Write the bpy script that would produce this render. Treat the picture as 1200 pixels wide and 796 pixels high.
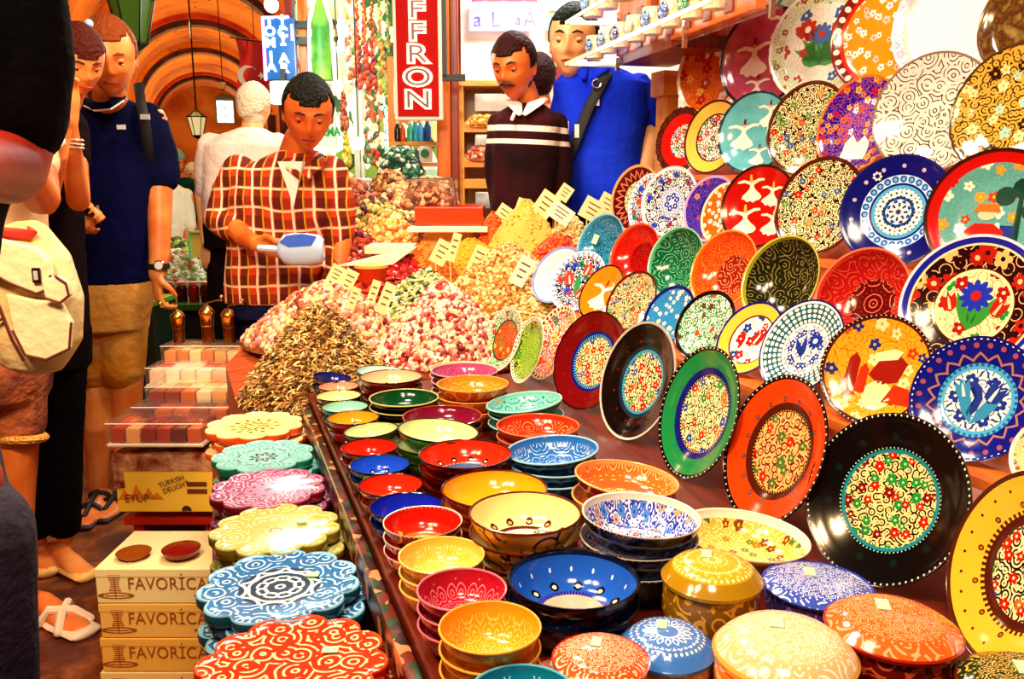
import bpy, bmesh, math, random
from mathutils import Vector, Matrix, Quaternion
random.seed(7)
S = bpy.context.scene
for o in list(bpy.data.objects): bpy.data.objects.remove(o)
COL = S.collection
PI = math.pi; R = math.radians
# ---------------------------------------------------------------- camera: world X runs across the arcade, Y along it
PITCH = R(10.93); YAW = math.atan(.35 * math.cos(PITCH)); CAMZ = 1.35
cam = bpy.data.objects.new('camera', bpy.data.cameras.new('camera')); COL.objects.link(cam)
cam.data.lens = 30; cam.data.sensor_width = 36; cam.data.clip_start = .05; cam.data.clip_end = 200
cam.location = (0, 0, CAMZ); cam.rotation_euler = (PI/2 - PITCH, 0, -YAW)
S.camera = cam
S.view_settings.view_transform = 'Standard'; S.view_settings.look = 'None'
S.view_settings.exposure = 0.14; S.view_settings.gamma = 1.0; S.view_settings.use_curve_mapping = False
FW = Vector((math.sin(YAW), math.cos(YAW), 0)); RT = Vector((math.cos(YAW), -math.sin(YAW), 0)); UP = Vector((0, 0, 1))
C0 = Vector((0, 0, CAMZ))
def ray(px, py):
    X = (px-600)/1000; Y = (398-py)/1000
    return RT*X + FW*(math.cos(PITCH)+Y*math.sin(PITCH)) + UP*(-math.sin(PITCH)+Y*math.cos(PITCH))
def PT(px, py, d):                       # the place seen at (px, py), d metres ahead
    r = ray(px, py); return C0 + r*(d/r.dot(FW))
def PZ(px, py, z):                       # the place seen at (px, py) at height z
    r = ray(px, py); return C0 + r*((z-CAMZ)/r.z)
def depth(p):                            # metres per 1000 pixels at p
    q = p - C0; return q.dot(FW)*math.cos(PITCH) - q.z*math.sin(PITCH)
# ---------------------------------------------------------------- world and lights
w = bpy.data.worlds.new('world'); S.world = w; w.use_nodes = True
w.node_tree.nodes['Background'].inputs[0].default_value = (1.0, .55, .32, 1)
w.node_tree.nodes['Background'].inputs[1].default_value = .045
def light(kind, name, loc, energy, col, size=.3, target=None, sy=None, spot=None):
    l = bpy.data.lights.new(name, kind); l.energy = energy; l.color = col
    if kind == 'AREA':
        l.size = size
        if sy: l.shape = 'RECTANGLE'; l.size_y = sy
    elif kind == 'SPOT': l.shadow_soft_size = size; l.spot_size = R(spot or 70); l.spot_blend = .6
    else: l.shadow_soft_size = size
    o = bpy.data.objects.new(name, l); COL.objects.link(o); o.location = loc
    if target is not None: o.rotation_euler = (Vector(target)-Vector(loc)).to_track_quat('-Z', 'Y').to_euler()
    return o
WARM = (1, .80, .56); WHITE = (1, .93, .82)
light('AREA', 'pottery_lamp_light', (.15, .15, 2.65), 20, WARM, .35, (.6, 1.2, .85))
light('AREA', 'pottery_lamp_light', (.1, 1.7, 2.7), 17, WHITE, .3, (.75, 1.6, .9))
light('AREA', 'rack_lamp_light', (.25, .9, 2.2), 7, WARM, .25, (1.3, 1.5, 1.3))
light('AREA', 'spice_lamp_light', (.5, 2.6, 2.7), 36, WARM, .4, (.35, 2.9, .9))
light('AREA', 'front_lamp_light', (-.5, .6, 2.6), 24, WARM, .4, (-.3, 2.8, 1.2))
light('AREA', 'shop_lamp_light', (1.7, 4.0, 2.9), 45, (1, .94, .88), .5, (1.3, 4.6, 1.2))
light('POINT', 'shop_glow_light', (.35, 5.2, 2.2), 40, (.75, 1, .85), .12)
for i, y in enumerate((8, 13, 18, 23.5, 28, 35, 41)):
    light('POINT', 'arcade_lamp_light', (-.2, y, 3.3), 85 + 19*i, (1, .55, .17), .15)
light('AREA', 'aisle_fill_light', (-.75, .9, 2.45), 42, (1, .62, .28), .3, (-.65, 2.1, .3))  # added fill without a fixture, brightens the boxes, carton and people at left
light('POINT', 'aisle_light', (-1.3, 5.0, 2.6), 22, (1, .7, .4), .15)
# ---------------------------------------------------------------- helpers
def H(h, a=1):
    h = h.lstrip('#'); c = [int(h[i:i+2], 16)/255 for i in (0, 2, 4)]
    return tuple(x/12.92 if x <= .04045 else ((x+.055)/1.055)**2.4 for x in c) + (a,)
def tag(o, label=None, cat=None, group=None, kind=None):
    if label: o['label'] = label
    if cat: o['category'] = cat
    if group: o['group'] = group
    if kind: o['kind'] = kind
    return o
def empty(name, loc, rz=0):
    o = bpy.data.objects.new(name, None); COL.objects.link(o); o.location = loc; o.rotation_euler = (0, 0, rz); o.empty_display_size = .05
    return o
class MB:
    def __init__(s): s.v = []; s.f = []; s.m = []; s.uv = []
    def add(s, vs, fs, mi=0, M=None, uvs=None):
        b = len(s.v)
        for p in vs: s.v.append(tuple(M @ Vector(p)) if M is not None else tuple(p))
        s.uv.extend(uvs if uvs else [(0, 0)]*len(vs))
        for f in fs: s.f.append([b+i for i in f]); s.m.append(mi)
        return s
    def box(s, c, d, mi=0, M=None, bev=0):
        x, y, z = c; a, b, h = d[0]/2, d[1]/2, d[2]/2
        if not bev:
            vs = [(x+i*a, y+j*b, z+k*h) for k in (-1, 1) for j in (-1, 1) for i in (-1, 1)]
            fs = [(0,2,3,1), (4,5,7,6), (0,1,5,4), (2,6,7,3), (0,4,6,2), (1,3,7,5)]
            return s.add(vs, fs, mi, M)
        bm = bmesh.new(); bmesh.ops.create_cube(bm, size=1, matrix=Matrix.Translation(c) @ Matrix.Diagonal((d[0], d[1], d[2], 1)))
        bmesh.ops.bevel(bm, geom=bm.edges[:], offset=bev, segments=2, affect='EDGES', profile=.7)
        bm.verts.index_update(); vs = [v.co[:] for v in bm.verts]; fs = [[v.index for v in f.verts] for f in bm.faces]; bm.free()
        return s.add(vs, fs, mi, M)
    def lathe(s, prof, n=32, mi=0, M=None, cap=True, amp=0, lobes=0, ph=0, mats=None, uvR=None):
        vs = []; uvs = []
        for (r, z) in prof:
            for i in range(n):
                a = 2*PI*i/n; k = 1
                if amp: k = 1 - amp + amp*abs(math.cos(lobes*a/2+ph))**.6*1.0
                rr = r*(1 + (k-1)*min(1, (r/(uvR or max(p[0] for p in prof)))**3)) if amp else r
                vs.append((rr*math.cos(a), rr*math.sin(a), z))
                uvs.append((rr*math.cos(a)/uvR, rr*math.sin(a)/uvR) if uvR else (0, 0))
        b = len(s.v); s.add(vs, [], mi, M, uvs)
        for j in range(len(prof)-1):
            for i in range(n):
                i2 = (i+1) % n
                s.f.append([b+j*n+i, b+j*n+i2, b+(j+1)*n+i2, b+(j+1)*n+i]); s.m.append(mats[j] if mats else mi)
        if cap:
            if prof[0][0] > 1e-6: s.f.append([b+i for i in reversed(range(n))]); s.m.append(mats[0] if mats else mi)
            if prof[-1][0] > 1e-6: s.f.append([b+(len(prof)-1)*n+i for i in range(n)]); s.m.append(mats[-1] if mats else mi)
        return s
    def tube(s, pts, rad, n=10, mi=0, M=None, caps=True, flat=None):
        pts = [Vector(p) for p in pts]
        if not hasattr(rad, '__len__'): rad = [rad]*len(pts)
        ref = None; rings = []
        for i, p in enumerate(pts):
            t = (pts[min(i+1, len(pts)-1)] - pts[max(i-1, 0)])
            t = t.normalized() if t.length > 1e-9 else Vector((0, 0, 1))
            if ref is None: ref = t.orthogonal().normalized() if flat is None else (Vector(flat) - t*Vector(flat).dot(t)).normalized()
            else: ref = (ref - t*ref.dot(t)).normalized()
            q = t.cross(ref); rr = rad[i] if hasattr(rad[i], '__len__') else (rad[i], rad[i])
            rings.append((p, ref, q, rr, t))
        vs = []
        if caps:
            p, a, q, rr, t = rings[0]
            for k in (.35, .8): vs += [tuple(p - t*min(rr)*math.sqrt(1-k*k)*.9 + (a*math.cos(2*PI*i/n)*rr[0] + q*math.sin(2*PI*i/n)*rr[1])*k) for i in range(n)]
        for p, a, q, rr, t in rings: vs += [tuple(p + a*math.cos(2*PI*i/n)*rr[0] + q*math.sin(2*PI*i/n)*rr[1]) for i in range(n)]
        if caps:
            p, a, q, rr, t = rings[-1]
            for k in (.8, .35): vs += [tuple(p + t*min(rr)*math.sqrt(1-k*k)*.9 + (a*math.cos(2*PI*i/n)*rr[0] + q*math.sin(2*PI*i/n)*rr[1])*k) for i in range(n)]
        m = len(vs)//n
        fs = [(j*n+i, j*n+(i+1) % n, (j+1)*n+(i+1) % n, (j+1)*n+i) for j in range(m-1) for i in range(n)]
        fs += [tuple(reversed(range(n))), tuple((m-1)*n+i for i in range(n))]
        return s.add(vs, fs, mi, M)
    def ball(s, c, r, mi=0, M=None, n=10, m=6):
        if not hasattr(r, '__len__'): r = (r, r, r)
        prof = []
        vs = [(c[0], c[1], c[2]-r[2])]
        for j in range(1, m):
            t = PI*j/m
            vs += [(c[0]+r[0]*math.sin(t)*math.cos(2*PI*i/n), c[1]+r[1]*math.sin(t)*math.sin(2*PI*i/n), c[2]-r[2]*math.cos(t)) for i in range(n)]
        vs.append((c[0], c[1], c[2]+r[2])); L = len(vs)-1
        fs = [(0, 1+(i+1) % n, 1+i) for i in range(n)]
        fs += [(1+j*n+i, 1+j*n+(i+1) % n, 1+(j+1)*n+(i+1) % n, 1+(j+1)*n+i) for j in range(m-2) for i in range(n)]
        fs += [(L, 1+(m-2)*n+i, 1+(m-2)*n+(i+1) % n) for i in range(n)]
        return s.add(vs, fs, mi, M)
    def prism(s, pts, axis='y', t0=0, t1=.01, mi=0, M=None):     # outline in the x-z plane pushed along y
        n = len(pts)
        f = (lambda a, b, t: (a, t, b)) if axis == 'y' else (lambda a, b, t: (a, b, t)) if axis == 'z' else (lambda a, b, t: (t, a, b))
        vs = [f(a, b, t0) for a, b in pts] + [f(a, b, t1) for a, b in pts]
        return s.add(vs, [tuple(range(n)), tuple(reversed(range(n, 2*n)))] + [(i, i+n, (i+1) % n+n, (i+1) % n) for i in range(n)], mi, M)
    def build(s, name, mats, parent=None, smooth=True, loc=None, rot=None):
        me = bpy.data.meshes.new(name); me.from_pydata(s.v, [], s.f)
        if not isinstance(mats, (list, tuple)): mats = [mats]
        for m in mats: me.materials.append(m)
        me.polygons.foreach_set('material_index', s.m)
        me.polygons.foreach_set('use_smooth', [smooth]*len(s.f))
        if any(u != (0, 0) for u in s.uv[:400]):
            ul = me.uv_layers.new(name='UVMap'); vi = [0]*len(me.loops); me.loops.foreach_get('vertex_index', vi)
            ul.data.foreach_set('uv', [c for i in vi for c in s.uv[i]])
        me.update(); me.validate()
        if smooth: 
            try: me.set_sharp_from_angle(angle=R(42))
            except Exception: pass
        o = bpy.data.objects.new(name, me); COL.objects.link(o)
        if parent: o.parent = parent
        if loc is not None: o.location = loc
        if rot is not None: o.rotation_euler = rot
        return o
def rotz(a): return Matrix.Rotation(a, 4, 'Z')
def tr(x, y=0, z=0): return Matrix.Translation((x, y, z)) if not hasattr(x, '__len__') else Matrix.Translation(x)
def copy_thing(o, parent=None):
    c = o.copy(); COL.objects.link(c); c.parent = parent
    for ch in o.children: copy_thing(ch, c)
    return c
VR = -YAW                                   # turn that faces a thing to the camera's heading
def V(p): return tr(p) @ rotz(VR)
# ---------------------------------------------------------------- materials
class NT:
    def __init__(s, name, rough=.5, spec=.5, metal=0):
        s.m = bpy.data.materials.new(name); s.m.use_nodes = True; s.t = s.m.node_tree
        s.b = s.t.nodes['Principled BSDF']; s.b.inputs['Roughness'].default_value = rough
        s.b.inputs['Metallic'].default_value = metal; s.b.inputs['Specular IOR Level'].default_value = spec
    def n(s, typ, **k):
        x = s.t.nodes.new(typ)
        for a, v in k.items(): setattr(x, a, v)
        return x
    def put(s, sock, v):
        if isinstance(v, bpy.types.NodeSocket): s.t.links.new(v, sock)
        elif v is not None: sock.default_value = v
    def ma(s, op, a, b=None, c=None):
        x = s.n('ShaderNodeMath', operation=op)
        for i, v in enumerate((a, b, c)): s.put(x.inputs[i], v)
        return x.outputs[0]
    def vm(s, op, a, b=None, scale=None):
        x = s.n('ShaderNodeVectorMath', operation=op); s.put(x.inputs[0], a); s.put(x.inputs[1], b)
        if scale is not None: s.put(x.inputs['Scale'], scale)
        return x.outputs['Value'] if op in ('LENGTH', 'DOT_PRODUCT') else x.outputs[0]
    def mix(s, f, a, b):
        x = s.n('ShaderNodeMix', data_type='RGBA'); s.put(x.inputs[0], f); s.put(x.inputs[6], a); s.put(x.inputs[7], b); return x.outputs[2]
    def lt(s, a, b): return s.ma('LESS_THAN', a, b)
    def gt(s, a, b): return s.ma('GREATER_THAN', a, b)
    def ramp(s, f, cols, const=True, pos=None):
        x = s.n('ShaderNodeValToRGB'); x.color_ramp.interpolation = 'CONSTANT' if const else 'LINEAR'
        e = x.color_ramp.elements; n = len(cols)
        while len(e) < n: e.new(.5)
        while len(e) > max(n, 1): e.remove(e[-1])
        for i, c in enumerate(cols): e[i].position = pos[i] if pos else (i/n if const else i/max(1, n-1)); e[i].color = H(c) if isinstance(c, str) else c
        s.put(x.inputs[0], f); return x.outputs[0]
    def obj(s): return s.n('ShaderNodeTexCoord').outputs['Object']
    def noise(s, vec, scale, detail=2, rough=.5, out=0, dist=0):
        x = s.n('ShaderNodeTexNoise'); s.put(x.inputs['Vector'], vec); x.inputs['Scale'].default_value = scale
        x.inputs['Detail'].default_value = detail; x.inputs['Roughness'].default_value = rough; x.inputs['Distortion'].default_value = dist
        return x.outputs[out]
    def vor(s, vec, scale, rnd=1, feat='F1', dim='2D'):
        x = s.n('ShaderNodeTexVoronoi', voronoi_dimensions=dim, feature=feat); s.put(x.inputs['Vector'], vec)
        x.inputs['Scale'].default_value = scale; x.inputs['Randomness'].default_value = rnd; return x
    def bump(s, h, strength=.3, dist=.01):
        x = s.n('ShaderNodeBump'); x.inputs['Strength'].default_value = strength; x.inputs['Distance'].default_value = dist
        s.put(x.inputs['Height'], h); s.t.links.new(x.outputs[0], s.b.inputs['Normal'])
    def col(s, c): s.put(s.b.inputs['Base Color'], c); return s.m
_mc = {}
def mat(name, c, rough=.5, metal=0, spec=.5, bump=None, var=None, emit=0, trans=0, alpha=None, sheen=0):
    """plain surface; bump=(scale, strength), var=(second colour, scale)"""
    if name in _mc: return _mc[name]
    g = NT(name, rough, spec, metal); c = H(c) if isinstance(c, str) else c
    if var: g.col(g.ramp(g.noise(g.obj(), var[1], 4), [c, H(var[0])], False, [.38, .62]))
    else: g.col(c)
    if bump: g.bump(g.noise(g.obj(), bump[0], 3), bump[1], .02)
    if emit: g.put(g.b.inputs['Emission Color'], c); g.b.inputs['Emission Strength'].default_value = emit
    if trans: g.b.inputs['Transmission Weight'].default_value = trans; g.b.inputs['IOR'].default_value = 1.3
    if alpha is not None: g.b.inputs['Alpha'].default_value = alpha
    if sheen: g.b.inputs['Sheen Weight'].default_value = sheen
    _mc[name] = g.m; return g.m
def wood(name, c1, c2, rough=.35, scale=3, axis=0):
    if name in _mc: return _mc[name]
    g = NT(name, rough); mp = g.n('ShaderNodeMapping'); g.put(mp.inputs[0], g.obj())
    sc = [scale*8]*3; sc[axis] = scale; mp.inputs['Scale'].default_value = sc
    n = g.noise(mp.outputs[0], 1.5, 4, .6, dist=.6); g.col(g.ramp(n, [c1, c2, c1], False, [.3, .5, .72])); g.bump(n, .15, .004)
    _mc[name] = g.m; return g.m
# ---------------------------------------------------------------- glazed pottery
def glaze(name, zones, rough=.13, relief=False, seed=0):
    """zones: (outer radius, pattern) from the centre out; a pattern is painted in the dish's own x, y over its radius"""
    g = NT(name, rough, .35)
    uv = g.n('ShaderNodeUVMap').outputs[0]; sp = g.n('ShaderNodeSeparateXYZ'); g.put(sp.inputs[0], uv)
    r = g.vm('LENGTH', uv); ang = g.ma('ARCTAN2', sp.outputs[1], sp.outputs[0])
    off = g.vm('ADD', uv, (seed*3.17+.13, seed*1.71, 0))
    def fold(n):
        k = g.ma('ABSOLUTE', g.ma('SUBTRACT', g.ma('FRACT', g.ma('ADD', g.ma('MULTIPLY', ang, n/(2*PI)), 1000)), .5))
        a2 = g.ma('MULTIPLY', k, 2*PI/n); c = g.n('ShaderNodeCombineXYZ')
        g.put(c.inputs[0], g.ma('ADD', g.ma('MULTIPLY', r, g.ma('COSINE', a2)), seed*.73)); g.put(c.inputs[1], g.ma('MULTIPLY', r, g.ma('SINE', a2)))
        return c.outputs[0]
    hs = []
    def pat(sp_, r0, r1, vec):
        k = sp_[0]
        t = g.ma('DIVIDE', g.ma('SUBTRACT', r, r0), max(1e-3, r1-r0))
        if k == 's': return H(sp_[1])
        if k == 'n': return g.ramp(g.noise(vec, sp_[2], 2), [sp_[1]] + list(sp_[3]), False)
        if k == 'c':                                  # curling scrolls
            v = g.vor(vec, sp_[3], .9); w = sp_[4] if len(sp_) > 4 else .32
            d = g.ma('ADD', v.outputs['Distance'], g.ma('MULTIPLY', g.noise(vec, sp_[3]*1.3, 1), .25))
            m = g.lt(g.ma('ABSOLUTE', g.ma('SINE', g.ma('MULTIPLY', d, 13))), w)
            m = g.ma('MULTIPLY', m, g.gt(g.noise(vec, sp_[3]*2.3, 1), .42)); hs.append(m)
            return g.mix(m, H(sp_[1]), H(sp_[2]))
        if k == 'f':                                  # small flowers among commas: bg, line, colours, scale
            bg, ln, cols, sc = sp_[1:5]; dens = sp_[5] if len(sp_) > 5 else .75; w = sp_[6] if len(sp_) > 6 else .68
            v2 = g.vor(vec, sc*1.75, 1)
            m = g.lt(g.ma('ABSOLUTE', g.ma('SINE', g.ma('MULTIPLY', v2.outputs['Distance'], 8))), w)
            m = g.ma('MULTIPLY', m, g.gt(g.noise(vec, sc*2.4, 1), .40)); base = g.mix(m, H(bg), H(ln))
            v = g.vor(vec, sc, .75); loc = g.vm('SCALE', g.vm('SUBTRACT', vec, v.outputs['Position']), scale=sc)
            s2 = g.n('ShaderNodeSeparateXYZ'); g.put(s2.inputs[0], loc); a = g.ma('ARCTAN2', s2.outputs[1], s2.outputs[0]); rr = g.vm('LENGTH', loc)
            s3 = g.n('ShaderNodeSeparateColor'); g.put(s3.inputs[0], v.outputs['Color'])
            th = g.ma('MULTIPLY_ADD', g.ma('ABSOLUTE', g.ma('COSINE', g.ma('MULTIPLY', a, 2.5))), .14, g.ma('MULTIPLY_ADD', s3.outputs[1], .14, .15))
            keep = g.lt(s3.outputs[2], dens)
            f = g.ma('MULTIPLY', g.lt(rr, th), keep); c = g.mix(f, base, g.ramp(s3.outputs[0], cols))
            return g.mix(g.ma('MULTIPLY', g.lt(rr, .09), keep), c, H(sp_[7] if len(sp_) > 7 else bg))
        if k == 'm': return pat(sp_[2], r0, r1, fold(sp_[1]))
        if k == 'p':                                  # ring of petals
            m = g.lt(t, g.ma('POWER', g.ma('ABSOLUTE', g.ma('SINE', g.ma('MULTIPLY', ang, sp_[3]/2))), .6)); return g.mix(m, H(sp_[1]), H(sp_[2]))
        if k == 'd':                                  # ring of dots
            n = sp_[3]; sz = sp_[4] if len(sp_) > 4 else .3; mid = (r0+r1)/2; W = 2*PI*mid/n
            x = g.ma('MULTIPLY', g.ma('SUBTRACT', g.ma('FRACT', g.ma('ADD', g.ma('MULTIPLY', ang, n/(2*PI)), 1000)), .5), W); y = g.ma('SUBTRACT', r, mid)
            q = g.ma('SQRT', g.ma('ADD', g.ma('MULTIPLY', x, x), g.ma('MULTIPLY', y, y)))
            c = g.mix(g.lt(q, sz*min(W, r1-r0)), H(sp_[1]), H(sp_[2]))
            return g.mix(g.lt(q, sz*.5*min(W, r1-r0)), c, H(sp_[5])) if len(sp_) > 5 else c
        if k == 'z':                                  # zigzag
            n = sp_[3]; tri = g.ma('ABSOLUTE', g.ma('SUBTRACT', g.ma('FRACT', g.ma('ADD', g.ma('MULTIPLY', ang, n/(2*PI)), 1000)), .5))
            m = g.lt(g.ma('ABSOLUTE', g.ma('SUBTRACT', t, g.ma('MULTIPLY_ADD', tri, 1.1, .2))), .11); return g.mix(m, H(sp_[1]), H(sp_[2]))
        if k == 't':                                  # radial ticks
            return g.mix(g.gt(g.ma('SINE', g.ma('MULTIPLY', ang, sp_[3])), .1), H(sp_[1]), H(sp_[2]))
        if k == 'x':                                  # ring of tiles
            n = sp_[3]; q = g.ma('SINE', g.ma('MULTIPLY', ang, n)); q2 = g.ma('SINE', g.ma('MULTIPLY', t, sp_[4]*PI*2))
            m = g.gt(g.ma('MULTIPLY', q, q2), .0); m2 = g.gt(g.ma('ABSOLUTE', g.ma('MULTIPLY', q, q2)), .45)
            return g.mix(m2, g.mix(m, H(sp_[1]), H(sp_[2])), H(sp_[5]))
    c = None; r0 = 0
    for r1, sp_ in zones:
        v = pat(sp_, r0, r1, off if sp_[0] != 'm' else off)
        c = v if c is None else g.mix(g.lt(r, r0), v, c)
        if c is v and not isinstance(c, bpy.types.NodeSocket):
            q = g.n('ShaderNodeRGB'); q.outputs[0].default_value = c; c = q.outputs[0]
        r0 = r1
    g.put(g.b.inputs['Base Color'], c)
    if relief and hs:
        h = hs[0]
        for k in hs[1:]: h = g.ma('ADD', h, k)
        g.bump(h, .6, .0015)
    g.b.inputs['Coat Weight'].default_value = .18; g.b.inputs['Coat Roughness'].default_value = .05
    return g.m
_gm = {}
def glz(c, c2=None, sc=40, rough=.15):
    """a single glaze colour for backs, rims and lids, optionally freckled with painted marks"""
    k = (c, c2, sc)
    if k in _gm: return _gm[k]
    g = NT('glaze_'+c.strip('#'), rough, .35)
    if c2:
        o = g.obj(); v = g.vor(o, sc, .9, dim='3D'); m = g.lt(g.ma('ABSOLUTE', g.ma('SINE', g.ma('MULTIPLY', v.outputs['Distance'], 9))), .42)
        m = g.ma('MULTIPLY', m, g.gt(g.noise(o, sc*1.4, 1), .45)); g.col(g.mix(m, H(c), H(c2)))
    else: g.col(H(c))
    g.b.inputs['Coat Weight'].default_value = .15; g.b.inputs['Coat Roughness'].default_value = .06
    _gm[k] = g.m; return g.m
PLATE = [(0, .0), (.3, .0), (.5, .004), (.6, .02), (.7, .06), (.82, .095), (.93, .125), (1, .15)]
DEEP = [(0, .0), (.25, .01), (.45, .05), (.62, .12), (.76, .22), (.87, .33), (.95, .43), (1, .5)]
FLAT = [(0, .0), (.5, .0), (.72, .01), (.8, .03), (.9, .08), (1, .12)]
BOWL = [(0, .03), (.35, .035), (.6, .06), (.75, .13), (.86, .27), (.93, .4), (.975, .5), (1, .56)]
CAP = [(0, .02), (.4, .04), (.62, .12), (.8, .28), (.92, .45), (1, .62)]
def dish_mesh(prof, Rr, inner, outer, rim, name='plate', rimw=.03, amp=0, lobes=0, motifs=(), extra=(), n=72):
    """a turned dish: painted face (slot 0), back (1), rim (2); motifs are painted shapes laid on its face"""
    m = MB(); th = .035*Rr
    inn = [(max(r, 1e-4)*Rr, z*Rr) for r, z in prof]
    last = inn[-1]; out = [(last[0]+th*.25, last[1]+th*.2), (last[0]+th*.35, last[1]-th*.35)] + [(r*Rr+th*.3*(r > .3), z*Rr-th*1.1) for r, z in reversed(prof[1:-1])] 
    k = len(out)
    foot = .5*Rr; zb = prof[1][1]*Rr - th*1.1
    out = [p for p in out if p[0] > foot*1.02] + [(foot, zb-.0), (foot*.98, zb-th*.9), (foot*.86, zb-th*.9), (foot*.84, zb)]
    # thin rim band on the face
    pr = inn[:-1] + [(inn[-1][0]*(1-rimw), inn[-2][1]+(inn[-1][1]-inn[-2][1])*(1-rimw*6 if rimw*6 < 1 else .2)), inn[-1]]
    allp = pr + out; mats = [0]*(len(pr)-2) + [2]*3 + [1]*(len(out)-1)
    m.lathe(allp, n, 0, None, True, amp, lobes, 0, mats[:len(allp)-1] + [1], Rr)
    def zs(q):
        q = min(q, .999)
        for (a, za), (b, zb_) in zip(prof, prof[1:]):
            if a <= q <= b: return (za + (zb_-za)*(q-a)/max(1e-6, b-a))*Rr
        return prof[-1][1]*Rr
    for pts, slot, lift in motifs:
        cx = sum(p[0] for p in pts)/len(pts); cy = sum(p[1] for p in pts)/len(pts)
        dense = []
        for i in range(len(pts)):
            a, b = pts[i], pts[(i+1) % len(pts)]
            for t in (0, .5): dense.append((a[0]+(b[0]-a[0])*t, a[1]+(b[1]-a[1])*t))
        vs = []; fs = []; L = len(dense)
        for s_ in (1, .6, .25):
            for x, y in dense:
                X = cx+(x-cx)*s_; Y = cy+(y-cy)*s_
                rr = math.hypot(X, Y)
                if rr > .96: X, Y = X*.96/rr, Y*.96/rr
                vs.append((X*Rr, Y*Rr, zs(math.hypot(X, Y)) + Rr*lift))
        vs.append((cx*Rr, cy*Rr, zs(math.hypot(cx, cy)) + Rr*lift))
        for q in (0, 1):
            fs += [(q*L+i, q*L+(i+1) % L, (q+1)*L+(i+1) % L, (q+1)*L+i) for i in range(L)]
        fs += [(2*L+i, 2*L+(i+1) % L, 3*L) for i in range(L)]
        m.add(vs, fs, slot+3, None, [(v[0]/Rr, v[1]/Rr) for v in vs])
    return m, (pr[-1][1]), zb - th*.9
def beads(Rr, z, n, c, amp=0, lobes=0, r=None, k=1.0):
    m = MB(); rb = r or .022*Rr
    for i in range(n):
        a = 2*PI*i/n; q = Rr*k*(1 if not amp else 1 - amp + amp*abs(math.cos(lobes*a/2))**.6)
        m.ball((q*math.cos(a), q*math.sin(a), z), (rb*1.3, rb, rb*.7), 0, rotz(0), 6, 4)
    return m
# painted motifs, in units of the dish radius
def place(pts, x, y, s=1, a=0, mir=False):
    c, q = math.cos(a), math.sin(a)
    return [(x+s*((-px if mir else px)*c-py*q), y+s*((-px if mir else px)*q+py*c)) for px, py in pts]
def circ(n=12, r=1, rx=None): return [((rx or r)*math.cos(2*PI*i/n), r*math.sin(2*PI*i/n)) for i in range(n)]
def lobed(n=5, r=1, d=.3, k=6): return [((r*(1-d+d*abs(math.cos(n*t/2))))*math.cos(t), (r*(1-d+d*abs(math.cos(n*t/2))))*math.sin(t)) for t in [2*PI*i/(n*k) for i in range(n*k)]]
TULIP = [(-.28, .1), (-.34, .45), (-.3, .8), (-.1, .55), (0, 1), (.1, .55), (.3, .8), (.34, .45), (.28, .1), (0, -.05)]
LEAF = [(0, 0), (.14, .3), (.15, .6), (.02, 1), (-.1, .6), (-.1, .3)]
CURL = [(0, 0), (.2, .2), (.32, .5), (.3, .8), (.12, 1), (-.1, .95), (.1, .85), (.17, .6), (.1, .35), (-.08, .12)]
SKIRT = [(-.1, .1), (-.28, -.1), (-.5, -.28), (-.55, -.45), (-.38, -.5), (-.25, -.62), (-.08, -.56), (.1, -.66), (.25, -.56), (.42, -.54), (.55, -.4), (.45, -.25), (.25, -.08), (.1, .1)]
TORSO = [(-.1, .08), (-.12, .3), (.12, .3), (.1, .08)]
ARMS = [(-.12, .24), (-.4, .36), (-.72, .3), (-.7, .4), (-.4, .48), (-.05, .36), (.05, .36), (.4, .52), (.7, .5), (.72, .4), (.42, .38), (.12, .24)]
HAT = [(-.07, .48), (-.05, .72), (.05, .72), (.07, .48)]
def dervish(x, y, s, a=0, cream=0, face=1, hat=2):
    s *= .78
    return [(place(SKIRT, x, y, s, a), cream, .006), (place(TORSO, x, y, s, a), cream, .007), (place(ARMS, x, y, s, a), cream, .008),
            (place(circ(8, .08), x - s*.42*math.sin(a), y + s*.42*math.cos(a), s, a), face, .009), (place(HAT, x, y, s, a), hat, .010)]
def tulip(x, y, s, a=0, c=0, c2=1): return [(place(TULIP, x, y, s, a), c, .006), (place([(-.07, .05), (-.05, .5), (0, .7), (.05, .5), (.07, .05)], x, y, s, a), c2, .009)]
def leaf(x, y, s, a=0, c=2): return [(place(LEAF, x, y, s, a), c, .005)]
def curl(x, y, s, a=0, c=2, mir=False): return [(place(CURL, x, y, s, a, mir), c, .005)]
def flower(x, y, s, n=6, c=0, c2=1): return [(place(lobed(n), x, y, s), c, .006), (place(circ(8), x, y, s*.32), c2, .009)]
def sprig(cols_leaf, ct, cc, k=.8):
    """a spray: stems of leaves, three tulips and a carnation"""
    o = []
    for a in (-1.15, -.75, -.35, 0, .35, .75, 1.15): o += leaf(0, -.3, .62*k, a, cols_leaf) + curl(.1*a, -.28, .5*k, a*1.2, cols_leaf, a > 0)
    o += tulip(-.22*k, .1*k, .3*k, .35, ct, cc) + tulip(.25*k, .12*k, .3*k, -.4, ct, cc) + flower(0, .2*k, .22*k, 9, cc, ct) + flower(-.36*k, -.12*k, .09, 5, ct, cc) + flower(.38*k, -.12*k, .09, 5, ct, cc)
    return o
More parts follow.
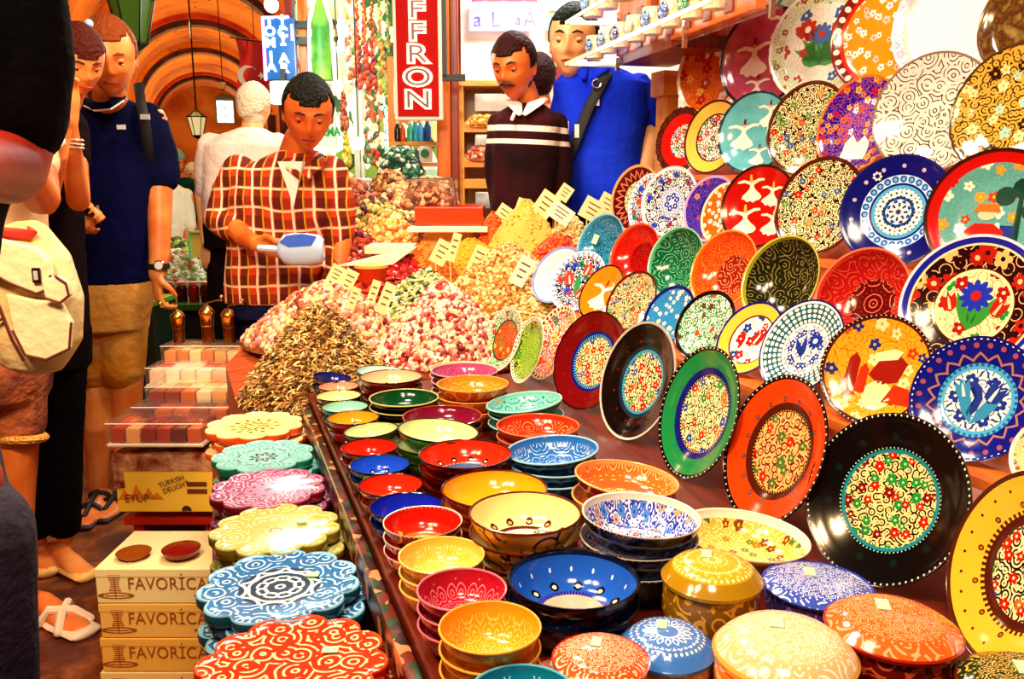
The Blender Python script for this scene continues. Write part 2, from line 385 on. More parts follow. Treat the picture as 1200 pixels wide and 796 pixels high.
# ---------------------------------------------------------------- the setting
def setting():
    g = NT('floor_stone', .55); o = g.obj(); n = g.noise(o, 5, 6, .65); v = g.vor(o, 9, 1)
    g.col(g.ramp(n, ['#1c0804', '#5a220c', '#94501c', '#3c1408'], False, [.25, .45, .6, .78])); g.bump(g.ma('ADD', n, g.ma('MULTIPLY', v.outputs['Distance'], .3)), .3, .01)
    tag(MB().box((0, 22, -.05), (14, 48, .1)).build('floor', g.m, smooth=False), kind='structure')
    # painted vault: bays between dark transverse ribs
    g = NT('vault_paint', .8); o = g.obj(); sp = g.n('ShaderNodeSeparateXYZ'); g.put(sp.inputs[0], o)
    n = g.noise(o, .8, 5, .6); c = g.ramp(n, ['#b3560f', '#e8921f', '#f3b43a'], False, [.3, .5, .72])
    sm = g.noise(o, 2.2, 3, .7); c = g.mix(g.gt(sm, .66), c, H('#7a1f0c'))
    g.col(c); vp = g.m
    m = MB(); RV = 2.25; ZS = 3.35; cx = -.12; N = 28
    arc = [(cx + RV*math.cos(PI*i/N), ZS + RV*math.sin(PI*i/N)) for i in range(N+1)]; arco = [(cx + (RV+.3)*math.cos(PI*i/N), ZS + (RV+.3)*math.sin(PI*i/N)) for i in range(N+1)]
    for y0, y1 in ((7, 46),):
        vs = [(x, y0, z) for x, z in arc] + [(x, y1, z) for x, z in arc] + [(x, y0, z) for x, z in arco] + [(x, y1, z) for x, z in arco]; L = N+1
        fs = [(i, i+1, L+i+1, L+i) for i in range(N)] + [(2*L+i, 3*L+i, 3*L+i+1, 2*L+i+1) for i in range(N)] + [(i, 2*L+i, 2*L+i+1, i+1) for i in range(N)]
        m.add(vs, fs)
    tag(m.build('ceiling', vp), kind='structure')
    rib = mat('rib_paint', '#2b0a06', .7, var=('#5a1a08', 3)); red = mat('rib_red', '#a81d0c', .7, var=('#d4480f', 2))
    for k, y in enumerate((9.5, 15, 20.5, 26, 31.5, 40)):
        for (w_, d_, ro, mt) in ((.45, .26, 0, rib), (.9, .12, .0, red if k % 2 else vp)):
            m = MB(); ri = RV-d_; vs = []; fs = []
            for i in range(N+1):
                a = PI*i/N
                for (rr, yy) in ((ri, y-w_/2), (ri, y+w_/2), (RV+.02, y+w_/2), (RV+.02, y-w_/2)): vs.append((cx+rr*math.cos(a), yy, ZS+rr*math.sin(a)))
            for i in range(N):
                b = i*4
                for q in range(4): fs.append((b+q, b+(q+1) % 4, b+4+(q+1) % 4, b+4+q))
            m.add(vs, fs)
            if mt is rib:
                for sx in (-1, 1): m.box((cx+sx*(RV-d_/2), y, ZS/2), (d_, w_, ZS))
            tag(m.build('trim_%d' % (k*2+1+(0 if mt is rib else 1)), mt), kind='structure')
    wl = mat('plaster_red', '#8e2410', .8, var=('#d8701c', 1.2), bump=(6, .2))
    tag(MB().box((cx-RV-.1, 26.5, 1.7), (.2, 39, 3.4)).build('wall_left', wl, smooth=False), kind='structure')
    tag(MB().box((cx+RV+.1, 26.5, 1.7), (.2, 39, 3.4)).build('wall_right', wl, smooth=False), kind='structure')
    ev = mat('end_plaster', '#d6963c', .8, var=('#a8501c', .7))
    tag(MB().box((cx, 46.1, 2.9), (6, .2, 6)).build('wall_back', ev, smooth=False), kind='structure')
    sky = mat('bright_daylight', '#dff6ff', .5, emit=3.2)
    p = PT(264, 131, 43.3)
    wm = MB().box((p.x, 45.9, p.z), (.92, .14, 1.1)).prism([(p.x+.46*math.cos(PI*i/10), p.z+.55+.3*math.sin(PI*i/10)) for i in range(11)], 'y', 45.83, 45.97)
    wo = tag(wm.build('window_1', mat('frame_grey', '#5d5a3e', .6), smooth=False), kind='structure')
    pm = MB()
    for i in (-1, 1):
        for k in range(3): pm.box((p.x+i*.2, 45.8, p.z-.34+k*.36), (.36, .03, .32))
    pm.build('window_pane', sky, wo, smooth=False)
    fw = mat('arcade_facade', '#6b1a0c', .8, var=('#c25a18', 1.5))
    # near side walls on both sides of the shops
    tag(MB().box((-3.2, 4.5, 2.2), (.2, 8, 4.4)).build('wall_left', fw, smooth=False), kind='structure')
    tag(MB().box((3.4, 5.5, 2.6), (.2, 8, 5.2)).build('wall_right', mat('shop_pink', '#f3c9ae', .7), smooth=False), kind='structure')
    tag(MB().box((-2.84, 8.4, 2.6), (.92, .2, 5.2)).build('wall_left', fw, smooth=False), kind='structure')
    # spandrel over the vault's mouth
    m = MB()
    for i in range(N):
        (x0, z0), (x1, z1) = arc[i], arc[i+1]
        m.add([(x0, 6.9, z0), (x1, 6.9, z1), (x1, 6.9, 7), (x0, 6.9, 7), (x0, 7.05, z0), (x1, 7.05, z1), (x1, 7.05, 7), (x0, 7.05, 7)], [(0,1,2,3), (7,6,5,4), (0,4,5,1)])
    tag(m.build('trim_20', fw, smooth=False), kind='structure')
setting()
# ---------------------------------------------------------------- pottery stall
TZ = .84
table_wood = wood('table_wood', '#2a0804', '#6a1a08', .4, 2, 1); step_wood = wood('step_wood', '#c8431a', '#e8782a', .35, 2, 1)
t_ = empty('display_table', (.8, 1.25, 0)); tag(t_, 'long red wooden display table carrying the glazed bowls and leaning plates', 'table')
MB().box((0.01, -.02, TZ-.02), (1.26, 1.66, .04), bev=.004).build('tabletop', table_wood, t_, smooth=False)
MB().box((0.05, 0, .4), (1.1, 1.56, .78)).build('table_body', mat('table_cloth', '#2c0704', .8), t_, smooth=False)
ROWS = {1: (.72, TZ), 2: (.89, .982), 3: (1.02, 1.056), 4: (1.26, 1.167), 5: (1.38, 1.35), 6: (1.5, 1.54), 7: (1.62, 1.74)}
rk = empty('plate_rack', (1.2, 1.5, TZ)); tag(rk, 'orange stepped wooden rack rising from the table, filled with leaning plates', 'rack')
for k in range(2, 8):
    vx, vz = ROWS[k]
    MB().box((vx+.008-1.2, -.13 if k < 4 else .1, vz-.008-TZ), (.05, 1.66 if k < 4 else 2.1, .014)).build('step', step_wood, rk, smooth=False)
m = MB(); bp = [(.9, TZ), (1.07, .97), (1.25, 1.05), (1.42, 1.16), (1.55, 1.35), (1.68, 1.53), (1.8, 1.74), (1.82, 2.1)]
for q, y0, y1 in ((bp[:4], -.95, .7), (bp[3:], -.95, 1.15)): m.prism([(x-1.2, z-TZ) for x, z in q] + [(x-1.2+.02, z-TZ) for x, z in reversed(q)], 'y', y0, y1)
m.build('back_board', step_wood, rk, smooth=False)
# cups of edging between trivets and bowls: a carved wooden divider
CAMUP = FW*math.sin(PITCH) + UP*math.cos(PITCH)
def frame_from(n, up=UP):
    y = (up - n*up.dot(n)).normalized(); x = y.cross(n); return Matrix((x, y, n)).transposed()
def fit(cx, cy, maj, mi, rot, k):
    v, zk = ROWS[k]; d = ray(cx, cy); w_ = d.normalized(); a = R(rot)
    m = RT*(-math.cos(a)) + CAMUP*math.sin(a); m = (m - w_*m.dot(w_)).normalized()
    ct = min(.99, mi/maj); n = -w_*ct + m*math.sqrt(1-ct*ct)
    if n.z < .12: n = (n + UP*(.12-n.z)).normalized()
    e = -(UP - n*n.z).normalized()
    t = v/(d.x + maj/2000*e.x); Rr = maj/2000*t; c = C0 + d*t; dz = zk + .004 - (c.z + Rr*e.z); c.z += dz
    return c, n, Rr, dz
C_ = dict(cream='#f3dca0', white='#f4efe2', navy='#0d1370', blue='#1f4fc4', sky='#4aa6d8', teal='#14808c', red='#c01208', dred='#6d0608', orange='#f06a0c', yel='#f5b62e', green='#178a35', dgreen='#064222', blk='#0a0606', pink='#d06a8c', brown='#4a140a', lime='#86b81c', aqua='#9fdccb')
def z_(*zs): return list(zs)
c_ = C_
FLO = lambda sc=5, bg='cream', ln='blk', dens=.75, cols=('#c01208', '#178a35', '#c01208', '#1c3fa8', '#f0661a'): ('f', c_[bg], c_[ln], list(cols), sc, dens)
GL = {
 'maroon': z_((.5, FLO(5)), (.56, ('t', c_['navy'], c_['sky'], 60)), (.62, ('s', c_['navy'])), (.94, ('d', c_['dred'], '#8a0a0c', 10, .1)), (1, ('s', c_['dred']))),
 'black': z_((.5, FLO(5)), (.55, ('t', c_['teal'], c_['sky'], 60)), (.62, ('s', '#0b2a3c')), (.8, ('d', c_['blk'], c_['dred'], 12, .12)), (1, ('s', c_['blk']))),
 'green': z_((.58, FLO(5, 'cream', 'dgreen')), (.61, ('d', c_['blk'], c_['white'], 70)), (.7, ('s', c_['navy'])), (.76, ('d', '#128040', c_['blk'], 14, .4, c_['sky'])), (.95, ('s', '#128040')), (1, ('s', c_['blk']))),
 'orange': z_((.54, ('f', '#f2b066', c_['dred'], ['#c01208', '#c01208', '#3a6a20'], 4.5, .6)), (.57, ('d', c_['blk'], c_['yel'], 70)), (.66, ('s', c_['brown'])), (.74, ('d', '#ec3c08', c_['dred'], 15, .4, c_['teal'])), (.95, ('s', '#ec3c08')), (1, ('s', c_['blk']))),
 'ebony': z_((.56, ('f', '#f3d48c', c_['blk'], ['#c01208', '#178a35', '#7c0a10', '#178a35', '#c01208'], 6, .85)), (.6, ('s', c_['teal'])), (.63, ('d', c_['blk'], c_['aqua'], 80)), (.85, ('d', c_['blk'], '#0a1a12', 11, .2)), (1, ('s', c_['blk']))),
 'yellow': z_((.5, FLO(5)), (.6, ('s', c_['brown'])), (.64, ('t', c_['brown'], c_['yel'], 60)), (.74, ('d', c_['yel'], c_['brown'], 12, .32, c_['orange'])), (.96, ('d', c_['yel'], c_['dred'], 24, .08)), (1, ('s', c_['brown']))),
 'greenred': z_((.6, ('f', '#e8571a', c_['dred'], ['#f5b62e', '#178a35', '#c01208'], 5, .8)), (.65, ('s', c_['dgreen'])), (.92, ('f', '#2f8a2c', c_['white'], ['#f3dca0', '#c01208'], 4, .6)), (1, ('d', c_['white'], c_['blk'], 40))),
 'lime': z_((.6, ('c', c_['lime'], c_['dgreen'], 3)), (.9, ('f', '#a8c83a', c_['dgreen'], ['#4a140a', '#178a35'], 4, .5)), (1, ('d', c_['white'], c_['blk'], 46))),
 'redscene': z_((.88, ('f', '#d8260e', c_['white'], ['#f5b62e', '#1c7a60', '#f3dca0', '#e8571a'], 3.2, .8)), (1, ('d', c_['cream'], c_['dred'], 36, .4))),
 'whiteblue': z_((.93, ('c', c_['white'], '#3644a0', 5, .28)), (1, ('s', '#7d8fe0'))),
 'navytulip': z_((.86, ('f', '#10135c', c_['white'], ['#c8402c', '#1f7a4a', '#c8402c', '#2a48c8'], 3.2, .85)), (1, ('t', c_['white'], '#8f9ad8', 30))),
 'oranged': z_((.95, ('n', '#f08a12', 4, ['#ee6a0a'])), (1, ('s', c_['blk']))),
 'bwfloral': z_((.93, ('f', '#160c08', c_['cream'], ['#c01208', '#c8401c', '#4a8a40', '#f08a3a', '#2c5a9c'], 4.8, .5, .8, '#f5c060')), (1, ('s', c_['brown']))),
 'bluefloral': z_((.9, ('f', '#2f86c0', '#124a90', ['#f3efe2', '#f3efe2', '#cfe7a0'], 4.5, .6, .3, '#d84a10')), (1, ('s', c_['navy']))),
 'greenwhite': z_((.9, ('f', '#0f7a2c', c_['white'], ['#f4efe2', '#c03a10', '#5a2010'], 4, .75)), (1, ('s', c_['blk']))),
 'yelrim': z_((.64, ('f', c_['white'], '#c8401c', ['#c01208', '#c01208', '#123a8a'], 2.8, .8, .15)), (.68, ('s', c_['dred'])), (.95, ('s', '#f2bc40')), (1, ('s', c_['navy']))),
 'bluedia': z_((.52, ('m', 7, ('f', c_['white'], '#16308c', ['#16308c', '#2a7ab0'], 4, .7, .4))), (.55, ('s', c_['white'])), (.93, ('x', '#0c1440', '#2c7f8c', 18, 2, c_['white'])), (.97, ('s', c_['white'])), (1, ('s', c_['navy']))),
 'scene': z_((.93, ('f', '#f0a020', '#b0480c', ['#8e1408', '#1d2a7a', '#f3dca0', '#d83410'], 3.2, .55, .25)), (1, ('s', c_['brown']))),
 'bluebig': z_((.5, ('m', 6, ('f', c_['white'], '#123a9a', ['#16308c', '#2a8ab0', '#3a0c10'], 3.5, .8, .45))), (.55, ('s', c_['sky'])), (.6, ('t', '#1c5f9c', c_['sky'], 40)), (.8, ('z', '#0e1480', '#b0705a', 18)), (.94, ('d', '#0e1480', '#a04a5a', 26, .3)), (1, ('d', c_['navy'], c_['white'], 60))),
 'creamfine': z_((.9, ('f', c_['cream'], '#c8861c', ['#c01208', '#178a35'], 6, .4, .3)), (1, ('s', c_['white']))),
 'blueb': z_((.5, ('c', '#0c5f86', '#5fc0d0', 3.1)), (.94, ('c', '#1678a6', '#78c8dc', 3.7)), (1, ('s', '#4ab0d8'))),
 'redb': z_((.52, ('c', '#9c0c0a', '#2a0406', 3.1)), (.94, ('c', '#d01c0e', '#8a0c08', 3.1, .25)), (1, ('s', '#e8502c'))),
 'greenb': z_((.94, ('c', '#0a5c34', '#7fd0a0', 3.1)), (1, ('s', '#5cc890'))),
 'orangeb': z_((.5, ('c', '#8e1a0a', '#e8a070', 3.1)), (.94, ('c', '#e8480c', '#f5a040', 3.7, .22)), (1, ('s', '#f0700c'))),
 'dkgreenb': z_((.94, ('c', '#1a1c08', '#8a7a3c', 3.1)), (1, ('s', '#a0a828'))),
 'crimsonb': z_((.5, ('m', 8, ('c', '#5c0608', '#e87050', 2.5))), (.94, ('c', '#b01412', '#e8603c', 3.1, .25)), (1, ('s', '#e83c24'))),
 'bigtulip': z_((.5, ('f', c_['cream'], '#c8401c', ['#a01010', '#178a35', '#a01010'], 3.5, .7, .2)), (.54, ('s', c_['cream'])), (.56, ('s', c_['brown'])), (.86, ('f', '#25060a', '#f0b870', ['#b01a10', '#f0b870', '#b01a10'], 2.6, .8, .25)), (.89, ('s', c_['cream'])), (.97, ('s', '#1a1c9a')), (1, ('d', c_['white'], c_['navy'], 40))),
 'redbrown': z_((.55, ('m', 6, FLO(4))), (.93, ('z', '#4a0c0a', '#d86a50', 22)), (1, ('s', '#e09050'))),
 'whitenavy': z_((.45, ('m', 6, ('f', c_['white'], '#2340a8', ['#1c2f9c', '#3c8ac0'], 4, .7))), (.92, ('f', '#161050', c_['white'], ['#f4efe2', '#2a48c8', '#f4efe2', '#8a2440'], 4, .9, .7)), (1, ('s', c_['white']))),
 'blueorn': z_((.5, ('s', '#2a1a80')), (.93, ('f', '#1c1c96', '#6a3aa0', ['#c03a40', '#d08a60'], 4, .5)), (1, ('s', '#c89ad0'))),
 'orangeflw': z_((.93, ('f', '#e0600e', '#b8380a', ['#f4efe2', '#f4efe2'], 4.5, .9, .12, '#4a0c0a')), (1, ('s', c_['cream']))),
 'reddv': z_((.94, ('n', '#c41008', 5, ['#a00c08'])), (1, ('s', c_['brown']))),
 'navyrose': z_((.42, ('m', 8, ('f', '#0f2f6c', c_['white'], ['#1d5fc8', '#3cb0b8', '#f4efe2'], 4, .8))), (.48, ('s', c_['sky'])), (.52, ('s', c_['navy'])), (.66, ('d', '#bfe0f0', '#1f50b8', 26, .42, '#7ab8e0')), (.96, ('d', '#0d0f6a', '#c8a8c8', 14, .12)), (1, ('s', '#0a0a50'))),
 'tealscene': z_((.8, ('f', '#58a09a', '#7ab4a0', ['#e8401c', '#f5962e', '#f4efe2', '#c01208'], 4, .7, .2, '#f5c62e')), (.95, ('s', '#c41008')), (1, ('s', c_['brown']))),
 'redruf': z_((.5, FLO(4, 'white')), (.8, ('s', '#d0120c')), (1, ('f', '#25100c', '#7a2010', ['#5a2410'], 5, .5))),
 'yelbw': z_((.62, ('f', c_['white'], '#5a1a10', ['#c01208', '#5a1a10', '#178a35'], 4, .8)), (.66, ('s', c_['brown'])), (.95, ('s', '#f0bc4c')), (1, ('s', c_['brown']))),
 'tealdv': z_((.94, ('n', '#3f9aa6', 4, ['#73c0c8'])), (1, ('s', '#12383c'))),
 'bluecity': z_((.55, ('f', '#2230b8', '#e0601c', ['#e05a18', '#f0b060', '#f4efe2'], 5, .9)), (.95, ('f', '#16128c', '#c84a10', ['#e8701a', '#c01208', '#f0a030'], 5, .85, .4)), (1, ('s', '#c85a10'))),
 'whiteswirl': z_((.98, ('c', '#ead8c8', '#3a2030', 3.7, .42)), (1, ('s', '#6a5040'))),
 'goldblk': z_((.97, ('f', '#d8a23c', '#2c1606', ['#f0d89c', '#9fd0c0', '#2c1606'], 4, .7, .55)), (1, ('s', '#4a2c0c'))),
 'orangesc': z_((.93, ('f', '#ee6c10', '#c02408', ['#d81c0c', '#f5c040', '#f4efe2', '#c01208'], 3, .7, .3)), (1, ('s', '#f6e2b4'))),
 'pinkdv': z_((.95, ('n', '#a81c38', 4, ['#c85a84'])), (1, ('s', '#2c0c14'))),
 'whitefl': z_((.74, ('f', '#eceadf', '#8fb8a0', ['#b8402c', '#3a5aa0', '#4a9a50', '#8fa0c8'], 3, .7, .12)), (.77, ('s', '#c8e0b8')), (.95, ('f', '#e2e2c4', '#6a9a50', ['#a0402c', '#7a9a40', '#8a7a5a'], 6, .8, .3)), (1, ('s', '#f4efe2'))),
 'orangefl': z_((.8, ('f', '#f08a12', '#f0a030', ['#f4efe2', '#f4efe2', '#f0b8a0'], 5.5, .75, .1, '#9a2c3a')), (.86, ('s', '#c8200e')), (.97, ('d', '#7a1a14', '#f8ecd8', 30, .46)), (1, ('s', '#6a1810'))),
 'lilac': z_((.8, ('c', '#e9e4f2', '#a8a0c8', 8, .25)), (.84, ('s', '#f4d8b8')), (1, ('f', '#e4def0', '#b0a0b8', ['#c8b8c8', '#a8b8e0'], 5, .5, .3))),
 'amber': z_((1, ('n', '#c8963c', 3, ['#4a2408', '#e8c060']))),
 'tealw': z_((.9, ('f', '#dfe8e2', '#4a8a8c', ['#3a6a8c', '#a85a3c', '#3a4a5c'], 3, .8)), (1, ('s', '#c8e4dc'))),
 'lgreen': z_((.6, ('c', '#c4e8c8', '#3a9a60', 6)), (.8, ('s', '#dff2dc')), (.92, ('s', '#38a868')), (1, ('s', '#c8e8c8'))),
}
MOTIF = {'oranged': (dervish(-.05, -.1, 1.05, -.1), ['#f7ecd4', '#c86a3c', '#a01408']),
 'reddv': (dervish(-.3, .42, .62, .1) + dervish(.25, .3, .55, -.1) + dervish(-.35, -.35, .72, .15) + dervish(.38, -.38, .6, -.1), ['#f7e6c4', '#e0a070', '#f5b62e']),
 'pinkdv': (dervish(-.25, .0, .75, .05) + dervish(.35, .55, .6, -.1) + dervish(-.1, -.62, .5, 0), ['#f8e8dc', '#d88a6a', '#7a1018']),
 'tealdv': (dervish(-.35, -.05, .72, .0) + dervish(.32, .42, .62, -.1) + dervish(.15, -.55, .5, 0), ['#f4ecd8', '#d8a080', '#6a1410']),
 'navytulip': (tulip(-.35, -.1, .5, .5) + tulip(.1, .25, .5, -.2) + tulip(.05, -.5, .45, -.6) + leaf(0, -.5, .9, .2) + leaf(.3, -.4, .8, -.5), ['#d8402c', '#f4d8c8', '#2f8a50']),
 'whitefl': (sprig(2, 0, 1, .95) + tulip(.35, .05, .45, -.5, 0, 3) + flower(-.3, .3, .2, 8, 0, 3), ['#b8381c', '#4466a8', '#4c9a50', '#f4efe2']),
 'bigtulip': (leaf(0, -.35, .6, .5) + leaf(0, -.35, .6, -.5) + leaf(0, -.35, .5, 0) + flower(.0, .15, .24, 11, 3, 0) + tulip(-.3, -.1, .32, .4, 0, 1) + tulip(.3, -.1, .32, -.4, 0, 1) + flower(-.62, .25, .12, 7, 0, 1) + flower(-.1, .68, .12, 7, 0, 1) + flower(.55, .4, .12, 7, 0, 1), ['#b01a10', '#f0c890', '#2f8a30', '#1a2cae']),
 'bluebig': (leaf(0, -.4, .75, .5, 1) + leaf(0, -.4, .75, -.5, 1) + curl(-.05, -.3, .6, .2, 0) + tulip(.18, .0, .4, -.35, 0, 2) + tulip(-.2, .0, .35, .4, 1, 2), ['#16308c', '#2f8ab8', '#f4efe2']),
 'scene': ([(place([(-.12, -.3), (-.1, .3), (0, .42), (.1, .3), (.12, -.3)], -.45, -.15, 1), 0, .005), (place([(-.1, -.25), (-.08, .2), (0, .3), (.08, .2), (.1, -.25)], -.24, -.2, 1), 1, .005),
            (place([(-.35, -.1), (-.2, .2), (.1, .35), (.3, .2), (.2, -.15), (-.1, -.25)], .2, 0, 1), 0, .005), (place(circ(10), .1, -.45, .28), 2, .005), (place([(-.25, -.2), (-.1, .15), (.2, .1), (.3, -.2)], .45, -.35, 1), 1, .006), (place([(0, 0), (.5, .12), (.6, .3), (.4, .35), (.0, .2)], -.1, .15, .8), 2, .007)], ['#8e1408', '#d82c0c', '#f3dca0']),
 'tealscene': ([(place([(-.05, -.6), (-.03, .2), (.03, .2), (.06, -.6)], .32, .15, 1), 0, .005)] + [(place(circ(10), x, y, .15), 0, .006) for x, y in ((.1, .3), (.32, .42), (.52, .3), (.5, .08))] +
               [(place([(-.3, -.35), (-.28, .0), (-.15, .12), (.12, .12), (.28, .0), (.3, -.35)], -.12, -.25, 1), 1, .007), (place(circ(10, .08, .13), -.12, 0, 1), 2, .008), (place([(-.2, 0), (-.14, .13), (.14, .13), (.2, 0)], -.12, .05, 1), 3, .009), (place([(-.1, -.3), (-.1, .1), (.1, .1), (.12, -.3)], .2, -.25, 1), 4, .006)], ['#083c30', '#cc1408', '#f2c8a0', '#f06a1c', '#16308c']),
 'orangesc': (flower(-.3, .3, .2, 5, 0, 1) + flower(.1, .5, .15, 5, 0, 1) + leaf(.3, -.3, .6, .2, 2) + tulip(.3, .1, .5, -.1, 1, 0) + flower(-.2, -.3, .15, 5, 0, 1), ['#c8180c', '#f4e8d4', '#3a4a6a']),
 'yelrim': (tulip(.1, -.1, .5, -.3, 0, 1) + curl(-.3, -.3, .5, .3, 0) + curl(.2, .1, .3, -.6, 0), ['#c01c10', '#f4e8d4']),
 'navyrose': ([(place(circ(6), -.45+.06*math.cos(q), .62+.06*math.sin(q), .025), 0, .006) for q in [PI*i/3.5 for i in range(7)]], ['#f4efe2']),
 'blueorn': ([], []), 'tealw': (tulip(-.2, -.4, .7, .3, 0, 1) + leaf(.1, -.3, .9, -.3, 2), ['#7a4a3c', '#e8e0d0', '#3f6f70']),
 'bluecity': ([(place([(-.3, -.35), (-.3, 0), (-.15, .18), (0, .0), (.15, .15), (.3, 0), (.3, -.35)], 0, -.35, 1), 0, .006)], ['#f4efe2']),
 'bluedia': (leaf(0, -.2, .5, .7, 0) + leaf(0, -.2, .5, .2, 0) + flower(.18, .2, .18, 9, 0, 1), ['#16308c', '#f4efe2']),
}
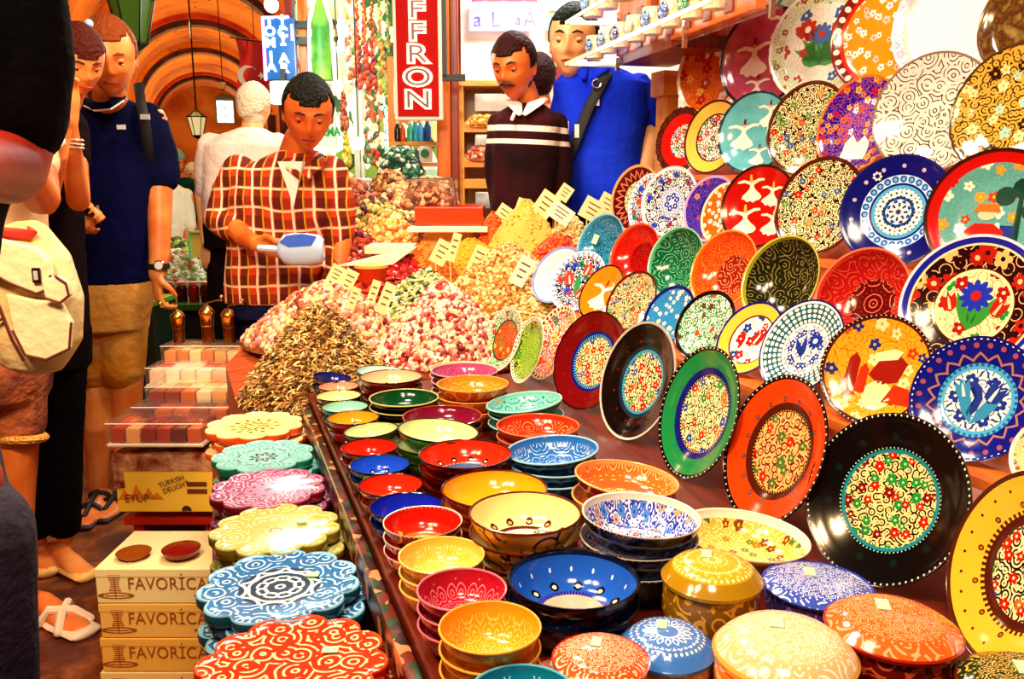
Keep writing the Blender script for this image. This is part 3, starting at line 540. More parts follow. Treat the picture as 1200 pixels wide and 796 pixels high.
# (glaze, cx, cy, long axis, short axis, lean, row, back, rim, shape, beads, words)
PL = [
 ('greenred', 588, 394, 78, 40, 18, 1, '#f0e8d0', '#e8e0d0', 'P', 34, 'small narrow-looking plate with green border and orange-red middle, leftmost of the leaning plates', .66),
 ('lime', 617, 408, 80, 32, 16, 1, '#e8e8b0', '#f0ead0', 'P', 34, 'small lime green plate with a beaded edge beside the green and orange one', .68),
 ('redscene', 646, 420, 92, 44, 24, 1, '#f0d8a0', '#f0dcc0', 'P', 34, 'small red plate with pale swirls and a beaded edge left of the maroon plate', .74),
 ('maroon', 689, 444, 118, 80, 18, 1, '#5c0608', '#2c0406', 'P', 0, 'maroon plate with a cream flowered middle leaning before the red swirled plate', .72),
 ('black', 744, 471, 140, 82, 14, 1, '#140606', '#c8c0b0', 'P', 0, 'black plate with a narrow cream flowered middle between the maroon and green plates', .72),
 ('green', 815, 506, 156, 86, 14, 1, '#9fdccb', '#0a0a0a', 'P', 44, 'green plate with cream flowered middle and dotted black edge between the black and orange plates', .72),
 ('orange', 903, 546, 178, 108, 17, 1, '#e88a1c', '#0a0606', 'P', 44, 'orange-red plate with dark ring and peach flowered middle left of the big black plate', .72),
 ('ebony', 1033, 594, 202, 172, 20, 1, '#20120a', '#101010', 'P', 60, 'large black plate with a cream middle full of red and green flowers, at the front', .74),
 ('yellow', 1192, 664, 236, 150, 18, 1, '#c88a1c', '#4a2008', 'P', 0, 'big yellow plate with brown ring, cut by the right edge of the photo', .74),
 ('whiteblue', 652, 352, 72, 50, 35, 2, '#dfe0f4', '#8a94d8', 'P', 0, 'white plate with fine blue scrolls behind the navy tulip plate'),
 ('navytulip', 676, 364, 76, 56, 35, 2, '#dfe0f4', '#f0f0f8', 'P', 0, 'navy plate with red tulips and a white striped edge'),
 ('oranged', 703, 368, 70, 42, 32, 2, '#f0a020', '#1a0a06', 'P', 0, 'small orange plate with one white whirling dancer'),
 ('bwfloral', 738, 378, 76, 50, 32, 2, '#8a1c10', '#4a140a', 'P', 0, 'small cream plate crowded with black leaves, right of the small orange dancer plate'),
 ('bluefloral', 782, 383, 76, 50, 32, 2, '#123c8a', '#0d1370', 'P', 0, 'small sky blue plate with white flowers below the green scrolled bowl'),
 ('greenwhite', 824, 396, 86, 60, 32, 2, '#a8d8b0', '#0a0606', 'P', 0, 'green plate with white and rust flowers below the orange-red bowl'),
 ('yelrim', 876, 410, 94, 64, 35, 2, '#f0d8a0', '#0d1370', 'P', 0, 'plate with broad yellow rim and white middle with red strokes'),
 ('bluedia', 936, 427, 118, 84, 30, 2, '#1c2c9a', '#0d1370', 'P', 0, 'navy plate with a lattice of white and teal tiles around blue leaves'),
 ('scene', 1023, 449, 132, 118, 28, 2, '#e8a020', '#2c0a06', 'P', 50, 'amber plate painted with red-robed figures, under the crimson bowl'),
 ('bluebig', 1138, 484, 150, 134, 28, 2, '#12149a', '#0d1370', 'P', 0, 'deep blue plate with sky blue ring and white tulip middle at the right'),
 ('creamfine', 1222, 526, 84, 66, 20, 2, '#f0e0b0', '#f4ecd8', 'P', 0, 'small cream plate at the right edge beside the deep blue tulip plate'),
 ('blueb', 702, 304, 76, 50, 22, 3, '#6ac0e0', '#8ad4ec', 'D', 0, 'blue scrolled bowl standing on edge, leftmost of the tilted bowls'),
 ('redb', 742, 312, 76, 52, 24, 3, '#e8502c', '#f07048', 'D', 0, 'red bowl with dark scrolls standing between the blue and green bowls'),
 ('greenb', 790, 320, 84, 60, 20, 3, '#8adcb0', '#a0e4c0', 'D', 0, 'green bowl with pale scrolls standing on edge'),
 ('orangeb', 846, 328, 96, 70, 24, 3, '#f07a0c', '#f5a040', 'D', 0, 'orange-red relief bowl standing right of the green scrolled bowl'),
 ('dkgreenb', 912, 337, 108, 80, 26, 3, '#b0a02c', '#c8c04c', 'D', 0, 'dark olive bowl with pale green rim standing on edge'),
 ('crimsonb', 1008, 346, 120, 98, 30, 3, '#f07048', '#f07858', 'D', 0, 'crimson bowl with curling relief standing above the amber scene plate'),
 ('bigtulip', 1133, 370, 168, 146, 28, 3, '#1a1c9a', '#e8e8f4', 'P', 0, 'large plate with blue edge, brown border and tulip bouquet, far right of the standing bowls'),
 ('redbrown', 743, 250, 78, 54, 14, 4, '#e09050', '#f0a860', 'P', 0, 'small dark plate with red zigzag border and orange rim, below the yellow-rimmed plate'),
 ('navytulip', 757, 250, 70, 40, 14, 4, '#0d1370', '#e8e8f4', 'P', 0, 'small navy plate half hidden behind the white and blue flowered plate'),
 ('whitenavy', 783, 248, 82, 62, 18, 4, '#dfe0f4', '#c8cce8', 'P', 0, 'navy plate with broad white leaves around a blue flower middle'),
 ('blueorn', 832, 242, 78, 60, 18, 4, '#2a2cae', '#b0a0e0', 'P', 0, 'violet-blue plate with a pale rim behind the small orange flowered plate'),
 ('orangeflw', 846, 254, 72, 46, 18, 4, '#f0a860', '#f0e0c0', 'P', 0, 'small orange plate with white daisies left of the red dancer plate'),
 ('reddv', 887, 246, 98, 82, 20, 4, '#8a0c08', '#2c0a06', 'P', 0, 'red plate with four white whirling dancers'),
 ('bwfloral', 957, 252, 118, 92, 24, 4, '#6a1c10', '#4a140a', 'P', 0, 'cream plate crowded with black leaves and red flowers beside the navy rosette plate'),
 ('navyrose', 1048, 256, 132, 120, 28, 4, '#0d0f5a', '#1a1a6a', 'P', 0, 'navy plate with pale blue ring and blue rosette middle'),
 ('tealscene', 1160, 268, 154, 142, 28, 4, '#7a0c08', '#3c0c06', 'P', 0, 'teal plate with red border showing a turbaned figure and a dark tree'),
 ('redruf', 796, 172, 78, 54, 16, 5, '#3c140c', '#3c140c', 'P', 0, 'bright red plate with ruffled dark edge, first plate under the wooden beam', None, (.05, 22)),
 ('yelbw', 833, 172, 86, 60, 18, 5, '#f0c868', '#4a140a', 'P', 0, 'plate with broad pale yellow rim left of the teal dancer plate'),
 ('tealdv', 882, 165, 96, 80, 20, 5, '#1c5a60', '#12383c', 'P', 0, 'teal plate with white whirling dancers', None, (.03, 22)),
 ('bwfloral', 943, 158, 108, 84, 22, 5, '#6a3c10', '#4a340a', 'P', 0, 'cream plate crowded with black leaves and poppies behind the teal dancer plate'),
 ('bluecity', 1003, 155, 116, 84, 22, 5, '#c85a10', '#d8701a', 'P', 0, 'blue and orange plate with ruffled edge left of the large white scrolled plate', None, (.04, 20)),
 ('whiteswirl', 1090, 136, 140, 124, 24, 5, '#e0ccb8', '#8a7058', 'P', 0, 'large white plate covered with fine dark swirls'),
 ('goldblk', 1182, 128, 152, 120, 22, 5, '#8a5c1c', '#4a2c0c', 'P', 0, 'gold plate with black branches at the right edge', None, (.02, 26)),
 ('orangesc', 833, 92, 108, 74, 22, 6, '#f0c080', '#fbf0d8', 'F', 0, 'orange plate with white scalloped edge beside the wooden beam', None, (.035, 24)),
 ('pinkdv', 892, 76, 116, 94, 20, 6, '#5c1424', '#2c0c14', 'F', 0, 'rose red plate with white whirling dancers'),
 ('whitefl', 957, 62, 130, 106, 22, 6, '#e8e8d8', '#f8f4e8', 'F', 0, 'big white plate with red tulips and blue leaves', None, (.02, 30)),
 ('orangefl', 1034, 48, 136, 112, 22, 6, '#8a2414', '#7a1a10', 'F', 0, 'orange plate with white blossoms and a beaded brown border'),
 ('lilac', 1112, 34, 150, 120, 22, 6, '#dcd4e8', '#f0e8f4', 'F', 0, 'large pale lilac plate with scalloped edge', None, (.02, 28)),
 ('amber', 1206, 18, 130, 100, 22, 6, '#a87a2c', '#6a4414', 'F', 0, 'amber gold plate in the upper right corner'),
 ('tealw', 884, 6, 66, 52, 12, 7, '#c8e4dc', '#c8e4dc', 'F', 0, 'small white plate with grey-green tulip on the top step', None, (.03, 20)),
 ('lgreen', 932, -4, 60, 52, 12, 7, '#38a868', '#c8e8c8', 'F', 0, 'small pale green ringed plate on the top step'),
]
STK = glz('#b8ecb4', rough=.5)
def put_plates():
    for i, p in enumerate(PL):
        key, cx, cy, maj, mi, rot, row, back, rim, shp, bd, words = p[:12]
        v_over = p[12] if len(p) > 12 else None; amp, lob = p[13] if len(p) > 13 else (0, 0)
        if v_over: 
            old = ROWS[row]; ROWS[row] = (v_over, old[1])
        c, n, Rr, dz = fit(cx, cy, maj, mi, rot, row)
        if v_over: ROWS[row] = old
        if abs(dz) > .03: print('PLATE', key, cx, 'dz %.3f R %.3f' % (dz, Rr))
        prof = {'P': PLATE, 'D': DEEP, 'F': FLAT}[shp]
        mo, mc = MOTIF.get(key, ([], []))
        m, zr, zb = dish_mesh(prof, Rr, None, None, None, rimw=.03, amp=amp, lobes=lob, motifs=mo)
        gm = glaze('painted_glaze_'+key, GL[key], seed=i, relief=shp == 'D')
        name = 'bowl' if shp == 'D' else 'plate'
        o = m.build(name, [gm, glz(back), glz(rim)] + [glz(x) for x in mc])
        o.matrix_world = Matrix.Translation(c - n*zr) @ frame_from(n).to_4x4() @ rotz((i*.7 if not mo else 0))
        tag(o, words, 'bowl' if shp == 'D' else 'plate', 'plates and bowls leaning on the stepped rack')
        if bd: beads(Rr, zr-.004*Rr, int(bd*1.4), 0, r=.013*Rr, k=.985).build('rim_beads', glz('#f2ead8'), o)
        if key == 'blueb':
            MB().box((.15*Rr, .55*Rr, .26*Rr), (.3*Rr, .25*Rr, .01*Rr)).build('price_sticker', STK, o)
put_plates()
# ---------------------------------------------------------------- bowls, trivets and lidded boxes on the table
GB = {
 'plain': lambda c, d='#f4e8c8': z_((.42, FLO(3.5)), (.5, ('t', c_['navy'], c, 60)), (.60, ('s', c)), (.80, ('d', c, c_['blk'], 9, .40, d)), (1, ('s', c))),
 'solid': lambda c: z_((.93, ('s', c)), (1, ('s', c))),
 'relief': lambda c, l: z_((.45, ('c', c, l, 4, .35)), (.93, ('m', 10, ('c', c, l, 3.2, .3))), (1, ('s', c))),
}
# cx, cy, width, height/R, stacked, inner zones, relief, rim, outside, second outside mark, tilt (deg, towards px), words
BW = [
 (390, 446, 46, .5, 2, GB['plain']('#1a1c6c'), 0, '#0a0610', '#1c0c3c', None, (8, 1), 'small dark navy bowl with white dots at the far left corner of the bowls'),
 (396, 457, 50, .5, 2, GB['plain']('#e89878'), 0, '#3c0a0a', '#8a1408', None, None, 'small salmon bowl in front of the navy one'),
 (399, 466, 54, .5, 2, GB['plain']('#f0e0a0'), 0, '#1a0c06', '#5a2008', None, None, 'small cream bowl in front of the salmon one'),
 (404, 477, 56, .5, 2, GB['plain']('#9fd8c0'), 0, '#06140c', '#0c4a2c', None, None, 'small mint bowl with black ringed dots'),
 (412, 489, 62, .5, 2, GB['plain']('#f5a51c'), 0, '#3c0a06', '#c01c0c', None, None, 'small amber bowl with red outside'),
 (423, 502, 64, .5, 2, GB['solid']('#d4e0a0'), 0, '#0c1406', '#4f8a1c', None, (4, -1), 'small pale green bowl with black rim'),
 (428, 522, 68, .5, 2, GB['solid']('#e02410'), 0, '#2c0604', '#7a0c06', None, None, 'small scarlet bowl behind the cobalt one'),
 (437, 539, 72, .5, 2, GB['plain']('#1c50d8'), 0, '#06081c', '#101c5a', '#e0b060', None, 'small cobalt bowl with white dots in the left row'),
 (450, 562, 76, .5, 2, GB['solid']('#e42a10'), 0, '#3c0806', '#8a1006', '#f0a060', None, 'small scarlet bowl between the cobalt and royal blue ones'),
 (469, 583, 86, .5, 2, GB['solid']('#1220b0'), 0, '#06061c', '#1c0c3c', '#e87030', None, 'royal blue bowl with orange marks in the left row'),
 (490, 612, 97, .5, 3, z_((.4, ('s', '#f0a020')), (.6, ('n', '#f0701c', 3, ['#e8300c'])), (.8, ('d', '#e0200c', '#f5a040', 5, .3)), (1, ('s', '#c01408'))), 0, '#f0e4d0', '#8a1006', '#f0a060', None, 'fiery red and amber bowl with a white beaded rim'),
 (501, 648, 103, .5, 3, GB['relief']('#f2b842', '#fbe6a8'), 1, '#f5c860', '#f0a030', '#f8d880', None, 'golden yellow bowl with pale relief behind the raspberry bowl'),
 (509, 692, 109, .56, 3, GB['relief']('#b01428', '#f090a0'), 1, '#f07088', '#a01020', None, None, 'raspberry bowl with pink relief tulips'),
 (546, 743, 126, .6, 3, GB['relief']('#f59a18', '#fbd070'), 1, '#f8b040', '#f07a10', '#f8b850', None, 'orange bowl with relief tulips at the front'),
 (583, 800, 132, .5, 3, GB['relief']('#0c7898', '#c8ecf0'), 1, '#5cb8d0', '#0c6088', None, None, 'turquoise bowl with white scrolls cut by the bottom edge'),
 (450, 438, 70, .4, 2, GB['solid']('#bcdcd8'), 0, '#0c4a30', '#0c5a34', None, (7, 1), 'pale blue-green bowl with dark green outside at the far end'),
 (463, 449, 78, .45, 3, GB['plain']('#f4b890'), 0, '#2c0806', '#7a0c08', None, None, 'peach bowl with black ringed dots'),
 (475, 467, 84, .36, 3, GB['solid']('#06401c'), 0, '#d8d080', '#0c0a06', None, None, 'dark green bowl with black outside and pale rim'),
 (499, 488, 96, .3, 3, GB['solid']('#7a0c2c'), 0, '#b04020', '#5c0a08', '#e07830', None, 'wine red bowl with orange outside marks'),
 (512, 506, 98, .4, 3, GB['solid']('#d8e4a0'), 0, '#101c06', '#4f9a18', None, (5, 1), 'pale green bowl with bright green outside, tipping to the right'),
 (541, 531, 112, .4, 3, z_((.6, ('s', '#1c5a80')), (.64, ('d', '#e0280c', '#f4e8d0', 40)), (.8, ('d', '#e0280c', c_['blk'], 12, .4, '#f5e0c0')), (1, ('s', '#e0280c'))), 0, '#2c0604', '#6a0a06', None, None, 'scarlet bowl with blue middle and ringed dots'),
 (572, 571, 128, .36, 3, GB['solid']('#f29a14'), 0, '#4a0c06', '#e4380c', '#f08040', None, 'amber bowl with orange-red outside in the middle row'),
 (614, 614, 141, .5, 3, z_((.52, ('f', '#f4ecc8', '#c8a050', ['#3a6a40', '#c01208'], 5, .4, .2)), (.62, ('t', '#3c0a10', '#6a1418', 70)), (.8, ('d', '#f6de94', c_['brown'], 12, .4, '#e8a060')), (1, ('s', '#f6de94'))), 0, '#5a1c08', '#f0a424', '#4a1408', None, 'cream bowl with dark ring and ringed dots, on yellow banded bowls'),
 (664, 676, 159, .5, 2, z_((.5, ('s', '#e8b090')), (.6, ('t', '#1a0c6c', '#3a50c8', 70)), (.78, ('d', '#1c58c4', c_['blk'], 11, .42, '#f0dcc8')), (.97, ('d', '#1c58c4', '#e0f0f8', 15, .1)), (1, ('s', '#0c0a20'))), 0, '#0a0814', '#1c0c14', '#501c20', None, 'bright blue bowl with white-eyed dots and dark outside'),
 (527, 421, 72, .25, 2, GB['relief']('#c8c070', '#8a9a30'), 1, '#d8d088', '#7a2010', None, None, 'shallow olive-cream dish at the foot of the rose petals'),
 (547, 437, 82, .42, 3, GB['relief']('#b84a78', '#7a1440'), 1, '#e8a0b8', '#6a0c18', None, None, 'rose pink relief bowl'),
 (570, 453, 88, .45, 3, GB['relief']('#f08a24', '#f5c060'), 1, '#f5a040', '#d84a10', '#f09040', None, 'orange relief bowl behind the pale turquoise one'),
 (595, 472, 92, .36, 3, GB['relief']('#7ccac0', '#0c2c3c'), 1, '#a8e4dc', '#0c6a50', None, (7, -1), 'pale turquoise bowl with black scrolls, tipping to the left'),
 (629, 497, 100, .36, 3, GB['relief']('#c82c10', '#f0a060'), 1, '#e86c3c', '#c0280c', None, None, 'brick red relief bowl on a stack of the same red'),
 (659, 524, 110, .36, 3, GB['relief']('#2468b8', '#d8ecf4'), 1, '#9cd4ec', '#0c3c6a', '#2c80a0', (4, -1), 'light blue relief bowl on teal bowls in front of the black plate'),
 (706, 551, 122, .42, 2, z_((.6, ('f', '#e8401c', '#f5d080', ['#f5d080', '#f0a040'], 5, .7)), (.78, ('s', '#e8602c')), (.97, ('m', 18, ('c', '#e86a20', '#f8e0a0', 4))), (1, ('s', '#f0a060'))), 0, '#f5b060', '#8a1006', '#f0b880', (6, 1), 'orange bowl with curling cream border and red outside, tipping to the right'),
 (760, 602, 144, .5, 3, z_((.55, ('f', '#e8e4f0', '#2c3a9a', ['#16308c', '#2c6ac0', '#a03c30'], 5, .8)), (.6, ('s', '#f0ecf4')), (.95, ('f', '#2a3ab0', '#f0ecf4', ['#f0ecf4', '#4a80d8', '#e0a070'], 5, .9)), (1, ('s', '#e8dcc8'))), 0, '#f4ecd8', '#14101c', '#3c3a8a', (3, 1), 'white and blue patterned bowl with beaded rim on dark bowls with beads'),
 (840, 648, 166, .4, 1, z_((.93, ('f', '#f4b43c', '#f8e8b0', ['#7a3c10', '#4a6a3c', '#c8701c'], 5, .5, .45)), (1, ('s', '#f4ecd8'))), 0, '#f8ecd0', '#c8781c', '#5a240c', (4, 1), 'honey yellow patterned bowl with white beads behind the gold box'),
]
# lidded boxes
LB = [
 (694, 722, 108, 1.15, .35, '#e8541c', '#f8d8b8', '#b01808', 'orange-red lidded box with pale flowers beside the blue bowl', ('#c8300c', '#f0a060')),
 (743, 763, 118, .55, .5, '#4a7cc8', '#f4f0f4', '#3c78d0', 'light blue lidded box with white fluted top', ('#e8a060', '#f8e0c0')),
 (824, 678, 122, 1.15, .5, '#d8a41c', '#f6e8a0', '#a87c10', 'gold lidded box with fluted top in front of the honey yellow bowl', ('#8a5c10', '#e8a830')),
 (946, 682, 128, .6, .22, '#3a50b8', '#eef0fa', '#2c3cb0', 'blue lidded box with dense white brushwork', ('#3c2a6a', '#8a60a0')),
 (915, 757, 170, .7, .45, '#e8c084', '#fff4dc', '#f0a040', 'large cream lidded box with orange scroll relief at the bottom', ('#f08a2c', '#fbe8c0')),
 (1062, 728, 156, .75, .35, '#e8641c', '#f5b080', '#a01c08', 'wide orange lidded box with speckled top left of the big yellow plate', ('#6a0c08', '#e05a30')),
 (1146, 778, 170, .55, .3, '#1c2c14', '#e0b050', '#6a1c08', 'dark green and gold lidded box cut by the bottom right corner', ('#0c1c0c', '#d8a030')),
 (795, 806, 108, .5, .3, '#f09a30', '#fbe0a8', '#e07810', 'amber lidded box peeking over the bottom edge', ('#c8500c', '#f0b060')),
 (647, 792, 52, .5, .3, '#c8341c', '#f0c8b0', '#8a1008', 'tiny red lidded box beside the turquoise bowl', ('#8a1008', '#e08060')),
]
POS = {}
def layout():
    P = []
    for i, b in enumerate(BW):
        zr = TZ+.08; n = b[4]
        for _ in range(6):
            c = PZ(b[0], b[1], zr); Rr = b[2]/2000*depth(c)*.955; hk = b[3]*1.2; zr = TZ + .001 + (n-1)*max(.6*hk*Rr, .016) + Rr*hk + .06*Rr
        P.append([c.x, c.y, Rr*1.0, ('b', i), Rr, c.x, c.y])
    for i, b in enumerate(LB):
        zr = TZ+.09
        for _ in range(6): c = PZ(b[0], b[1]+b[2]*.02, zr); Rr = b[2]/2000*depth(c)*.97; zr = TZ + .002 + Rr*(b[3]+b[4]*.35)
        P.append([c.x, c.y, Rr*.98, ('l', i), Rr, c.x, c.y])
    for it in range(400):
        for a in range(len(P)):
            for b in range(a+1, len(P)):
                dx = P[b][0]-P[a][0]; dy = P[b][1]-P[a][1]; d = math.hypot(dx, dy) or 1e-6; o = P[a][2]+P[b][2]-d
                if o > 0:
                    dx, dy = dx/d*o*.5, dy/d*o*.5; P[a][0] -= dx; P[a][1] -= dy; P[b][0] += dx; P[b][1] += dy
        for p in P: p[0] = max(p[0], .178+p[2]); p[1] = min(p[1], 2.05-p[2])
    for p in P:
        POS[p[3]] = (p[0], p[1], p[4])
        mv = math.hypot(p[0]-p[5], p[1]-p[6])
        if mv > .03: print('MOVED', p[3], round(mv, 3))
def put_bowls():
    layout()
    for i, (cx, cy, w, hk, n, zones, rel, rim, outc, mark, tilt, words) in enumerate(BW):
        hk *= 1.2; x_, y_, Rr = POS[('b', i)]; c = Vector((x_, y_, 0)); prof = [(r, z*hk/.56) for r, z in BOWL]; gap = max(.6*hk*Rr, .016)
        gm = glaze('bowl_glaze_%s' % rim.strip('#'), zones, relief=bool(rel), seed=i+.5)
        m, zt, zb = dish_mesh(prof, Rr, None, None, None, rimw=.02, n=64)
        me = None
        for k in range(n):
            z0 = TZ + .001 - zb + (n-1-k)*gap
            if k == 0:
                o = m.build('bowl', [gm, glz(outc, mark, 26/Rr*.06), glz(rim)]); me = o.data
            else:
                o = bpy.data.objects.new('bowl', me); COL.objects.link(o)
            o.location = (c.x, c.y, z0); o.rotation_euler = (0, 0, i*1.3+k*.5)
            if tilt and k == 0:
                ax = FW * tilt[1]; o.rotation_mode = 'QUATERNION'; o.rotation_quaternion = Quaternion(ax, R(tilt[0])); o.location.z += Rr*math.sin(R(tilt[0]))*.45
            lab = words if k == 0 else ('bowl nested right under the ' if k == 1 else 'lowest bowl of the stack under the ') + ' '.join(words.split()[:8])
            tag(o, lab, 'bowl', 'stacked glazed bowls on the table')
            if 'bead' in words:
                if k == 0: bd = beads(Rr, zt-.002, 54, 0, r=.019*Rr, k=.99).build('rim_beads', glz('#f6ecd8'), o); bme = bd.data
                else:
                    q = bpy.data.objects.new('rim_beads', bme); COL.objects.link(q); q.parent = o
            elif k == 0:
                t = MB().tube([(Rr*1.005*math.cos(a), Rr*1.005*math.sin(a), zt) for a in [2*PI*q/40 for q in range(41)]], .014*Rr+.0006, 6, caps=False).build('rim_band', glz(rim), o); bme = t.data
            else:
                q = bpy.data.objects.new('rim_band', bme); COL.objects.link(q); q.parent = o
put_bowls()
# flower-shaped trivets in stacks on a lower shelf of the stall
LZ = .74
ls = empty('side_shelf', (.02, 1.2, 0)); tag(ls, 'low dark red shelf along the table edge carrying the stacks of flower-shaped trivets', 'shelf')
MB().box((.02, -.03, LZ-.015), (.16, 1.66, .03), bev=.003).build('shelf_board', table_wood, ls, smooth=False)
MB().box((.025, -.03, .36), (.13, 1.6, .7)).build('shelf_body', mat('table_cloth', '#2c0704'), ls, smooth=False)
TV = [
 (312, 493, 116, 10, 3, z_((.25, ('c', '#f3d888', '#3a200c', 2.0, .45)), (.6, ('m', 12, ('c', '#f5dc90', '#6a4a20', 1.8, .4))), (1, ('s', '#f7dfa0'))), '#e8501c', 'cream', 'cream flower-shaped trivet with orange edge, farthest of the trivets'),
 (317, 530, 122, 9, 3, z_((.5, ('m', 9, ('c', '#8ad8d4', '#103a50', 1.8, .45))), (1, ('c', '#8edcd2', '#4aa8b0', 2.5, .45))), '#0c7a58', 'aqua', 'aqua flower-shaped trivet with green edge behind the lilac one'),
 (322, 567, 138, 10, 3, z_((.4, ('m', 10, ('c', '#c080a8', '#4a1030', 1.8, .45))), (.96, ('c', '#a84a7c', '#f0d0e0', 3.0, .5)), (1, ('s', '#c86a90'))), '#8a0c18', 'lilac', 'lilac flower-shaped trivet with dark red edge'),
 (325, 613, 155, 11, 3, z_((.4, ('m', 8, ('c', '#c8b850', '#5a4a10', 1.8, .4))), (.96, ('c', '#c8bc5c', '#f0f0a8', 2.5, .5)), (1, ('s', '#d8cc70'))), '#8a6a14', 'lime', 'yellow-green flower-shaped trivet with curly relief'),
 (337, 676, 192, 11, 3, z_((.5, ('m', 9, ('c', '#1c3a58', '#e8f4f4', 2.0, .5))), (.93, ('c', '#2470b0', '#c8e8f4', 3.0, .5)), (1, ('s', '#8cc8e8'))), '#0c4a60', 'blue', 'blue flower-shaped trivet with white scrolls'),
 (347, 768, 232, 12, 3, z_((.96, ('c', '#e03010', '#f8d0a0', 3.0, .5)), (1, ('s', '#e8481c'))), '#b8140a', 'red', 'orange-red flower-shaped trivet with pale dashes at the front'),
]
def put_trivets():
    TP = []
    for (cx, cy, w, lob, n, zones, edge, nm, words) in TV:
        c = PZ(cx, cy, LZ + n*.021 + .004); Rr = w/2000*depth(c)*.97; c.x = min(c.x, .158-Rr*.97); TP.append((c, Rr))
    for it in range(200):
        for a in range(5):
            (p, r), (q, s_) = TP[a], TP[a+1]; o = (r+s_)*.93 - abs(p.y-q.y)
            if o > 0: p.y += o*.5; q.y -= o*.5
    for i, (cx, cy, w, lob, n, zones, edge, nm, words) in enumerate(TV):
        gap = .021; c, Rr = TP[i]
        m = MB(); th = .017
        prof = [(1e-4, th-.004), (.3*Rr, th-.004), (.55*Rr, th-.003), (.8*Rr, th-.0025), (.955*Rr, th-.001), (.985*Rr, th+.001), (Rr, th-.001), (Rr*1.0, .004), (.97*Rr, .0), (.5*Rr, 0), (1e-4, 0)]
        m.lathe(prof, 144, 0, None, False, .15, lob, .4, [0, 0, 0, 0, 2, 2, 1, 1, 1, 1], Rr)
        gm = glaze('trivet_glaze_'+nm, zones, relief=True, seed=i*2.3); me = None
        for k in range(n):
            if me is None: o = m.build('flower_trivet', [gm, glz(edge), glz(zones[-1][1][1])]); me = o.data
            else: o = bpy.data.objects.new('flower_trivet', me); COL.objects.link(o)
            o.location = (c.x + (.012 if k == 1 else 0), c.y - (.01*k), LZ + .001 + (n-1-k)*gap); o.rotation_euler = (0, 0, .3 + k*.28)
            tag(o, words if k == 0 else ('trivet directly below the ' if k == 1 else 'bottom trivet of the stack under the ') + ' '.join(words.split()[:7]), 'trivet', 'flower-shaped trivets stacked beside the bowls')
            if k == 0 and i in (5, 4, 3): MB().box((.35*Rr, .25*Rr, th+.0), (.17*Rr, .11*Rr, .0016), M=rotz(-.6)).build('price_sticker', STK, o)
put_trivets()
# carved strip between trivets and bowls
ms = MB(); gs = NT('mosaic_strip', .3); vv = gs.vor(gs.obj(), 60, 1, dim='3D'); sc_ = gs.n('ShaderNodeSeparateColor'); gs.put(sc_.inputs[0], vv.outputs['Color'])
gs.col(gs.ramp(sc_.outputs[0], ['#1a0604', '#6a200c', '#2a0a06', '#c88050', '#143c24', '#5a1c0c', '#1c0604']))
tag(ms.box((.1685, 1.23, TZ-.035), (.016, 1.64, .05), bev=.003).build('mosaic_edging', gs.m, smooth=False), 'narrow mosaic strip running between the trivets and the small bowls', 'edging')
def put_boxes():
    for i, (cx, cy, w, hb, hl, lc, lm, rc, words, (bc, bm_)) in enumerate(LB):
        x_, y_, Rr = POS[('l', i)]; c = Vector((x_, y_, 0))
        t = empty('lidded_box', (c.x, c.y, TZ+.001), i*.9); tag(t, words, 'box', 'round lidded pottery boxes at the front')
        hb_ = Rr*hb
        m = MB(); m.lathe([(1e-4, 0), (.72*Rr, 0), (.86*Rr, .12*hb_), (.97*Rr, .5*hb_), (.96*Rr, .85*hb_), (.93*Rr, hb_)], 56, uvR=Rr)
        m.build('box_body', glz(bc, bm_, 42), t)
        m = MB(); hl_ = Rr*hl
        m.lathe([(.9*Rr, 0), (1.0*Rr, .003), (1.01*Rr, .12*hl_+.004), (.97*Rr, .35*hl_), (.86*Rr, .62*hl_), (.8*Rr, .7*hl_), (.74*Rr, .82*hl_), (.5*Rr, .95*hl_), (1e-4, hl_)], 56, uvR=Rr, mats=[1, 1, 2, 0, 0, 0, 0, 0])
        flut = i in (1, 2)
        zz = z_((.7, ('m', 16, ('c', lc, lm, 3, .55))) if flut else (.74, ('c', lc, lm, 6, .62)), (.8, ('d', lc, lm, 40)), (1, ('c', lc, lm, 2.4, .5) if not flut else ('s', rc)))
        l = m.build('lid', [glaze('lid_glaze_%s' % rc.strip('#'), zz, relief=True, seed=i*1.9), glz(rc), glz(rc)], t); l.location.z = hb_
        a = 1.0 - i*.9
        MB().box((.22*Rr, .12*Rr, hl_+.0005), (.34*Rr, .2*Rr, .0015), M=rotz(a)).build('price_sticker', STK, l)
put_boxes()
# ---------------------------------------------------------------- heaps, bins, tags, boxes and jars
def text_mesh(s, size, ext=.0008, name='lettering', matl=None, parent=None, M=None, sx=1.0, space=1.0, bold=0):
    c = bpy.data.curves.new('t', 'FONT'); c.body = s; c.size = size; c.extrude = ext; c.align_x = 'CENTER'; c.align_y = 'CENTER'; c.space_character = space; c.offset = bold; c.resolution_u = 4
    o = bpy.data.objects.new('t', c); COL.objects.link(o); bpy.context.view_layer.update()
    me = bpy.data.meshes.new_from_object(o.evaluated_get(bpy.context.evaluated_depsgraph_get()))
    bpy.data.objects.remove(o); me.transform((M or Matrix()) @ Matrix.Diagonal((sx, 1, 1, 1))); me.materials.clear(); me.materials.append(matl)
    o = bpy.data.objects.new(name, me); COL.objects.link(o)
    if parent: o.parent = parent
    return o
FACE = Matrix.Rotation(PI/2, 4, 'X')            # lettering upright, read from -y
def bitmats(prefix, cols, rough=.5): return [mat('%s_%s' % (prefix, c.strip('#')), c, rough) for c in cols]
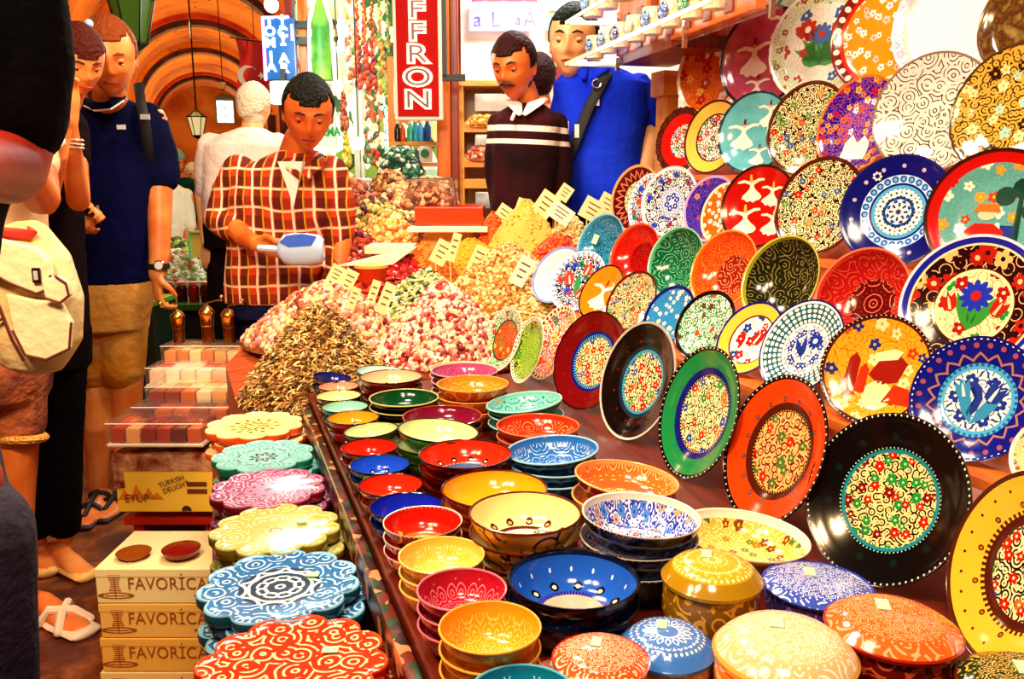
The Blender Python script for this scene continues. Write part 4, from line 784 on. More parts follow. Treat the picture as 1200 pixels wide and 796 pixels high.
def heap(name, words, cat, px, py, w, h, d, cols, bit, nb, base, kind='ball', deep=1.0, rough=.5, group=None, flat=.15, seed=1, stretch=1, sharp=1.0, bs=None):
    """a mound whose foot is centred at (px, py), w pixels wide and h pixels high, d metres ahead"""
    rnd = random.Random(seed*31+px); c = PT(px, py, d); k = depth(c)/1000; rx = w/2*k; ry = rx*deep; hh = h*k
    if group == HP_: dz = slope_at(d)-.012 - c.z; c.z += dz; hh -= dz
    hf = lambda x, y: hh*max(0, 1 - (math.hypot(x, y))**(1.25*sharp))**.9*(1 if math.hypot(x, y) < 1 else 0)
    m = MB(); N = 40; ri = 12; vs = [(0, 0, hh)]; fs = []
    for j in range(1, ri+1):
        for i in range(N):
            a = 2*PI*i/N; q = j/ri; z = hf(q*math.cos(a), q*math.sin(a))*(1+.04*math.sin(a*5+q*9)); vs.append((rx*q*math.cos(a), ry*q*math.sin(a), z))
    fs = [(0, 1+i, 1+(i+1) % N) for i in range(N)] + [(1+(j-1)*N+i, 1+j*N+i, 1+j*N+(i+1) % N, 1+(j-1)*N+(i+1) % N) for j in range(1, ri) for i in range(N)]
    fs.append(tuple(reversed([1+(ri-1)*N+i for i in range(N)])))
    m.add(vs, fs, 0)
    for _ in range(nb):
        a = rnd.uniform(0, 2*PI); q = math.sqrt(rnd.random())*.97
        if math.sin(a) > .55 and rnd.random() < .6: a = -a
        x, y = q*math.cos(a), q*math.sin(a); z = hf(x, y) + bit*k*rnd.uniform(.1, .6); s = bit*k*rnd.uniform(.6, 1.25)
        T = Matrix.Translation((x*rx, y*ry, z)) @ Matrix.Rotation(rnd.uniform(0, PI), 4, 'Z') @ Matrix.Rotation(rnd.uniform(-.9, .9), 4, 'X') @ Matrix.Rotation(rnd.uniform(-.9, .9), 4, 'Y')
        mi = 1+rnd.randrange(len(cols))
        if kind == 'ball': m.ball((0, 0, 0), (s*stretch, s, s*.8), mi, T, 6, 4)
        elif kind == 'chip': m.box((0, 0, 0), (s*2.2*stretch, s*1.2, s*.35), mi, T)
        elif kind == 'curl':
            m.tube([(-s*1.6, 0, 0), (-s*.6, 0, s*.5), (s*.5, s*.3, s*.4), (s*1.4, s*.7, -s*.2)], [s*.2, s*.32, s*.3, s*.12], 4, mi, T, caps=False)
        elif kind == 'bud':
            m.ball((0, 0, 0), (s*.8, s*.8, s), mi, T, 6, 4); m.ball((0, 0, -s*.9), (s*.4, s*.4, s*.5), 1, T, 5, 3)
        elif kind == 'spear': m.add([(0, -s*.3, 0), (s*2.4, 0, s*.4), (0, s*.3, 0), (-s*1.2, 0, s*.5), (0, 0, s*.35)], [(0, 1, 4), (1, 2, 4), (2, 3, 4), (3, 0, 4)], mi, T)
    o = m.build(name, [mat('%s_mass_%s' % (name, base.strip('#')), base, .8, bump=(260, .5))] + bitmats(name, cols, rough), smooth=True, loc=c, rot=(0, 0, VR))
    return tag(o, words, cat, group, 'stuff')
TAGM = mat('card_cream', '#f8e8a8', .6); TAGW = mat('card_white', '#f6f2dc', .6); HP_ = 'heaps on the sloping spice counter'; STICK = mat('tag_stick', '#eedd9a', .6); INK = mat('ink_brown', '#6a3c10', .7)
def price_tag(px, py, w, h, d, foot, lean=.4, white=0, words=''):
    """card centred at px, py; stick foot pixels lower"""
    c = PT(px, py, d); k = depth(c)/1000; o = empty('price_tag', c, VR); W, Hh = w*k*.85, h*k*.85; f = foot*k
    M = Matrix.Rotation(lean, 4, 'Y')
    MB().box((0, 0, 0), (W, .0025, Hh), M=M).build('card', TAGW if white else TAGM, o, smooth=False)
    q = MB()
    for i in range(3): q.box((0, -.0017, Hh*(.25-.22*i)), (W*(.6-.1*i), .0008, Hh*.05), M=M)
    q.build('writing', INK, o, smooth=False)
    MB().tube([M @ Vector((0, .003, Hh*.3)), M @ Vector((0, .003, -Hh*.5)), (-f*.25*math.sin(lean)-.0, .003, -f)], .0022, 6).build('stick', STICK, o)
    tag(o, words, 'price tag', 'price tags stuck in the spice heaps')
# sloping counter that carries the heaps
cw = wood('counter_wood', '#5c1c0a', '#b04818', .45, 2, 0)
def slope_at(d): return .745+.232*(d-1.95)
ct = empty('spice_counter', (.7, 2.9, 0)); tag(ct, 'sloping wooden counter under the heaps of spices, petals and seeds', 'counter')
pg = [(.03, 2.1), (.0, 2.45), (.165, 2.80), (.37, 2.79), (.69, 3.73), (1.077, 3.6), (.905, 3.095), (1.52, 2.88), (1.38, 2.7), (1.38, 2.25), (.83, 2.25), (.83, 2.1)]
vs = [(x-.7, y-2.9, 0) for x, y in pg] + [(x-.7, y-2.9, slope_at(x*FW.x+y*FW.y)) for x, y in pg]; L = len(pg)
MB().add(vs, [tuple(range(L)), tuple(reversed(range(L, 2*L)))] + [(i, i+L, (i+1) % L+L, (i+1) % L) for i in range(L)]).build('counter_body', cw, ct, smooth=False)
HP = 'heaps on the sloping spice counter'
heap('herb_heap', 'big foreground heap of dried pale brown herb buds behind the trivets', 'herbs', 378, 468, 196, 112, 2.12, ['#8a5c20', '#d8b060', '#f0d890', '#4a2408', '#e8a050', '#b87830', '#7a5c20'], 3.6, 3400, '#7a4818', 'curl', .8, group=HP, seed=1)
heap('nut_heap', 'heap of pink and tan dried rosebuds and nuts behind the herb heap', 'dried buds', 386, 432, 196, 100, 2.5, ['#b0603c', '#f0b088', '#f8d8b0', '#d87850', '#8a2c18', '#e8a8a0', '#f0c070'], 5.0, 1500, '#8a3c18', 'bud', .9, group=HP, seed=2)
heap('petal_heap', 'heap of cream, red and pink dried petals above the rose pink bowl', 'dried petals', 520, 424, 170, 92, 2.35, ['#f4dcb0', '#e8b890', '#c81c10', '#8a1410', '#f6e8c8', '#d86a60', '#f0c8b8'], 4.4, 1800, '#9c3018', 'bud', .9, group=HP, seed=3)
heap('strawberry_heap', 'scattered bright red dried fruit lying on the petal heap', 'dried fruit', 540, 392, 96, 46, 2.36, ['#e0140a', '#c01008', '#e83c20'], 7, 60, '#b83018', 'ball', .6, group=HP, seed=4, rough=.3)
heap('seed_heap', 'pale green and black speckled heap of mixed seeds behind the petals', 'seeds', 500, 376, 150, 58, 2.62, ['#e8e4a8', '#c8d080', '#1c2c10', '#f4eec0', '#8a9a40'], 3.6, 1500, '#c8b870', 'chip', .8, group=HP, seed=5)
heap('dried_pepper_heap', 'dark red heap of dried peppers left of the speckled seeds', 'dried peppers', 440, 385, 120, 62, 2.75, ['#a00c08', '#d8200c', '#6a0808', '#e84c20'], 6, 420, '#7a0c06', 'curl', .9, group=HP, seed=6, rough=.3)
heap('red_chunk_heap', 'bright red heap of dried fruit chunks beside the glass jar', 'dried fruit', 478, 345, 86, 40, 2.9, ['#c80c0a', '#e8241c', '#8a0808'], 6, 260, '#8a0c08', 'ball', .9, group=HP, seed=7, rough=.3)
heap('lentil_heap', 'wide heap of pale golden lentils in the middle of the counter', 'lentils', 596, 392, 180, 106, 2.72, ['#e8c070', '#c88a3c', '#f4dc98', '#a86424'], 2.6, 2600, '#d09848', 'ball', .9, group=HP, seed=8)
heap('orange_lentil_heap', 'orange-red lentil heap sloping down to the cream pumpkin seeds', 'lentils', 652, 372, 130, 98, 2.85, ['#e84c10', '#f07028', '#c8300c'], 2.2, 1500, '#d84010', 'ball', .9, group=HP, seed=9)
heap('pumpkin_seed_heap', 'cream heap of pumpkin seeds beside the blue standing bowl', 'seeds', 652, 402, 150, 82, 2.6, ['#f4e4a0', '#d8b860', '#f8f0c8', '#b89040'], 4.0, 1100, '#c8a050', 'chip', .8, group=HP, seed=10)
heap('turmeric_heap', 'smooth golden turmeric cone behind the pale lentils', 'spice', 552, 325, 110, 46, 3.05, ['#f0a010', '#f5b830'], 1.6, 300, '#eda018', 'ball', .9, group=HP, seed=11, sharp=1.1)
heap('curry_heap', 'pale yellow curry powder cone near the sweater man', 'spice', 616, 300, 130, 66, 3.02, ['#e8b040', '#f5d070'], 1.6, 300, '#ecbc50', 'ball', .8, group=HP, seed=12)
heap('paprika_heap', 'orange paprika cone left of the pale yellow curry cone', 'spice', 578, 290, 70, 42, 3.1, ['#e8540c', '#f07820'], 1.8, 300, '#e4560c', 'ball', .9, group=HP, seed=13)
heap('saffron_heap', 'orange and yellow safflower heap left of the golden turmeric', 'spice', 500, 336, 100, 52, 2.95, ['#e8700c', '#f5a020', '#d84c0c'], 2.6, 700, '#e8780c', 'spear', .9, group=HP, seed=14)
heap('bulgur_heap', 'pale bulgur heap in front of the blue-shirted man', 'grain', 668, 295, 110, 44, 3.0, ['#f0d890', '#d8b868', '#f8ecc0'], 2.2, 900, '#dcb870', 'ball', .7, group=HP, seed=15)
heap('chilli_flake_heap', 'salmon red chilli flake heap next to the red zigzag plate', 'spice', 706, 312, 90, 52, 2.9, ['#d8401c', '#e87048', '#b8280c'], 2.2, 900, '#c83c18', 'chip', .7, group=HP, seed=16)
heap('crimson_flake_heap', 'thin crimson streak of chilli between orange lentils and bulgur', 'spice', 664, 318, 90, 42, 2.95, ['#b8180a', '#d83010'], 2.2, 500, '#b01c0a', 'chip', .6, group=HP, seed=17)
for i, (px, py, w, h, d, f, ln, wh, words) in enumerate([
 (612, 318, 22, 42, 2.55, 50, .5, 1, 'tall white price tag standing in the pumpkin seeds'), (560, 304, 20, 38, 2.75, 48, .45, 0, 'cream price tag in the pale lentils'),
 (517, 296, 22, 34, 2.8, 46, .5, 0, 'cream price tag before the orange safflower heap'), (532, 290, 12, 40, 2.7, 52, .3, 0, 'narrow cream price tag right of the safflower tag'),
 (589, 252, 20, 28, 3.1, 42, .6, 0, 'cream price tag in the orange paprika'), (612, 246, 20, 30, 3.1, 42, .35, 0, 'cream price tag between paprika and curry'),
 (639, 240, 26, 36, 3.0, 46, .6, 0, 'dull cream price tag before the curry cone'), (662, 226, 18, 22, 3.2, 34, .6, 0, 'small cream price tag below the blue polo shirt'),
 (657, 250, 34, 24, 2.9, 48, .6, 1, 'bright white price tag in the bulgur'), (694, 246, 30, 30, 2.85, 60, .5, 0, 'big cream price tag before the chilli flakes'),
 (712, 240, 26, 28, 2.95, 40, .5, 0, 'cream price tag touching the red zigzag plate'), (572, 262, 14, 26, 3.2, 36, .7, 0, 'narrow cream price tag by the white tray edge'),
 (452, 350, 16, 44, 2.35, 40, .4, 0, 'cream price tag leaning in the dried peppers'), (437, 345, 12, 40, 2.5, 34, .35, 0, 'thin cream price tag left of the leaning pepper tag'),
 (408, 330, 18, 34, 2.5, 40, .5, 0, 'cream price tag beside the plaid shirt'), (394, 322, 20, 26, 2.55, 36, .5, 0, 'cream price tag nearest to the plaid shirt'),
 (414, 350, 12, 32, 2.4, 30, .4, 0, 'short cream price tag above the rosebud heap')]):
    price_tag(px, py, w, h, d, f, ln, wh, words)
# back heaps and trays by the plaid man's shoulder
BT = 'trays and heaps beside the plaid shirt'
def block_box(name, words, cat, px0, px1, py0, py1, d, deep, mats, group=None, parts=True, bev=.004, wall=None):
    """a box whose front face fills the given pixels, d metres ahead"""
    a = PT((px0+px1)/2, py1, d); k = depth(a)/1000; W = (px1-px0)*k; Hh = (py1-py0)*k
    o = empty(name, a, VR); tag(o, words, cat, group); return o, W, Hh
heap('date_heap', 'dark red heap of dried dates low beside the plaid shirt', 'dried fruit', 424, 312, 70, 38, 3.1, ['#5a0c0a', '#8a1c10', '#b84020'], 5, 240, '#4a0c06', 'ball', .8, group=BT, seed=20, rough=.3, stretch=1.4)
heap('fig_heap', 'heap of yellow and brown dried figs beside the plaid shirt', 'dried figs', 442, 290, 110, 56, 3.3, ['#e8b050', '#c88030', '#4a1c0c', '#f0cc80', '#8a9040'], 5, 420, '#a86428', 'bud', .8, group=BT, seed=21)
heap('apricot_heap', 'rows of orange dried apricots above the white tray', 'dried apricots', 458, 296, 90, 44, 3.2, ['#f09030', '#f5b860', '#e0601c', '#f8d090'], 5, 300, '#d86820', 'ball', .7, group=BT, seed=22, rough=.35)
heap('walnut_heap', 'reddish walnut heap behind the fig heap', 'nuts', 418, 256, 80, 44, 3.55, ['#a8502c', '#d88050', '#7a2c14'], 4, 300, '#8a3c1c', 'ball', .8, group=BT, seed=23)
heap('almond_heap', 'pale almond heap behind the apricots', 'nuts', 470, 262, 80, 46, 3.6, ['#e8b878', '#f4d8a0', '#b87038', '#6a3018'], 4, 300, '#a86838', 'ball', .8, group=BT, seed=24)
o, W, Hh = block_box('wooden_tray', 'shiny orange-red wooden tray of nuts with a white ledge', 'tray', 486, 566, 243, 264, 3.1, .3, None, BT)
om = mat('lacquer_orange', '#e0380c', .25, bump=(30, .1)); wh = mat('ledge_white', '#f8e8d0', .4)
MB().box((0, .01, Hh/2), (W, .02, Hh), bev=.004).box((0, .27, Hh/2), (W, .02, Hh)).box((-W/2+.01, .14, Hh/2), (.02, .26, Hh)).box((W/2-.01, .14, Hh/2), (.02, .26, Hh)).box((0, .14, .01), (W, .26, .02)).build('tray_body', om, o, smooth=False)
MB().box((0, -.02, -.012), (W*1.15, .1, .018), bev=.003).build('ledge', wh, o, smooth=False)
MB().box((.0, .1, -.06), (W*.72, .2, .09), bev=.004).build('base_block', mat('pale_wood', '#e8b058', .5), o, smooth=False)
heap('hazelnut_heap', 'dense brown hazelnuts filling the glass bin above the orange tray', 'nuts', 504, 246, 66, 34, 3.3, ['#a8502c', '#d8905c', '#6a2410', '#e8b080'], 4, 400, '#7a3014', 'ball', .5, group=BT, seed=25, sharp=2.5)
glass = mat('thin_glass', '#e8fff4', .05, trans=.95, alpha=.35)
gb = empty('glass_bin', PT(505, 246, 3.28), VR); tag(gb, 'glass bin holding hazelnuts above the orange tray', 'bin', BT)
k = 3.3/1000
MB().box((0, -.03, 17*k), (56*k, .004, 34*k)).box((28*k, .06, 17*k), (.004, .18, 34*k)).box((-28*k, .06, 17*k), (.004, .18, 34*k)).build('glass_pane', glass, gb, smooth=False)
MB().tube([(-28*k, -.03, 34*k), (26*k, -.03, 35*k), (31*k, -.03, 0)], .006, 6).build('metal_edge', mat('chrome', '#d8dce0', .2, 1), gb)
o, W, Hh = block_box('paper_tray', 'white paper tray with slanting edge behind the glass jar', 'tray', 420, 482, 288, 312, 2.85, .2, None, BT)
MB().prism([(-W/2-.08, 0), (W*.15, .005), (W/2+.02, Hh*.95), (W/2-.02, Hh), (-W*.1, Hh*.55)], 'y', 0, .012).build('paper_lip', mat('paper_white', '#f8f0e0', .5), o, smooth=False)
MB().box((.01, .1, Hh*.75), (W*.9, .16, Hh*.35)).build('tray_side', mat('tray_cream', '#f0d8b0', .5), o, smooth=False)
j = empty('glass_jar', PT(436, 345, 2.72), VR); tag(j, 'glass jar of amber-red tea with pale rim below the white paper tray', 'jar', BT)
k = 2.72/1000
MB().lathe([(0.0001, .0), (14*k, 0), (18*k, 30*k), (19*k, 33*k), (17*k, 33*k), (1e-4, 31*k)], 24).build('jar_body', mat('amber_tea', '#d8380a', .1, trans=.3), j)
MB().lathe([(17.5*k, 31*k), (20*k, 32*k), (20*k, 35*k), (17.5*k, 34*k)], 24).build('jar_rim', mat('pale_wood', '#e8b058'), j)
# Turkish delight packs
pl = mat('clear_wrap', '#fff4ea', .08, trans=.9, alpha=.32, bump=(40, .5)); paper = mat('pack_paper', '#f6e6c8', .5)
def delight(px0, px1, py0, py1, d, words, cols, deep=.16, seed=0, fill=.7):
    a = PT((px0+px1)/2, py1, d); k = depth(a)/1000; W = (px1-px0)*k; Hh = (py1-py0)*k
    t = empty('sweet_pack', a, VR); tag(t, words, 'sweets', 'wrapped packs of sweets stacked beside the herb heap')
    rnd = random.Random(seed); MB().box((0, deep/2, .004), (W, deep, .008)).build('card_base', paper, t, smooth=False)
    n = 6; cw_ = (W-.01)/n; mm = bitmats('sweet', cols, .35)
    for i in range(n):
        for r_ in range(3):
            MB().box((-W/2+.005+cw_*(i+.5), .006+(deep-.012)/3*(r_+.5), .009+Hh*fill*.5), (cw_*.9, (deep-.012)/3*.9, Hh*fill), bev=.004).build('sweet_piece', mm[rnd.randrange(len(mm))], t)
    MB().box((0, deep/2, .009+Hh*.5), (W*1.01, deep*1.01, Hh), bev=.003).build('clear_wrap', pl, t, smooth=False)
    MB().tube([(-W/2, -.002, Hh+.008), (W/2, -.002, Hh+.008)], .0016, 5).tube([(-W/2, -.002, .006), (W/2, -.002, .006)], .0016, 5).build('wrap_seam', mat('wrap_white', '#fff0e0', .3), t)
D1 = ['#6a100a', '#a82c14', '#e8a05c', '#8a1c10', '#c8501c']
delight(126, 238, 499, 524, 2.34, 'lowest wrapped pack of dark red sweets on the yellow carton', D1, .22, 1)
delight(156, 290, 480, 500, 2.47, 'wrapped pack of dark ruby sweets second from the bottom', ['#5a0c08', '#8a1c10', '#c8602c', '#3a0806'], .2, 2, .75)
delight(172, 286, 456, 480, 2.56, 'wrapped pack of amber and brown sweets in the middle of the pile', ['#f0c070', '#8a2810', '#e8a05c', '#c8601c', '#f4d8a8'], .2, 3)
delight(172, 286, 434, 454, 2.72, 'pale wrapped pack with few red sweets near the top', ['#f8e4c8', '#f4d0b0', '#c82814', '#f8ecd8'], .2, 4, .8)
delight(190, 282, 408, 432, 2.85, 'uppermost wrapped pack of golden sweets under the brass mills', ['#f0b868', '#f6d8a0', '#e89850', '#d8803c'], .12, 5)
dsh = empty('sweets_stand', PT(205, 520, 2.5), VR); dsh.location.z = 0; tag(dsh, 'dark stepped stand under the packs of sweets', 'stand')
for (x0, x1, d, pyb) in ((152, 292, 2.47, 501), (168, 290, 2.72, 456), (188, 284, 2.85, 434)):
    zt = PT(200, pyb, d).z-.002; c = PT((x0+x1)/2, pyb, d); lx = (c-dsh.location).dot(RT); ly = (c-dsh.location).dot(FW); W = (x1-x0)*d/1000
    MB().box((lx, ly+.06, zt/2), (W, .12, zt)).build('step_block', mat('dark_block', '#3a100a', .6), dsh, smooth=False)
# brass mills
br = mat('polished_brass', '#d8801c', .22, 1, var=('#f5c060', 30)); 
def mill(px, pyt, pyb, w, d, words):
    a = PT(px, pyb, d); k = depth(a)/1000; r = w/2*k; h = (pyb-pyt)*k; a.z = PT(232, 432, 2.85).z + 24*.00285 + .012
    t = empty('pepper_mill', a, VR+px); tag(t, words, 'pepper mill', 'brass mills on the sweets')
    MB().lathe([(1e-4, 0), (r*.85, 0), (r*.8, h*.08), (r*.78, h*.5), (r*.86, h*.52), (r*.86, h*.56), (r*.84, h*.6), (r*.96, h*.86), (r*1.05, h*.88), (r*1.05, h*.93), (r*.9, h)], 24).build('mill_body', br, t)
    MB().lathe([(r*.9, h), (r*.6, h*1.1), (r*.25, h*1.14), (1e-4, h*1.16)], 20).build('mill_cap', mat('pale_brass', '#f0c880', .25, 1), t)
    MB().tube([(0, 0, h*1.14), (0, 0, h*1.22), (r*1.6, 0, h*1.3), (r*2.2, 0, h*1.3)], r*.12, 6).ball((r*2.2, 0, h*1.42), r*.28).build('crank', mat('pale_brass', '#f0c880', .25, 1), t)
mill(211, 376, 409, 16, 2.91, 'leftmost brass mill with bent crank'); mill(245, 371, 409, 17, 2.91, 'middle brass mill with upright knob'); mill(270, 374, 409, 17, 2.91, 'brass mill touching the rosebud heap')
# yellow carton on a red stool
def xyz(px, py, d): p = PT(px, py, d); return p
a = PT(197, 600, 2.34); k = depth(a)/1000; W = 116*k; Hh = 55*k; yc = empty('cardboard_carton', a, VR); tag(yc, 'yellow printed cardboard carton wrapped in film on the red stool', 'carton')
yk = mat('carton_yellow', '#fcc838', .5, bump=(12, .1)); bn = mat('print_brown', '#6a200c', .6); on = mat('print_orange', '#e0780c', .6)
MB().box((0, .11, Hh*.5), (W, .22, Hh), bev=.003).build('carton_body', yk, yc, smooth=False)
MB().box((.0, .11, Hh*1.0+.012), (W*1.04, .225, Hh*.36), bev=.004).box((-W*.46, -.003, Hh*.75), (W*.1, .004, Hh*.4)).build('plastic_film', mat('film_red', '#8a2c14', .15, trans=.3, var=('#e8a878', 18), bump=(24, .9)), yc)
m = MB()
for x, h_ in ((-.42, .5), (-.3, .62), (-.18, .55), (-.1, .45)): m.prism([(W*(x-.07), Hh*.28), (W*x, Hh*h_), (W*(x+.07), Hh*.28)], 'y', -.0012, 0)
m.build('skyline_print', on, yc, smooth=False)
text_mesh('EYÜP', .034, .0004, 'print', bn, yc, Matrix.Translation((-W*.3, -.0022, Hh*.3)) @ FACE, .9); 
text_mesh('TURKISH', .022, .0004, 'print', bn, yc, Matrix.Translation((W*.06, -.0018, Hh*.68)) @ Matrix.Rotation(-.35, 4, 'Y') @ FACE, .9)
text_mesh('DELIGHT', .022, .0004, 'print', bn, yc, Matrix.Translation((W*.1, -.0018, Hh*.55)) @ Matrix.Rotation(-.35, 4, 'Y') @ FACE, .9)
MB().box((W*.31, -.0005, Hh*.62), (W*.2, .002, Hh*.1)).box((W*.31, -.0005, Hh*.46), (W*.2, .002, Hh*.1)).build('print_bar', bn, yc, smooth=False)
MB().prism([(W*.19+W*.05*math.cos(q), Hh*.02+Hh*.12*math.sin(q)) for q in [PI*i/10 for i in range(11)]], 'y', -.0015, .0).build('hand_hole', mat('hole_dark', '#3a0c06', .8), yc, smooth=False)
st = empty('wooden_stool', PT(200, 604, 2.36), VR); zs = st.location.z-.004; st.location.z = 0; tag(st, 'low red wooden stool beneath the yellow carton', 'stool'); rp = mat('stool_red', '#c01c0c', .35)
MB().box((0, .11, zs-.012), (.27, .24, .022), bev=.004).build('seat', rp, st, smooth=False)
for x in (-.1, .11):
    for y in (.02, .2): MB().box((x, y, (zs-.02)/2), (.03, .03, zs-.02), bev=.003).build('leg', rp, st, smooth=False)
MB().box((0.01, .02, zs-.1), (.2, .02, .025)).build('rail', rp, st, smooth=False)
# printed boxes by the stall foot
bx_cols = ['#fae6a8', '#f8c460', '#f8bc50', '#f8d890']
for i, (x0, x1, y0, y1, wd) in enumerate([(115, 242, 666, 709, 'top printed cardboard box, palest of the stack'), (120, 238, 710, 750, 'printed cardboard box second from the top of its stack'), (122, 238, 751, 792, 'printed cardboard box third from the top of its stack'), (123, 238, 793, 834, 'lowest printed cardboard box, cut by the bottom edge')]):
    d = 2.05; a = PT((x0+x1)/2, y1, d); k = depth(a)/1000; 
    if i == 0: zt = PT(180, 666, d).z; hb = .098
    z0 = zt - hb*(i+1) + .0; W = (x1-x0)*k+.06
    t = empty('printed_box', (a.x, a.y, z0), VR); t.location += RT*.03; tag(t, wd, 'box', 'cream boxes stacked on the floor')
    MB().box((0, .12, hb/2-.001), (W, .24, hb-.003), bev=.002).build('box_body', mat('box_card_%d' % i, bx_cols[i], .5), t, smooth=False)
    MB().box((0, .12, hb-.014), (W+.004, .243, .022), bev=.002).build('lid_flap', mat('box_card_%d' % i, bx_cols[i]), t, smooth=False)
    MB().box((-W/2+.14, -.001, .0), (.0, .0, .0)).build('x', bn) if 0 else None
    text_mesh('FAVORİCA', .047, .0004, 'print', mat('print_sepia', '#a05414', .6), t, Matrix.Translation((.014, -.0018, .054)) @ FACE, .86, 1.05)
    m = MB()
    for q in range(9): m.box((-W*.36, -.0008, .03+q*.006), (.028+.006*math.cos(q*.8), .0016, .0016)).box((-W*.36, -.0006, .03+q*.006), (.002, .0008, .0125))
    for q in range(24):
        b = 2*PI*q/24; m.box((-W*.355+.042*math.cos(b), -.0008, .022+.008*math.sin(b)), (.01, .0016, .0018))
    q2 = MB()
    for q in range(8): q2.box((.085+q*.0075, -.0008, .022+.001*math.sin(q*2.1)), (.008, .0016, .005))
    q2.build('printed_line', mat('print_sepia', '#a05414'), t, smooth=False); m.box((-W*.36, -.0008, .0215), (.05, .0016, .0018)).box((-W*.357, -.0008, .022), (.0018, .0016, .018)).box((-W*.355, -.0006, .022), (.084, .0008, .0012))
    m.build('printed_drawing', mat('print_sepia', '#a05414'), t, smooth=False)
dc = empty('sugar_dish', PT(214, 665, 2.12), VR); dc.location.z = zt+.001; tag(dc, 'dark red glazed dish lying on the top printed box', 'dish')
MB().lathe([(1e-4, 0), (.03, 0), (.045, .01), (.05, .022), (.046, .024), (.02, .03), (1e-4, .032)], 28).build('dish_body', glz('#7a0a06'), dc)
dt = MB().lathe([(1e-4, 0), (.034, 0), (.045, .012), (.04, .012), (1e-4, .006)], 28).build('saucer', glz('#8a3c0c'), loc=PT(158, 662, 2.12)); dt.location.z = zt+.001; tag(dt, 'small brown saucer on the top printed box beside the red dish', 'saucer')
# ---------------------------------------------------------------- people
def remesh(o, vox, sm=3, fac=.5):
    m = o.modifiers.new('skin', 'REMESH'); m.mode = 'VOXEL'; m.voxel_size = vox; m.use_smooth_shade = True
    if sm:
        m = o.modifiers.new('soft', 'SMOOTH'); m.factor = fac; m.iterations = sm
    return o
def wrinkle(o, strength, size=.12):
    t = bpy.data.textures.new('folds', 'CLOUDS'); t.noise_scale = size; t.noise_depth = 2
    m = o.modifiers.new('folds', 'DISPLACE'); m.texture = t; m.strength = strength; m.texture_coords = 'LOCAL'; m.mid_level = .5
    return o
def skin_mat(name, c, c2):
    g = NT(name, .42, .5); n = g.noise(g.obj(), 9, 3); g.col(g.ramp(n, [c, c2], False, [.35, .7])); g.b.inputs['Subsurface Weight'].default_value = .12; g.b.inputs['Subsurface Radius'].default_value = (.02, .008, .004); g.b.inputs['Subsurface Scale'].default_value = .3
    return g.m
def cloth(name, c, c2=None, sc=40, rough=.9): return mat(name, c, rough, spec=.06, var=(c2, 2.5) if c2 else None, bump=(sc, .25))
def head_pts(rw=.076, rd=.096, rh=.122, female=False, old=False):
    """skull, brow, nose, lips, chin; looks along -y, origin at the head's middle"""
    m = MB(); n, k = 64, 48; vs = []; g = lambda x, z, x0, z0, sx, sz: math.exp(-((x-x0)/sx)**2 - ((z-z0)/sz)**2)
    for j in range(k+1):
        t = PI*j/k
        for i in range(n):
            a = 2*PI*i/n; x = math.sin(t)*math.cos(a); y = math.sin(t)*math.sin(a); z = -math.cos(t)
            X = x*rw; Y = y*rd; Z = z*rh
            if Z < 0:
                q = min(1, -Z/rh); X *= 1-.42*q**1.6; Y = Y*(1-.10*q) - .006*q if Y < 0 else Y*(1-.45*q**1.2)
            if Z > 0: X *= 1+.09*math.sin(min(1, Z/rh)*PI); Y *= 1+.07*math.sin(min(1, Z/rh)*PI)
            if y < -.1:
                f = min(1, -y*1.6); d = 0
                d += .006*g(abs(X), Z, .026, .026, .02, .009)                     # brow
                d -= .010*g(abs(X), Z, .031, .006, .015, .011)                    # sockets
                d += .005*g(abs(X), Z, .031, .004, .010, .006)                    # lids
                d += .012*g(X, Z, 0, .008, .008, .02) + .021*g(X, Z, 0, -.020, .0095, .018) + .008*g(abs(X), Z, .012, -.029, .007, .007)
                d += .006*g(X, Z, 0, -.052, .017, .0045) + .007*g(X, Z, 0, -.064, .015, .005) - .004*g(X, Z, 0, -.0575, .02, .0025)
                d += .006*g(abs(X), Z, .04, -.022, .016, .014) + .008*g(X, Z, 0, -.092, .018, .014) - .003*g(X, Z, 0, -.076, .016, .005)
                Y -= d*f
            vs.append((X, Y, Z))
    fs = [(j*n+i, j*n+(i+1) % n, (j+1)*n+(i+1) % n, (j+1)*n+i) for j in range(k) for i in range(n)]
    m.add(vs, fs)
    for s in (-1, 1): m.ball((s*rw*.98, .012, -.004), (.008, .017, .03), 0, Matrix.Translation((0, 0, 0)), 12, 8).ball((s*rw*1.0, .006, -.026), (.007, .009, .012), 0, None, 8, 6)
    return m
def hand(m, M, s=1.0, curl=.5, side=1, spread=.08, mi=0, thumb=.6):
    """hand along +z of M, palm towards -y; side = +1 thumb to +x"""
    P = lambda x, y, z: M @ Vector((x*s*side, y*s, z*s))
    m.tube([P(0, 0, -.02), P(0, 0, .02), P(0, 0, .055), P(0, 0, .085)], [(.026*s, .018*s), (.034*s, .016*s), (.040*s, .014*s), (.038*s, .012*s)], 12, mi, flat=M.to_3x3() @ Vector((1, 0, 0)))
    for i, (x, L) in enumerate(((.029, .072), (.010, .080), (-.010, .075), (-.028, .058))):
        a = 0; p = Vector((x, 0, .082)); pts = [p - Vector((0, 0, .02)), p.copy()]; dx = (x*spread*8)*.3
        for q in (.45, .32, .23):
            a += curl*(1.15 if q < .4 else .75); p = p + Vector((dx*q*L*3, -math.sin(a)*L*q, math.cos(a)*L*q)); pts.append(p.copy())
        m.tube([P(*q) for q in pts], [.0095*s, .0092*s, .0085*s, .0078*s, .006*s], 8, mi)
    t = thumb; pts = [(.022, 0, .0), (.040, -.008, .025), (.052, -.02*(1+t), .05), (.050, -.03*(1+t), .074)]
    m.tube([P(*q) for q in pts], [.013*s, .0125*s, .010*s, .0075*s], 8, mi)
